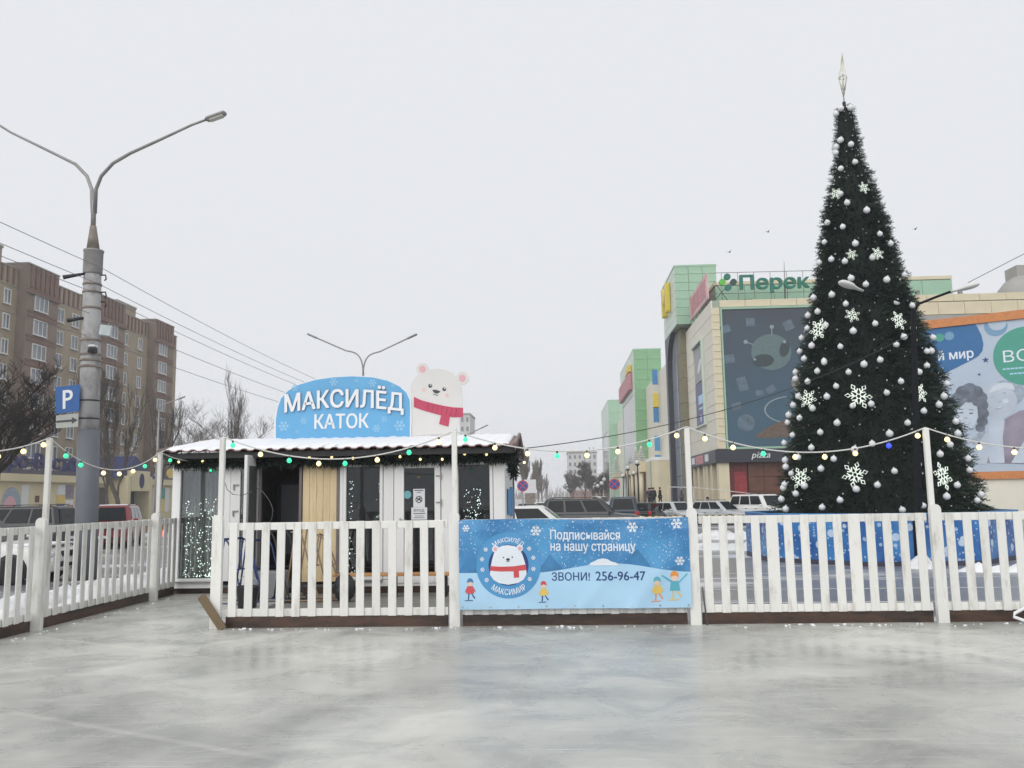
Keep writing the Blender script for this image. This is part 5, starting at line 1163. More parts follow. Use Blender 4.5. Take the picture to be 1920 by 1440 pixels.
# cream and grey stretch to the right of the poster, with ventilation stubs
MB().box(27.2, 44, 69.9, 70.1, 5, 15.7).build('plain_wall', 'concrete_wall', mall); clad((27.2, 70.08, 15.75), XU, ZU, 8, 1, 2.1, 1.05, 'tile_cream')
for x in (30.6, 34.1): MB().box(x, x+.3, 72, 72.3, 17.46, 18.3).build('vent', 'grey_metal', mall)
MB().lathe([(2.0, 0), (2.0, .3), (1.85, 1.1), (1.3, 1.8), (.6, 2.2), (.02, 2.3)], (40.3, 74, 17.45), 24).build('roof_dome', 'concrete_wall', mall); MB().box(40.6, 43, 75, 77, 17.46, 21).build('stair_tower', 'concrete_wall', mall)
# portals
def portal(y0, y1, x0, z0, z1, leg, material, cols, rows):
    MB().box(x0+.12, MX+2.9, y0+.12, y1-.12, z0+.1, z1-.1).build('portal_core', 'joint', mall)
    clad((x0, y0+.1, z0), XU, ZU, cols, rows, (MX+2.9-x0)/cols, (z1-z0)/rows, material)
    n_ = max(2, int((y1-y0)/3)); clad((x0+.1, y1, z1-5.8 if leg else z0), -YU, ZU, n_, 4 if leg else rows, (y1-y0)/n_, (5.8/4 if leg else (z1-z0)/rows), 'tile_pale')
    MB().box(x0-.04, MX+2.95, y0-.04, y1+.04, z1-.09, z1+.08).build('portal_cap', material, mall)
portal(82, 91.2, 11.9, 17.9, 23.7, False, 'tile_green', 3, 7)
MB().box(11.92, 13.1, 90.0, 91.2, PZ, 17.95).build('portal_leg', 'band_dark', mall); MB().prism([(90, 17.9), (86.5, 17.9), (87.9, 17.4), (89, 16.6), (89.7, 15.5), (90, 14.0)], lambda u, v, d: Vector((d, u, v)), 11.93, 12.9).build('portal_curve', 'band_dark', mall)
for k_ in range(3):
    for j in range(6): MB().box(12.42, 12.5, 86.52+k_*1.16, 86.52+k_*1.16+1.12, PZ+j*2.9, PZ+j*2.9+2.86).build('glazing', 'mall_glass', mall)
for j in range(7): MB().cbox((12.82, 85.25, PZ+1.24+j*2.48), (.62, 2.45, 2.45), bev=.02).build('stone_panel', 'olive', mall)
mfn = lambda u, v, d: Vector((11.9-d, 88.9-u, v))
text('golden_sign', 'M', 'sign_yellow', mall, mfn, 0, 19.9, 3.6, 3.0, .05, .5, bold=.03)
# second and third portals
for y0, y1, x0, z1 in ((124, 150, 11.55, 22.7), (184, 212, 11.35, 21.9)):
    zb = 6.2 if y0 < 150 else PZ
    MB().box(x0+.12, MX+2.5, y0+.12, y1, zb, z1-.1).build('portal_core', 'joint', mall)
    r_ = 11 if y0 < 150 else 8; clad((x0, y0+.1, zb), XU, ZU, 2, r_, (MX+2.5-x0)/2, (z1-zb)/r_, 'tile_green_deep' if y0 < 150 else 'tile_green')
    clad((x0+.1, y1, z1-6.4), -YU, ZU, 6, 4, (y1-y0)/6, 1.6, 'tile_pale')
    for a, b in ((y0, y0+3.2), (y1-3.2, y1)): MB().box(x0, x0+.3, a+.13, b, PZ, z1-6.42).build('portal_leg', 'tile_pale', mall)
    MB().box(x0+.06, x0+.14, y0+3.3, y1-3.3, PZ, z1-6.42).build('portal_glazing', 'mall_dark_glass', mall)
    MB().box(x0-.03, MX+2.55, y0-.03, y1, z1-.09, z1+.08).build('portal_cap', 'tile_green', mall)
sf3 = lambda u, v, d: Vector((11.5-d, 148-u, v)); decal('wall_letters', [[(.5+k_*2.3, 17.2), (2.3+k_*2.3, 17.2), (2.3+k_*2.3, 19.7), (.5+k_*2.3, 19.7)] for k_ in range(9)], 'sign_redpanel', mall, sf3, .02, .5); decal('wall_letters', [rect(14.5, 19.9, 20.5, 20.9)], 'sign_yellow', mall, sf3, .02, .5)
for z, m_ in ((15.4, 'print_dark'), (12.4, 'sign_yellow'), (10.6, 'print_dark'), (7.0, 'print_mid'), (4.6, 'print_mid')): MB().box(12.35, 13.02, 108, 108.3, z, z+1.9).build('projecting_sign', m_, mall)
# entrance vestibule with a rounded corner, canopy, doors
P = [(13.04, 97), (11.6, 97)]+[(11.6-.9*math.sin(a), 97+.9*(1-math.cos(a))) for a in [R(90)*i/8 for i in range(1, 9)]]+[(10.7, 104), (13.04, 104)]
MB().prism(P, lambda u, v, d: Vector((u, v, d)), PZ, 5.4).build('vestibule', 'tile_cream', mall); MB().prism([(u, v-.05) for u, v in P], lambda u, v, d: Vector((u, v, d)), 5.402, 5.75).build('vestibule_snow', 'snow', mall)
MB().box(10.66, 10.75, 97.9, 98.9, PZ, 5.38).build('green_pilaster', 'tile_green_deep', mall)
MB().box(9.9, 13.0, 104.01, 123.5, 4.3, 5.6).build('canopy', 'tile_cream', mall); MB().box(11.6, 11.7, 104.1, 123.4, PZ, 4.28).build('entrance_glazing', 'shop_brown', mall)
for y in (104.6, 110, 116, 122): MB().tube([(10.2, y, PZ), (10.2, y, 4.29)], .3, 12).build('column', 'tile_cream', mall)
# white wire fir trees on the canopy
def wire_tree(label, x, y, z, h):
    t = thing('wire_fir', label, 'decoration', (x, y, z), 0, 'white wire firs on the mall canopy'); mb = MB(); n_ = 6
    mb.tube([(0, 0, 0), (0, 0, h)], .06, 6); mb.build('stem', 'lamp_white', t); mb = MB()
    for j in range(6):
        r_ = h*.36*(1-j/6.3); z_ = h*(.06+j*.15)
        for k_ in range(8):
            a = k_*math.pi/4+j*.3; mb.tube([(0, 0, z_+h*.17), (r_*math.cos(a), r_*math.sin(a), z_)], .05, 4)
        mb.tube([(r_*math.cos(a), r_*math.sin(a), z_) for a in [2*math.pi*i/10 for i in range(11)]], .05, 4)
    mb.build('tiers', 'lamp_white', t)
wire_tree('larger white wire fir on the mall entrance canopy', 11.0, 112, 5.6, 2.3); wire_tree('slim white wire fir beside the larger one on the canopy', 9.95, 108, 5.62, 1.9); wire_tree('white wire fir farther along the mall front', 10.3, 150, 5.2, 3.0)
MB().box(9.8, 11.5, 146, 154, 4.6, 5.2).build('canopy', 'tile_cream', mall)
# globe lamps on the plaza
for i, (px, py, yy) in enumerate(((1177,877,88),(1195,867,80),(1188,887,105),(1168,892,112),(1133,899,150),(1128,906,170),(1121,911,190),(1115,914,210))):
    p = at(px, py, Y=yy); t = thing('globe_lamp', ['globe lamp on the plaza second nearest the camera', 'nearest and tallest globe lamp on the plaza before the mall entrance', 'globe lamp beside the mall entrance doors', 'globe lamp left of the mall entrance', 'globe lamp in the far row, nearest of four', 'globe lamp in the far row, second of four', 'globe lamp in the far row, third of four', 'globe lamp in the far row, farthest of four'][i], 'street lamp', (p.x, yy, 0), 0, 'globe lamps on the plaza')
    MB().tube([(0, 0, gz(yy) if p.x < 9 else PZ), (0, 0, p.z-.2)], [.07, .05], 8).build('post', 'lamp_dark', t); MB().ball((0, 0, p.z), .22*max(1, yy/95), 12).build('globe', 'lamp_white', t)
    MB().lathe([(.05, 0), (.2, .1), (.22, .16)], (0, 0, p.z-.33), 10).build('collar', 'lamp_dark', t)
# rope barrier line along the plaza edge
mb = MB(); mb.tube([at(x, y, Y=67) for x, y in ((1250, 913), (1300, 914), (1360, 920), (1420, 927))], .03, 5); hr = thing('handrail', 'pale handrail along the plaza edge before the mall', 'handrail', (0, 0, 0)); mb.build('rail', 'lamp_white', hr)
for x, y in ((1252, 914), (1300, 915), (1360, 921), (1418, 927)): p = at(x, y, Y=67.1); MB().tube([(p.x, 67.1, PZ), (p.x, 67.1, p.z)], .03, 6).build('post', 'lamp_white', hr)

# ------------------------------------------------------------------ billboard building on the right
bb = thing('billboard_building', 'pale wing of the mall covered by a large children advert in an orange frame', 'building', (0, 0, 0))
A0, A1 = Vector((26.2, 61.2, 0)), Vector((41.5, 52.0, 0)); du = (A1-A0).normalized(); dn = Vector((du.y, -du.x, 0)); LB = (A1-A0).length
def bfx(u, v, d): return A0+du*u+Vector((0, 0, v))+dn*d
def qb(px, py):
    d = fw+rt*((px-960)/F)-up*((py-720)/F); t_ = (A0-CAM).dot(dn)/d.dot(dn); p = CAM+d*t_; return ((p-A0).dot(du), p.z)
def sb(px): return px/F*59
MB().prism(rect(0, -.45, LB, 2.3), bfx, -6, -.05).build('base_wall', 'wall_cream', bb); MB().prism(rect(0, 2.31, LB, 13.2), bfx, -6, -.05).build('upper_wall', 'concrete_wall', bb)
mat('ad_ground', (.46, .55, .66), .4, var=.08, scale=.25); mat('ad_blue', (.008, .13, .34), .4, var=.05); mat('ad_green', (.05, .33, .24), .4, var=.04); mat('ad_moon', (.16, .33, .50), .4, var=.05); mat('ad_skin', (.50, .57, .66), .4, var=.14, scale=.5); mat('ad_hair', (.12, .145, .19), .5, var=.5, scale=1.5); mat('ad_plum', (.27, .24, .31), .5, var=.3, scale=.8); mat('ad_shade', (.33, .40, .48), .4, var=.2); mat('ad_light', (.62, .68, .75), .4, var=.05); mat('orange_frame', (.60, .22, .06), .5, var=.1)
MB().prism(rect(0.0, 2.75, LB, 12.9), bfx, -.05, 0).build('advert', 'ad_ground', bb)
MB().prism(rect(-.1, 12.91, LB, 13.5), bfx, -.2, .15).build('frame_rail', 'orange_frame', bb); MB().prism(rect(-.1, 2.25, LB, 2.74), bfx, -.2, .15).build('frame_rail', 'orange_frame', bb)
decal('advert_print', [[qb(1690, 630), qb(1822, 600)]+[qb(*p) for p in ((1832,612),(1840,628),(1844,645),(1842,658),(1834,668),(1820,676),(1790,691),(1755,708),(1690,735))]], 'ad_blue', bb, bfx, 0, .02)
a = qb(1759, 672); b = qb(1824, 645); text('advert_lettering', 'й мир', 'print_white', bb, bfx, a[0], a[1]-.35, b[0]-a[0], b[1]-a[1]+.1, .02, .03, bold=.02)
decal('advert_print', [circ(*qb(1762, 633), sb(8), 12)], 'ad_green', bb, bfx, .02, .03); decal('advert_print', [circ(*qb(1780, 630), sb(8.5), 8)], 'ad_moon', bb, bfx, .02, .03)
c = qb(1867, 611); decal('advert_print', [circ(c[0], c[1], sb(19), 28)], 'ad_moon', bb, bfx, 0, .02); decal('advert_print', [circ(c[0]+sb(3), c[1]+sb(6), sb(15), 24)], 'ad_ground', bb, bfx, .02, .03)
decal('advert_print', [circ(*qb(1926, 667), sb(54), 40)], 'ad_green', bb, bfx, 0, .02)
a = qb(1882, 680); b = qb(1940, 652); text('advert_lettering', 'ВС', 'print_white', bb, bfx, a[0], a[1], b[0]-a[0]-.3, b[1]-a[1], .02, .03)
decal('advert_lines', [rect(a[0]-.1+k_*.24, a[1]-.50, a[0]+.1+k_*.24, a[1]-.40) for k_ in range(8)]+[rect(a[0]+.3+k_*.24, a[1]-.85, a[0]+.5+k_*.24, a[1]-.75) for k_ in range(6)], 'print_snow', bb, bfx, .02, .03)
for px, py, r_ in ((1848, 675, 6), (1836, 702, 3)): decal('advert_print', [star2(*qb(px, py), sb(r_))], 'print_navy', bb, bfx, 0, .02)
def ad(polys, m_, d):
    for k_, p_ in enumerate(polys): decal('advert_child', [p_], m_, bb, bfx, 0, d+k_*3e-4)
QB = lambda pts: [qb(*p) for p in pts]
# second child: plum jumper, arms crossed under a fair tilted head
ad([QB(((1836,868),(1846,836),(1862,806),(1884,786),(1912,770),(1945,765),(1990,800),(1985,872)))], 'ad_plum', .014)
ad([QB(((1856,868),(1850,835),(1855,800),(1862,778),(1876,774),(1884,790),(1880,820),(1884,868))), QB(((1896,868),(1915,835),(1938,800),(1960,786),(1972,800),(1950,835),(1930,868)))], 'ad_skin', .020)
ad([circ(*qb(1882, 740), sb(34), 24, sb(26), rot=.25)], 'ad_shade', .017)
ad([circ(*qb(1873, 750), sb(28), 28, sb(33), rot=.28)], 'ad_skin', .024)
ad([QB(((1852,738),(1862,724),(1880,717),(1898,719),(1904,732),(1886,727),(1866,733)))], 'ad_light', .028)
ad([circ(*qb(1861, 744), sb(3.4), 10, sb(1.3), rot=.3), circ(*qb(1883, 737), sb(3.4), 10, sb(1.3), rot=.3), circ(*qb(1875, 754), sb(3), 8, sb(1.5), rot=.3), circ(*qb(1874, 765), sb(7), 12, sb(2), rot=.25)], 'ad_shade', .030)
ad([circ(*qb(1874, 764), sb(5), 10, sb(1), rot=.25), circ(*qb(1886, 752), sb(5), 10, sb(4))], 'ad_light', .033)
# first child: dark curls, smiling face, bare shoulder
ad([circ(*qb(x, y), sb(r_), 12) for x, y, r_ in ((1797,748,13),(1806,736,13),(1818,731,13),(1830,735,12),(1838,746,12),(1841,760,11),(1843,775,10),(1842,790,9),(1838,802,8),(1793,760,9),(1815,748,18))], 'ad_hair', .036)
ad([QB(((1806,870),(1806,845),(1816,824),(1828,812),(1842,806),(1854,818),(1856,845),(1850,870)))], 'ad_skin', .031)
ad([QB(((1818,826),(1834,812),(1846,800),(1848,812),(1838,826),(1826,836)))], 'ad_shade', .034)
ad([QB(((1794,764),(1800,753),(1812,748),(1824,751),(1832,762),(1834,778),(1830,794),(1820,806),(1809,806),(1800,796),(1794,780)))], 'ad_skin', .042)
ad([circ(*qb(1804, 755), sb(7), 10, sb(4), rot=.5), circ(*qb(1818, 751), sb(8), 10, sb(4)), circ(*qb(1829, 757), sb(6), 10, sb(4), rot=-.6)], 'ad_hair', .046)
ad([circ(*qb(1803, 774), sb(3.6), 10, sb(1.5)), circ(*qb(1821, 775), sb(3.6), 10, sb(1.5)), bar2(*qb(1799, 768), *qb(1807, 767), sb(1.4)), bar2(*qb(1817, 768), *qb(1826, 769), sb(1.4))], 'ad_hair', .047)
ad([circ(*qb(1811, 784), sb(3), 8, sb(1.6)), circ(*qb(1812, 794), sb(7.5), 12, sb(2.6))], 'ad_shade', .0475)
ad([circ(*qb(1812, 793.5), sb(5.5), 10, sb(1.3)), circ(*qb(1801, 784), sb(3.5), 8)], 'ad_light', .049)

# ------------------------------------------------------------------ apartment block on the left
mat('brick_brown', (.225, .170, .132), .85, var=.18, scale=.5, bump=.1); mat('brick_beige', (.34, .28, .20), .85, var=.12, scale=.5, bump=.1); mat('brick_red', (.20, .115, .09), .85, var=.15, scale=.6)
mat('window_frame', (.74, .74, .72), .5, var=.04); mat('window_pane', (.17, .19, .21), .12, var=.5, scale=.25, spec=.7); mat('roof_edge', (.30, .29, .27), .7, var=.1)
apt = thing('apartment_block', 'nine-storey brown and beige brick apartment block behind the lamp post', 'building', (0, 0, 0))
AX = -60.0; ROWS = [24.35-2.79*k_ for k_ in range(8)]
def awin(n_sash, wd, ht):
    f_ = MB(); t = .09
    for z in (-ht/2+t/2, ht/2-t/2): f_.cbox((0, 0, z), (.1, wd, t))
    for i in range(n_sash+1): f_.cbox((.002, -wd/2+t/2+(wd-t)*i/n_sash, 0), (.1, t, ht-2*t))
    return f_
WM = {}
def place_window(y, z, kind, parent, x):
    ns, wd, ht = kind
    if kind not in WM:
        o = awin(ns, wd, ht).build('window', 'window_frame', parent); p = MB().box(-.05, -.02, -wd/2+.05, wd/2-.05, -ht/2+.05, ht/2-.05).build('pane', 'window_pane', o)
        s_ = MB().cbox((.07, 0, -ht/2-.05), (.22, wd+.15, .05)).build('sill', 'window_frame', o); WM[kind] = (o.data, p.data, s_.data)
    else:
        o = link('window', WM[kind][0], parent); link('pane', WM[kind][1], o); link('sill', WM[kind][2], o)
    o.location = (x, y, z)
A_, B3, C2 = (2, 1.2, 1.7), (3, 2.6, 1.75), (2, 1.55, 1.7)
segs = [(76, 90.6, 0, 'brick_beige', 27.75, ((80, C2), (84.5, C2), (88.8, A_))), (90.6, 96.7, 1.1, 'brick_brown', 28.55, ((93.3, B3),)), (96.7, 105.6, 0, 'brick_beige', 27.85, ((98.9, C2), (102.2, C2))),
        (105.6, 112.6, 1.1, 'brick_brown', 28.55, ((109.2, B3),)), (112.6, 121.4, 0, 'brick_beige', 27.9, ((114.6, C2), (118.9, A_))), (121.4, 127.6, 1.1, 'brick_brown', 28.5, ((123.9, B3),)), (127.6, 131, 0, 'brick_beige', 27.65, ((129, A_),))]
for y0, y1, pr, m_, zt, wins in segs:
    MB().box(AX-14, AX+pr, y0, y1, -.5, 25.6).build('facade', m_, apt)
    MB().box(AX-13.9, AX+pr-.05, y0+.02, y1-.02, 25.62, zt).build('parapet', 'brick_beige' if not pr else 'brick_brown', apt)
    MB().box(AX-14, AX+pr+.05, y0-.02, y1+.02, zt+.002, zt+.14).build('coping', 'roof_edge', apt)
    n_ = int((y1-y0)/(.95 if pr else 1.0)); first = None
    for i in range(n_):
        yy = y0+.35+(y1-y0-.7)*(i+.5)/n_
        if first is None: first = MB().cbox((0, 0, 0), (.16, .42 if pr else .26, zt-26.0)).build('parapet_rib', 'brick_red', apt); o = first
        else: o = link('parapet_rib', first.data, apt)
        o.location = (AX+pr+.02, yy, (zt+25.9)/2)
    if pr: MB().box(AX+pr-.02, AX+pr+.25, y0-.01, y1+.01, 25.2, 25.75).build('cornice', 'brick_red', apt)
    for z in ROWS:
        for yw, k_ in wins: place_window(yw, z, k_, apt, AX+pr+.06)
        if pr:
            for dz in (-1.15, -1.62): MB().box(AX+pr+.001, AX+pr+.08, y0+.25, y1-.25, z+dz-.13, z+dz+.13).build('brick_band', 'brick_red', apt)
for y0, y1, zt in ((78, 88.4, 29.7), (113.2, 118.6, 29.4)):
    MB().box(AX-9, AX-.6, y0, y1, 27.9, zt).build('lift_house', 'brick_beige', apt); MB().box(AX-9.1, AX-.5, y0-.1, y1+.1, zt+.002, zt+.3).build('lift_roof', 'roof_edge', apt)
for y, z in ((92.0, 5.4), (95.2, 5.0), (128.6, 6.5), (117.3, 9.0)):
    u_ = MB().cbox((AX+1.35 if 90 < y < 97 else AX+.3, y, z), (.4, .8, .55), bev=.03).build('air_conditioner', 'window_frame', apt); xx = AX+1.56 if 90 < y < 97 else AX+.51
    MB().lathe([(.2, 0), (.2, .02), (.05, .03)], (xx-.02, y+.1, z), 14, axis=(1, 0, 0)).build('fan_grille', 'grey_metal', u_)

# ------------------------------------------------------------------ low shop at its foot
mat('shop_cream', (.66, .58, .38), .7, var=.08, scale=.6); mat('navy', (.010, .018, .10), .5, var=.1); mat('navy_roof', (.018, .03, .12), .5, var=.1)
shop = thing('shop', 'low cream shop with blue roof lettering at the foot of the apartment block', 'building', (0, 0, 0))
SXX = -50.0
MB().box(SXX-7, SXX, 68, 116, -.5, 4.35).build('wall', 'shop_cream', shop); MB().box(SXX-7.2, SXX+.5, 67.8, 92.4, 3.72, 4.42).build('fascia', 'shop_cream', shop); MB().box(SXX-7.2, SXX+.5, 101.4, 116, 3.72, 4.42).build('fascia', 'shop_cream', shop)
MB().box(SXX-7, SXX+.3, 68, 116, 4.43, 4.85).build('sign_base', mat('sign_base', (.10, .09, .13), .6), shop)
shf = lambda u, v, d: Vector((SXX+.25+d, u, v))
text('roof_lettering', 'ро-Восточ', 'navy', shop, shf, 75.2, 4.55, 12.2, 1.9, 0, .18, bold=.03)
for k_ in range(16): MB().tube([(SXX+.2, 74.4+k_*.9, 4.8), (SXX+.2, 74.4+k_*.9, 6.25)], .03, 5).build('letter_strut', 'navy', shop)
# posters, vents and windows in the front
for y0, y1, z0, z1, m_ in ((83.6, 84.9, 2.5, 3.5, 'paper'), (83.6, 84.9, 1.65, 2.45, 'print_yellow'), (85.1, 86.5, 2.1, 3.5, 'ad_plum'), (83.6, 84.9, .1, 1.5, 'print_navy'), (85.1, 86.5, .1, 1.95, 'paper'), (104, 105.5, .5, 3.3, 'paper'), (105.6, 107.2, 2.0, 3.4, 'ad_green'), (105.6, 107.2, .4, 1.95, 'print_yellow'), (107.3, 108.4, .4, 3.4, 'paper')):
    MB().box(SXX+.002, SXX+.05, y0, y1, z0, z1).build('poster', m_, shop)
decal('poster_print', [circ(85.75, 1.2, .45, 16)], 'pink', shop, lambda u, v, d: Vector((SXX+.05+d, u, v)), 0, .01); decal('poster_print', [rect(83.8, .9, 84.7, 1.3), rect(83.8, .3, 84.4, .7)], 'print_snow', shop, lambda u, v, d: Vector((SXX+.05+d, u, v)), 0, .01)
for y in (80.0, 81.5): MB().box(SXX+.002, SXX+.06, y, y+.6, 1.8, 2.4).build('vent_grille', 'shop_brown', shop)
MB().prism(circ(76.4, 1.0, 1.5, 20, 2.2), lambda u, v, d: Vector((SXX+d, u, v)), .002, .04).build('round_poster', 'ad_shade', shop); MB().box(SXX+.002, SXX+.05, 77.8, 78.9, -.3, 3.4).build('white_door', 'window_frame', shop)
MB().prism(circ(76.2, .7, 1.1, 18, 1.7), lambda u, v, d: Vector((SXX+d, u, v)), .042, .05).build('poster_print', 'pink', shop)
# stepped entrance porch with a navy oval
MB().box(SXX, SXX+2.2, 94.3, 98.6, 2.9, 5.2).build('porch_front', 'shop_cream', shop); MB().prism(circ(96.6, 4.05, .55, 22, .85), lambda u, v, d: Vector((SXX+2.2+d, u, v)), 0, .05).build('porch_emblem', 'navy', shop)
for y in (93.6, 98.65): MB().box(SXX, SXX+2.15, y, y+.65, -.5, 4.6).build('porch_pillar', 'shop_cream', shop)
MB().box(SXX+.05, SXX+.4, 94.3, 98.6, -.5, 2.88).build('porch_doors', mat('door_navy', (.02, .035, .07), .3, var=.2), shop)
MB().prism([(92.6, 4.4), (96.2, 6.9), (101.2, 4.4)], lambda u, v, d: Vector((d, u, v)), SXX-6, SXX+1.6).build('porch_roof', 'navy_roof', shop)
MB().box(SXX+.002, SXX+.08, 99.6, 102.5, -.3, 3.6).build('shop_window', 'mall_dark_glass', shop); MB().box(SXX+.002, SXX+.08, 87.8, 92.8, -.3, 3.3).build('shop_window', 'mall_dark_glass', shop)
for k_ in range(3): MB().box(SXX+.09, SXX+1, 87.4+k_*.7, 88.1+k_*.7, -.5, 2.4-k_*.8).build('stair_cheek', 'shop_cream', shop)
MB().box(SXX+.1, SXX+.2, 99.9, 101.2, 3.4, 4.4).build('white_plate', 'paper', shop); decal('shop_emblem', [circ(108, 5.2, 1.0, 20, .6)], 'print_yellow', shop, shf, 0, .1)
lw = thing('low_wall', 'low brown wall with a snow cap before the shop', 'wall', (0, 0, 0)); a, b = at(228, 975, Y=58), at(325, 975, Y=58)
MB().box(a.x, b.x, 58, 58.3, -.5, .32).build('brickwork', mat('wall_brown', (.19, .11, .05), .8, var=.2), lw); MB().box(a.x-.05, b.x+.05, 57.95, 58.35, .322, .42).build('snow_cap', 'snow', lw)

# ------------------------------------------------------------------ bare trees
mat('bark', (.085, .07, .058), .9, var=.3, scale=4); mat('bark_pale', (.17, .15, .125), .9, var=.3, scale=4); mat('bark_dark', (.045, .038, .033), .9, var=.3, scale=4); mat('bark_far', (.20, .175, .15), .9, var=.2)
def bare_tree(label, x, y, h, material, seed, spread=.6, upright=.4, depth=5, r0=None, first=.25, kids=4, twig=.012, lean=0, group='bare winter trees', sides=5, base=None, ratio=.62):
    rnd = random.Random(seed); t = thing('bare_tree', label, 'tree', (x, y, gz(y) if base is None else base), 0, group); r0 = r0 or h*.016
    tk, cr = MB(), MB()
    def grow(p, d, L_, r, lv):
        n_ = 4 if lv < 2 else 3; P = [p]; q = d.copy(); c = p.copy()
        for i in range(n_):
            q = (q+Vector((rnd.gauss(0, .11), rnd.gauss(0, .11), rnd.gauss(.03, .06)+upright*.08))).normalized(); c = c+q*(L_/n_); P.append(c.copy())
        rs = [max(twig*.5, r*(1-.62*i/n_)) for i in range(n_+1)]
        (tk if lv == 0 else cr).tube(P, rs, 7 if lv == 0 else (sides if lv < 2 else 3), caps=False)
        if lv >= depth: return
        k_ = kids+(2 if lv == 0 else 0)
        for j in range(k_):
            f_ = (first if lv == 0 else .2)+(1-(first if lv == 0 else .2))*(j+rnd.random())/k_; i = min(n_-1, int(f_*n_)); b_ = P[i].lerp(P[i+1], f_*n_-i)
            a = rnd.uniform(0, 2*math.pi); sd_ = Vector((math.cos(a), math.sin(a), 0)); nd = (q*(upright+.25)+sd_*spread*rnd.uniform(.7, 1.25)+Vector((0, 0, upright*.7))).normalized()
            grow(b_, nd, L_*ratio*rnd.uniform(.7, 1.15)*(1-.35*f_ if lv == 0 else 1), max(twig, r*(.50 if lv else .45)), lv+1)
    grow(Vector((0, 0, 0)), Vector((lean, 0, 1)).normalized(), h*.62, r0, 0)
    tk.build('trunk', material, t); cr.build('crown', material, t); return t
p = at(228, 941, Y=75); bare_tree('tall bare poplar before the apartment block, right of the concrete post', p.x, 75, 15.5, 'bark', 5, .34, .95, 5, .24, .18, 5)
p = at(300, 941, Y=85); bare_tree('bare tree at the far end of the apartment block', p.x, 85, 13.5, 'bark', 9, .36, .9, 4, .2, .2, 5)
p = at(207, 941, Y=70); bare_tree('slim bare tree close behind the concrete lamp post', p.x, 70, 9.5, 'bark', 12, .4, .8, 4, .16, .3, 4)
p = at(-12, 941, Y=34); bare_tree('dark twisted bare tree at the left edge above the parked cars', p.x, 34, 9.2, 'bark_dark', 15, .8, .35, 5, .2, .42, 5, .012, .03)
p = at(461, 938, Y=100); bare_tree('tall bare poplar standing behind the hut roof', p.x, 100, 17, 'bark', 17, .25, 1.0, 5, .16, .12, 4, .010)
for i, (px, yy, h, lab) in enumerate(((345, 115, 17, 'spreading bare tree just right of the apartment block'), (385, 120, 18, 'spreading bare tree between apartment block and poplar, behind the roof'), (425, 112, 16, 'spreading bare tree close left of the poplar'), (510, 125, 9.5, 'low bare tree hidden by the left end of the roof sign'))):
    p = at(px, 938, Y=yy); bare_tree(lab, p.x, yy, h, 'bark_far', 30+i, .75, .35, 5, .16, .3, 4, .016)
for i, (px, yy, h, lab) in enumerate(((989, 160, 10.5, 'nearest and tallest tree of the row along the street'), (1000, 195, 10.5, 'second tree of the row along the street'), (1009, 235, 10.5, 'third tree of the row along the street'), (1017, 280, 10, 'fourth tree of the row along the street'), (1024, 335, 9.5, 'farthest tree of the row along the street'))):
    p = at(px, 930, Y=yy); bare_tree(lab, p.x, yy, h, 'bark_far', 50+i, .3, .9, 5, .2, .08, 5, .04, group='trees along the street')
for i, (px, yy, h, lab) in enumerate(((1096, 230, 12.5, 'broad brownish tree before the far white building'), (1112, 250, 9, 'bare tree right of the broad brownish one'), (1126, 210, 9, 'bare tree close to the far end of the mall'), (1075, 260, 9, 'bare tree at the left corner of the far white building'))):
    p = at(px, 930, Y=yy); bare_tree(lab, p.x, yy, h, 'bark', 70+i, .8, .35, 5, .25, .2, 5, .05, group='trees along the street')
# far wood closing the street
mb = MB(); rnd = random.Random(4)
for i in range(2600):
    x = rnd.uniform(-420, 420); h = rnd.uniform(4, 11); yy = 640+rnd.uniform(-25, 25); z = gz(yy); w_ = rnd.uniform(.2, .6)
    mb.add([(x-w_, yy, z), (x+w_, yy, z), (x+rnd.gauss(0, 1.5), yy, z+h)], [(0, 1, 2)])
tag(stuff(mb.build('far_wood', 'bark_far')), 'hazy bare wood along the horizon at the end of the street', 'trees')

# ------------------------------------------------------------------ far buildings
def far_block(label, px0, px1, ytop, Y, material, depth=14, floors=6, cols=5):
    a, b = at(px0, ytop, Y=Y), at(px1, ytop, Y=Y); t = thing('far_building', label, 'building', (0, 0, 0)); MB().box(a.x, b.x, Y, Y+depth, -.6, a.z).build('wall', material, t); MB().box(a.x-.2, b.x+.2, Y-.2, Y+depth, a.z+.002, a.z+.5).build('roof', 'roof_edge', t)
    me = None; fh = (a.z-1)/floors; cw = (b.x-a.x)/cols
    for j in range(floors):
        for i in range(cols):
            if me is None: me = MB().box(-cw*.22, cw*.22, -.06, .02, -fh*.24, fh*.24).build('window', 'window_pane', t); o = me
            else: o = link('window', me.data, t)
            o.location = (a.x+(i+.5)*cw, Y, .8+(j+.55)*fh)
    return t
mat('far_white', (.56, .56, .54), .8, var=.06, scale=.1)
fb = far_block('far white apartment building at the end of the street', 1064, 1119, 850, 300, 'far_white', 16, 6, 6)
for px in (1105, 1113): p = at(px, 838, Y=302); MB().tube([(p.x, 302, 15), (p.x, 302, p.z)], .15, 5).build('mast', 'grey_metal', fb)
far_block('far pale tower block peeping out beside the bear cut-out', 862, 881, 778, 260, 'far_white', 16, 9, 2)
far_block('low far shop row with a red front along the street', 1068, 1150, 922, 290, mat('far_red', (.30, .15, .12), .7, var=.5, scale=.2), 8, 1, 9)

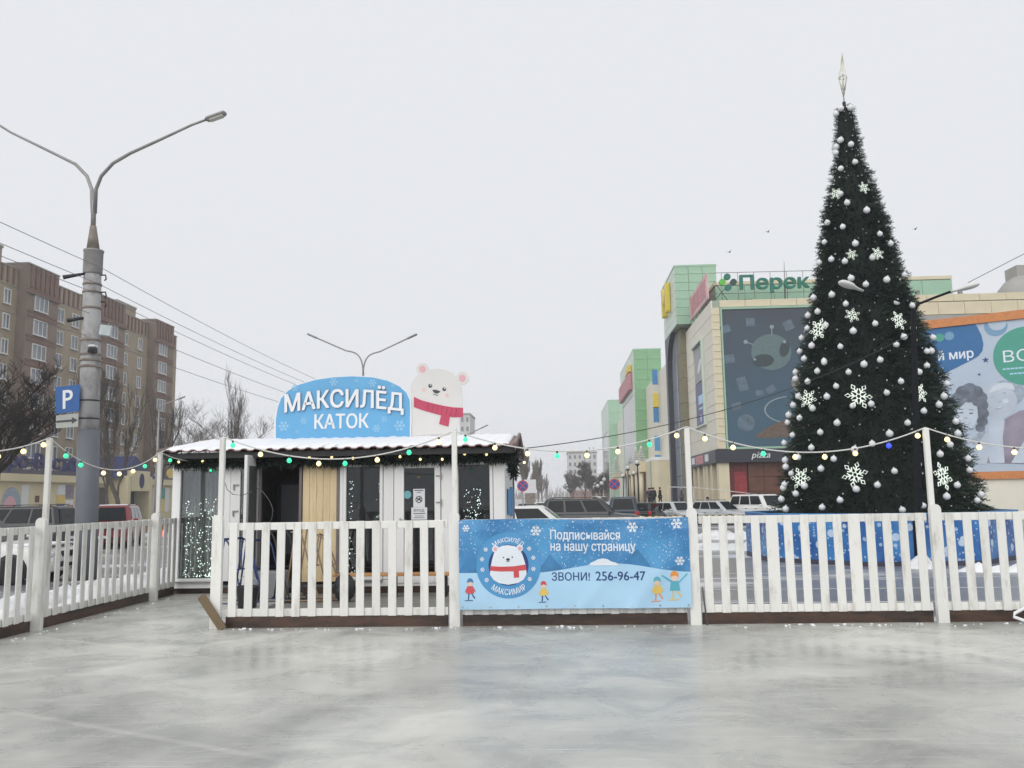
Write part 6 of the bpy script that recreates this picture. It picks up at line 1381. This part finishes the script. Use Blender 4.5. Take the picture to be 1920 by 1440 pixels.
# ------------------------------------------------------------------ traffic signs and the small hoarding
def nostop(label, px, py, Y):
    p = at(px, py, Y=Y); t = thing('no_stopping_sign', label, 'traffic sign', (p.x, Y, 0), 0, 'round no-stopping signs'); r_ = 10.5/F*Y
    MB().tube([(0, .05, gz(Y)), (0, .05, p.z+r_)], .04, 8).build('pole', 'grey_metal', t); f_ = lambda u, v, d: Vector((u, -d, p.z+v))
    MB().prism(circ(0, 0, r_, 28), f_, -.02, 0).build('rim', 'red_plate', t); MB().prism(circ(0, 0, r_*.80, 28), f_, 0, .008).build('disc', 'blue_plate', t)
    k_ = r_*.78*.7071; decal('cross', [bar2(-k_, -k_, k_, k_, r_*.17), bar2(-k_, k_, k_, -k_, r_*.17)], 'red_plate', t, f_, .008, .014)
nostop('round blue and red no-stopping sign beside the hut corner', 980, 911, 48); nostop('round blue and red no-stopping sign before the mall entrance', 1152, 908, 52)
p = at(994, 912, Y=92); hd = thing('hoarding', 'small white hoarding behind the no-stopping sign by the hut', 'billboard', (p.x, 92, 0)); MB().cbox((0, 0, p.z), (1.3, .12, 1.45), bev=.02).build('panel', 'paper', hd); MB().box(-.55, .55, -.05, .05, gz(92), p.z-.73).build('stand', 'rust_metal', hd)

# ------------------------------------------------------------------ cars
def paint(name, col): return mat(name, col, .28, var=.05, scale=2, coat=.25)
paint('car_white', (.72, .72, .70)); paint('car_dark', (.022, .024, .028)); paint('car_blue', (.03, .05, .075)); paint('car_silver', (.46, .48, .49)); paint('car_red', (.22, .025, .03)); paint('car_black', (.010, .010, .012)); paint('car_grey', (.15, .16, .17)); paint('car_greyblue', (.16, .21, .25))
mat('car_trim', (.022, .022, .024), .6, var=.1); mat('grille', (.03, .03, .032), .4, var=0)
KIND = {  # length, width, height, belt, hood z, deck z, cabin base rear/front, roof rear/front, wheel radius
 'sedan': (4.5, 1.78, 1.46, .93, .86, .95, -1.75, 1.05, -1.05, .25, .31), 'hatch': (4.1, 1.75, 1.52, .95, .88, .98, -1.98, 1.1, -1.6, .35, .31),
 'suv': (4.7, 1.88, 1.78, 1.10, 1.05, 1.1, -2.27, 1.15, -2.05, .5, .37), 'bigsuv': (5.3, 2.02, 1.92, 1.18, 1.12, 1.18, -2.6, 1.2, -2.35, .55, .40), 'van': (4.5, 1.85, 1.88, 1.08, 1.02, 1.08, -2.2, 1.35, -2.1, .65, .34), 'wagon': (4.6, 1.78, 1.55, .95, .88, .95, -2.15, 1.05, -1.7, .25, .32)}
def car(label, x, y, rz, colour, kind, snow=False, group='parked cars'):
    L_, W, Ht, belt, hood, deck, cb0, cb1, cr0, cr1, wr = KIND[kind]; t = thing('parked_car', label, 'car', (x, y, gz(y)), rz, group); w2 = W/2
    mb = MB(); st = []
    xs_ = [-L_/2, -L_/2+.06, -L_/2+.25, cb0, cb0*.5, 0, cb1*.6, cb1, cb1+.35, L_/2-.35, L_/2-.1, L_/2]
    for xx in xs_:
        f_ = (xx+L_/2)/L_
        zt = belt if cb0 <= xx <= cb1 else (deck if xx < cb0 else hood-.10*((xx-cb1)/(L_/2-cb1))**2)
        endt = min(1, (L_/2-abs(xx))/.25); wv = w2*(.90+.10*min(1, endt)); zb = .22+.06*(1-endt); zt2 = zt-.14*(1-endt)
        st.append([(xx, 0, zb), (xx, wv*.86, zb), (xx, wv*.98, zb+.14), (xx, wv, (zb+zt2)/2+.05), (xx, wv*.965, zt2-.10), (xx, wv*.90, zt2-.015), (xx, wv*.55, zt2+.012), (xx, 0, zt2+.02),
                   (xx, -wv*.55, zt2+.012), (xx, -wv*.90, zt2-.015), (xx, -wv*.965, zt2-.10), (xx, -wv, (zb+zt2)/2+.05), (xx, -wv*.98, zb+.14), (xx, -wv*.86, zb)])
    n_ = 14
    for r_ in st: mb.v += r_
    for i in range(len(st)-1):
        for j in range(n_): mb.f.append([i*n_+j, i*n_+(j+1) % n_, (i+1)*n_+(j+1) % n_, (i+1)*n_+j]); mb.m.append(0); mb.sm.append(True)
    mb.f.append(list(range(n_))); mb.m.append(0); mb.sm.append(False); mb.f.append([(len(st)-1)*n_+j for j in range(n_)]); mb.m.append(0); mb.sm.append(False)
    body = mb.build('body', colour, t)
    # cabin
    wb, wt = w2*.90, w2*.70; zb, zt = belt-.03, Ht
    def ring(f_, extra=0):     # ring at height fraction f_
        e = math.sin(f_*math.pi/2); x0 = cb0+(cr0-cb0)*f_; x1 = cb1+(cr1-cb1)*f_; ww = wb+(wt-wb)*(f_**1.2); z = zb+(zt-zb)*f_
        return [(x0+.02, -ww+.10, z), (x0+.14, -ww, z), (x1-.16, -ww, z), (x1-.03, -ww+.12, z), (x1-.03, ww-.12, z), (x1-.16, ww, z), (x0+.14, ww, z), (x0+.02, ww-.10, z)]
    mb = MB(); R_ = [ring(f_) for f_ in (0, .3, .6, .85, .96)]; top_ = [(px*1.0+(-.06 if px > (cr0+cr1)/2 else .06), py*.9, zt) for px, py, pz in ring(1)]; R_.append(top_)
    for r_ in R_: mb.v += r_
    for i in range(len(R_)-1):
        for j in range(8): mb.f.append([i*8+j, i*8+(j+1) % 8, (i+1)*8+(j+1) % 8, (i+1)*8+j]); mb.m.append(0); mb.sm.append(False)
    mb.f.append([(len(R_)-1)*8+j for j in range(8)]); mb.m.append(0); mb.sm.append(False); cab = mb.build('cabin', colour, t)
    for ob_ in (cab, body):
        bv = ob_.modifiers.new('round', 'BEVEL'); bv.width = .045; bv.segments = 2; bv.limit_method = 'ANGLE'; bv.angle_limit = R(24); ob_.data.polygons.foreach_set('use_smooth', [True]*len(ob_.data.polygons)); ob_.modifiers.new('shade', 'WEIGHTED_NORMAL')
    def side(s_, fx, fz, off):  # point on the cabin side: fx 0 rear..1 front, fz 0..1
        x0 = cb0+(cr0-cb0)*fz; x1 = cb1+(cr1-cb1)*fz; ww = wb+(wt-wb)*(fz**1.2); return Vector((x0+.14+(x1-x0-.30)*fx, s_*(ww+off), zb+(zt-zb)*fz))
    def pane(name, pts, nrm, parent=cab, m_='car_glass'):
        mb = MB(); nrm = Vector(nrm).normalized()*.012; a = [p+nrm for p in pts]; b = [p-nrm for p in pts]; k_ = len(pts); mb.add(a+b, [list(range(k_)), [k_+i for i in range(k_)][::-1]]+[[i, (i+1) % k_, k_+(i+1) % k_, k_+i] for i in range(k_)]); return mb.build(name, m_, parent)
    for s_ in (-1, 1):
        cuts = ((.03, .30), (.335, .62), (.655, .965)) if kind in ('suv', 'bigsuv', 'van', 'wagon') else ((.06, .47), (.51, .955))
        for a, b in cuts:
            P = [side(s_, a, .16, .006), side(s_, b, .16, .006), side(s_, b, .5, .004), side(s_, b, .86, .004), side(s_, a, .86, .004), side(s_, a, .5, .004)]
            pane('side_window', P, (0, s_, .25))
    f3 = lambda xo, fz, q_: Vector((xo[0]+(xo[1]-xo[0])*fz, q_*(wb+(wt-wb)*fz-.17), zb+(zt-zb)*fz))
    fx_ = (cb1-.01, cr1-.01); P = [f3(fx_, .10, -1), f3(fx_, .10, 1), f3(fx_, .88, 1), f3(fx_, .88, -1)]; pane('windscreen', P, (zt-zb, 0, cb1-cr1))
    rx_ = (cb0+.005, cr0+.005); P = [f3(rx_, .14, -1), f3(rx_, .14, 1), f3(rx_, .85, 1), f3(rx_, .85, -1)]; pane('rear_window', P, (-(zt-zb), 0, cr0-cb0 if cr0 > cb0 else .1))
    # wheels in dark arches
    wx = (-L_/2+.85, L_/2-.87)
    for xx in wx:
        for s_ in (-1, 1):
            MB().lathe([(wr*1.18, -.02), (wr*1.18, .012), (wr*.9, .016)], (xx, s_*(w2-.012), wr*1.02), 20, axis=(0, s_, 0)).build('wheel_arch', 'car_trim', t)
            o = MB().lathe([(wr*.62, -.11), (wr*.95, -.10), (wr, -.06), (wr, .06), (wr*.95, .09), (wr*.66, .10)], (xx, s_*(w2-.06), wr), 20, axis=(0, s_, 0)).build('wheel', 'tyre', t)
            MB().lathe([(wr*.66, .085), (wr*.6, .07), (wr*.2, .075), (wr*.16, .1), (.005, .1)], (xx, s_*(w2-.06), wr), 12, axis=(0, s_, 0)).build('rim', 'rim', o)
        MB().cbox(((wx[0]+wx[1])/2, 0, .16), (wx[1]-wx[0], W*.8, .14)).build('underbody', 'car_trim', t) if xx == wx[0] else None
    hz = hood-.20
    for s_ in (-1, 1):
        MB().cbox((L_/2-.10, s_*w2*.70, hz), (.22, .40, .15), bev=.05).build('headlight', 'headlight', t)
        MB().cbox((-L_/2+.06, s_*w2*.80, deck-.14), (.14, .22, .26 if kind != 'sedan' else .17), bev=.04).build('taillight', 'taillight', t)
        m_ = MB().cbox((cb1-.28, s_*(w2+.07), belt+.05), (.11, .20, .14), bev=.04); m_.build('mirror', colour, t)
        for a in (-.25, .55): MB().cbox((a*1.2-.3, s_*(w2*.985), belt-.16), (.18, .03, .03), bev=.008).build('door_handle', 'car_trim', t)
    MB().cbox((L_/2-.03, 0, hz-.01), (.10, W*.42, .13), bev=.02).build('grille', 'grille', t); MB().cbox((L_/2-.015, 0, .42), (.10, W*.72, .12), bev=.02).build('lower_grille', 'car_trim', t); MB().cbox((L_/2+.04, 0, .50), (.015, .50, .11)).build('number_plate', 'paper', t)
    MB().cbox((-L_/2+.0, 0, .62), (.03, .50, .11)).build('number_plate', 'paper', t); MB().cbox((-L_/2+.01, 0, .42), (.10, W*.86, .16), bev=.03).build('rear_bumper', 'car_trim', t)
    if kind in ('suv', 'bigsuv', 'wagon'):
        for s_ in (-1, 1): MB().tube([(cr0+.2, s_*wt*.92, Ht+.0), (cr0+.3, s_*wt*.92, Ht+.05), (cr1-.3, s_*wt*.92, Ht+.05), (cr1-.2, s_*wt*.92, Ht)], .018, 6).build('roof_rail', 'car_trim', t)
    if snow:
        m2 = MB(); m2.cbox(((cr0+cr1)/2, 0, Ht+.02), (abs(cr1-cr0)-.1, wt*1.7, .05), bev=.02); m2.build('roof_snow', 'snow', t); m2 = MB(); m2.cbox(((cb1+L_/2)/2-.05, 0, hood+.0), (L_/2-cb1-.35, W*.74, .05), bev=.02); m2.build('hood_snow', 'snow', t)
    return t
def gx(px, Y): return at(px, 940, Y=Y).x
car('white car close behind the side fence at the left edge', gx(-45, 19.5), 19.5, R(4), 'car_white', 'sedan', True)
car('dark estate car behind the white one at the left edge', gx(22, 31), 31, R(182), 'car_dark', 'suv')
car('white hatchback seen from behind, left of the concrete lamp post', gx(108, 38), 38, R(118), 'car_white', 'suv')
car('red off-roader facing the camera right of the concrete lamp post', gx(216, 37), 37, R(-72), 'car_red', 'suv', True)
car('white crossover nearest the hut corner, facing right', gx(1000, 29.5), 29.5, R(-4), 'car_white', 'hatch')
car('large dark estate parked sideways behind the blue banner', gx(1108, 40), 40, R(-5), 'car_dark', 'suv')
car('dark blue van seen from behind, past the large dark estate', gx(1170, 51), 51, R(84), 'car_blue', 'van')
car('black car right of the dark blue van', gx(1212, 57), 57, R(70), 'car_black', 'hatch')
car('silver hatchback left of the fence post, facing the camera', gx(1268, 59), 59, R(-66), 'car_silver', 'hatch')
car('grey-blue car half hidden between two silver cars', gx(1316, 63), 63, R(-60), 'car_greyblue', 'sedan')
car('silver estate car facing the camera between fence post and white off-roader', gx(1350, 58), 58, R(-48), 'car_silver', 'wagon')
car('large white off-roader beside the Christmas tree', gx(1432, 57), 57, R(-62), 'car_white', 'bigsuv')
for px, Y, rz, c, k_, lab in ((1130, 62, -8, 'car_grey', 'sedan', 'grey saloon just past the large dark estate'), (1082, 76, 10, 'car_silver', 'hatch', 'pale hatchback in the far rows left of the no-stopping sign'), (1100, 92, 80, 'car_dark', 'sedan', 'dark saloon in the far rows of the street'), (1048, 70, 95, 'car_black', 'wagon', 'black estate far down the street left of centre'), (1015, 84, 88, 'car_white', 'sedan', 'white saloon far down the street by the tree row'), (1030, 110, 90, 'car_silver', 'hatch', 'pale car far off in the middle of the street'), (1126, 120, 70, 'car_white', 'van', 'white van far off by the mall lamps'), (992, 64, 85, 'car_dark', 'hatch', 'dark hatchback under the small white hoarding'), (1064, 130, 90, 'car_grey', 'suv', 'grey car farthest down the street'), (1140, 74, 60, 'car_silver', 'sedan', 'silver saloon behind the dark blue van'), (1005, 54, 92, 'car_grey', 'sedan', 'grey saloon half hidden by the white crossover')):
    car(lab, gx(px, Y), Y, R(rz), c, k_)
# striped wheel stops before the parked row
mat('stop_black', (.02, .02, .02), .6, var=.1); mat('stop_yellow', (.62, .42, .10), .5, var=.1)
for i, px in enumerate((1215, 1272, 1352, 1420)):
    p = at(px, 963, Y=54); t = thing('wheel_stop', ['striped bar barrier before the black car', 'striped bar barrier before the silver hatchback', 'striped bar barrier before the silver estate', 'striped bar barrier before the white off-roader'][i], 'barrier', (p.x, 54, gz(54)), 0, 'striped bars before the parked cars')
    for k_ in range(12): MB().tube([(-1.2+k_*.2, 0, .62), (-1.2+k_*.2+.199, 0, .62)], .055, 8).build('stripe', 'stop_black' if k_ % 2 else 'stop_yellow', t)
    for xx in (-1.1, 1.1): MB().tube([(xx, 0, 0), (xx, 0, .58)], .04, 8).build('leg', 'stop_black', t)
# red lamp glow behind the side fence
rl = thing('rear_marker_lamp', 'glowing red marker lamp seen through the side fence by the hut', 'lamp', at(308, 1000, Y=16.5)); MB().cbox((0, 0, 0), (.07, .05, .13), bev=.015).build('lens', 'bulb_red', rl); MB().tube([(0, .04, gz(16.5)-rl.location.z), (0, .04, .08)], .02, 6).build('stalk', 'black_plastic', rl)

# ------------------------------------------------------------------ people
def person(label, x, y, z, rz, coat, legs, seed=0, hat=None, h=1.74, stride=.12, group='people on the plaza'):
    rnd = random.Random(seed); s_ = h/1.74; t = thing('person', label, 'person', (x, y, z), rz, group)
    J = {'pel': (0, 0, .95), 'spi': (0, 0, 1.15), 'che': (0, .01, 1.36), 'nec': (0, 0, 1.50), 'hea': (0, -.01, 1.60), 'top': (0, -.01, 1.69)}
    E_ = [('pel', 'spi'), ('spi', 'che'), ('che', 'nec'), ('nec', 'hea'), ('hea', 'top')]; RR = {'pel': .165, 'spi': .165, 'che': .19, 'nec': .07, 'hea': .105, 'top': .075}
    for k_, sd_ in (('l', -1), ('r', 1)):
        f_ = stride*sd_
        J.update({k_+'hip': (sd_*.10, 0, .88), k_+'kne': (sd_*.11, -.02+f_*.6, .48), k_+'ank': (sd_*.11, .02+f_*1.1, .09), k_+'toe': (sd_*.12, -.14+f_*1.1, .045), k_+'sho': (sd_*.19, 0, 1.40), k_+'elb': (sd_*.27, .03-f_*.5, 1.12), k_+'wri': (sd_*.25, -.08-f_*.6, .88), k_+'han': (sd_*.24, -.12-f_*.6, .80)})
        E_ += [('pel', k_+'hip'), (k_+'hip', k_+'kne'), (k_+'kne', k_+'ank'), (k_+'ank', k_+'toe'), ('che', k_+'sho'), (k_+'sho', k_+'elb'), (k_+'elb', k_+'wri'), (k_+'wri', k_+'han')]
        RR.update({k_+'hip': .105, k_+'kne': .075, k_+'ank': .055, k_+'toe': .045, k_+'sho': .085, k_+'elb': .07, k_+'wri': .05, k_+'han': .042})
    nm = list(J); me = bpy.data.meshes.new('person_body'); me.from_pydata([Vector(J[k_])*s_ for k_ in nm], [(nm.index(a), nm.index(b)) for a, b in E_], [])
    ob = bpy.data.objects.new('tmp', me); COL.objects.link(ob); sk = ob.modifiers.new('s', 'SKIN'); sub = ob.modifiers.new('u', 'SUBSURF'); sub.levels = 1
    for i, k_ in enumerate(nm): me.skin_vertices[0].data[i].radius = (RR[k_]*s_, RR[k_]*s_*(.8 if k_ in ('pel', 'spi', 'che') else 1)); me.skin_vertices[0].data[i].use_root = k_ == 'pel'
    bpy.context.view_layer.update(); m2 = bpy.data.meshes.new_from_object(ob.evaluated_get(bpy.context.evaluated_depsgraph_get())); bpy.data.objects.remove(ob)
    for m_ in (coat, legs, 'skin', 'shoe'): m2.materials.append(MATS[m_])
    for p in m2.polygons:
        c = p.center/s_; p.use_smooth = True
        p.material_index = 2 if c.z > 1.49 or (abs(c.x) > .18 and c.z < .86 and c.z > .7) else (0 if c.z > .86 else (3 if c.z < .11 else 1))
    m2.name = 'body'; link('body', m2, t)
    hb_ = MB(); hb_.ball((0, .005*s_, 1.655*s_), .112*s_, 12, 0, (1, 1.05, .88)); 
    hb_.v = [v for v in hb_.v]; hb_.build('hat' if hat else 'hair', hat or 'hair', t)
    MB().ball((0, -.115*s_, 1.595*s_), .016*s_, 6).build('nose', 'skin', t)
    MB().lathe([(.20*s_, .0), (.21*s_, .12*s_), (.195*s_, .3*s_)], (0, 0, .72*s_), 12).build('coat_hem', coat, t)
    return t
mat('skin', (.52, .34, .26), .6, var=.05); mat('shoe', (.02, .02, .022), .6, var=.1); mat('hair', (.03, .022, .018), .7, var=.2); mat('coat_navy', (.018, .022, .04), .8, var=.2); mat('coat_black', (.014, .014, .016), .8, var=.2); mat('coat_brown', (.07, .05, .035), .8, var=.2); mat('coat_grey', (.10, .10, .12), .8, var=.2); mat('jeans', (.03, .04, .07), .8, var=.2); mat('hat_dark', (.02, .018, .02), .8, var=.1)
for px, Y, lab, c, l, hat, rz in ((1213, 84, 'person in dark coat, leftmost of the three standing close before the mall entrance', 'coat_black', 'jeans', 'hat_dark', 160), (1223, 85, 'person in navy jacket, middle of the three before the mall entrance', 'coat_navy', 'jeans', None, 20), (1238, 82, 'person in black coat walking, rightmost of the three before the mall entrance', 'coat_black', 'coat_navy', None, 100), (1196, 86, 'person in brown coat beside the lamp post left of the group', 'coat_brown', 'coat_black', 'hat_dark', 190), (1278, 76, 'person in grey coat walking by the mall wall behind the fence post', 'coat_grey', 'coat_navy', 'hat_dark', 80), (1216.5, 88, 'person in dark jacket half hidden between the two on the left', 'coat_navy', 'coat_black', 'hat_dark', 200)):
    person(lab, max(9.3, gx(px, Y)), Y, PZ, R(rz), c, l, int(px), hat, 1.76)
person('dark-clad person behind the silver estate car', gx(1327, 64), 64, gz(64), R(120), 'coat_black', 'jeans', 3, 'hat_dark', 1.8)
# birds
for px, py, Y, lab in ((1440, 435, 60, 'bird in the sky left of the Christmas tree, upper one'), (1368, 473, 62, 'bird in the sky above the mall roof sign'), (1716, 430, 55, 'bird in the sky right of the Christmas tree')):
    b = thing('bird', lab, 'bird', at(px, py, Y=Y), R(30), 'birds in the sky'); b.scale = (.6, .6, .6); mb = MB(); mb.lathe([(.005, -.2), (.05, -.1), (.065, 0), (.045, .1), (.03, .15), (.005, .2)], (0, 0, 0), 8, axis=(1, .1, .1)); mb.build('body', 'coat_black', b)
    for s_ in (-1, 1): MB().add([(.08, 0, .02), (-.08, 0, .02), (-.10, s_*.22, .12), (0, s_*.26, .14), (-.12, s_*.45, .06), (.08, 0, .035), (-.08, 0, .035), (-.10, s_*.22, .135), (0, s_*.26, .155), (-.12, s_*.45, .065)], [(0, 1, 2, 3), (3, 2, 4), (5, 8, 7, 6), (8, 9, 7), (0, 3, 8, 5), (3, 4, 9, 8), (4, 2, 7, 9), (2, 1, 6, 7)]).build('wing', 'coat_black', b)

# ------------------------------------------------------------------ winter haze
hz_ = bpy.data.materials.new('winter_haze'); hz_.use_nodes = True; t = hz_.node_tree; t.nodes.clear()
o_ = t.nodes.new('ShaderNodeOutputMaterial'); v_ = t.nodes.new('ShaderNodeVolumePrincipled'); v_.inputs['Color'].default_value = (.97, .98, 1, 1); v_.inputs['Density'].default_value = .0008; v_.inputs['Anisotropy'].default_value = .2
t.links.new(v_.outputs[0], o_.inputs['Volume'])
hb = MB().box(-820, 820, -420, 870, -1.6, 32).build('haze', hz_); stuff(hb)
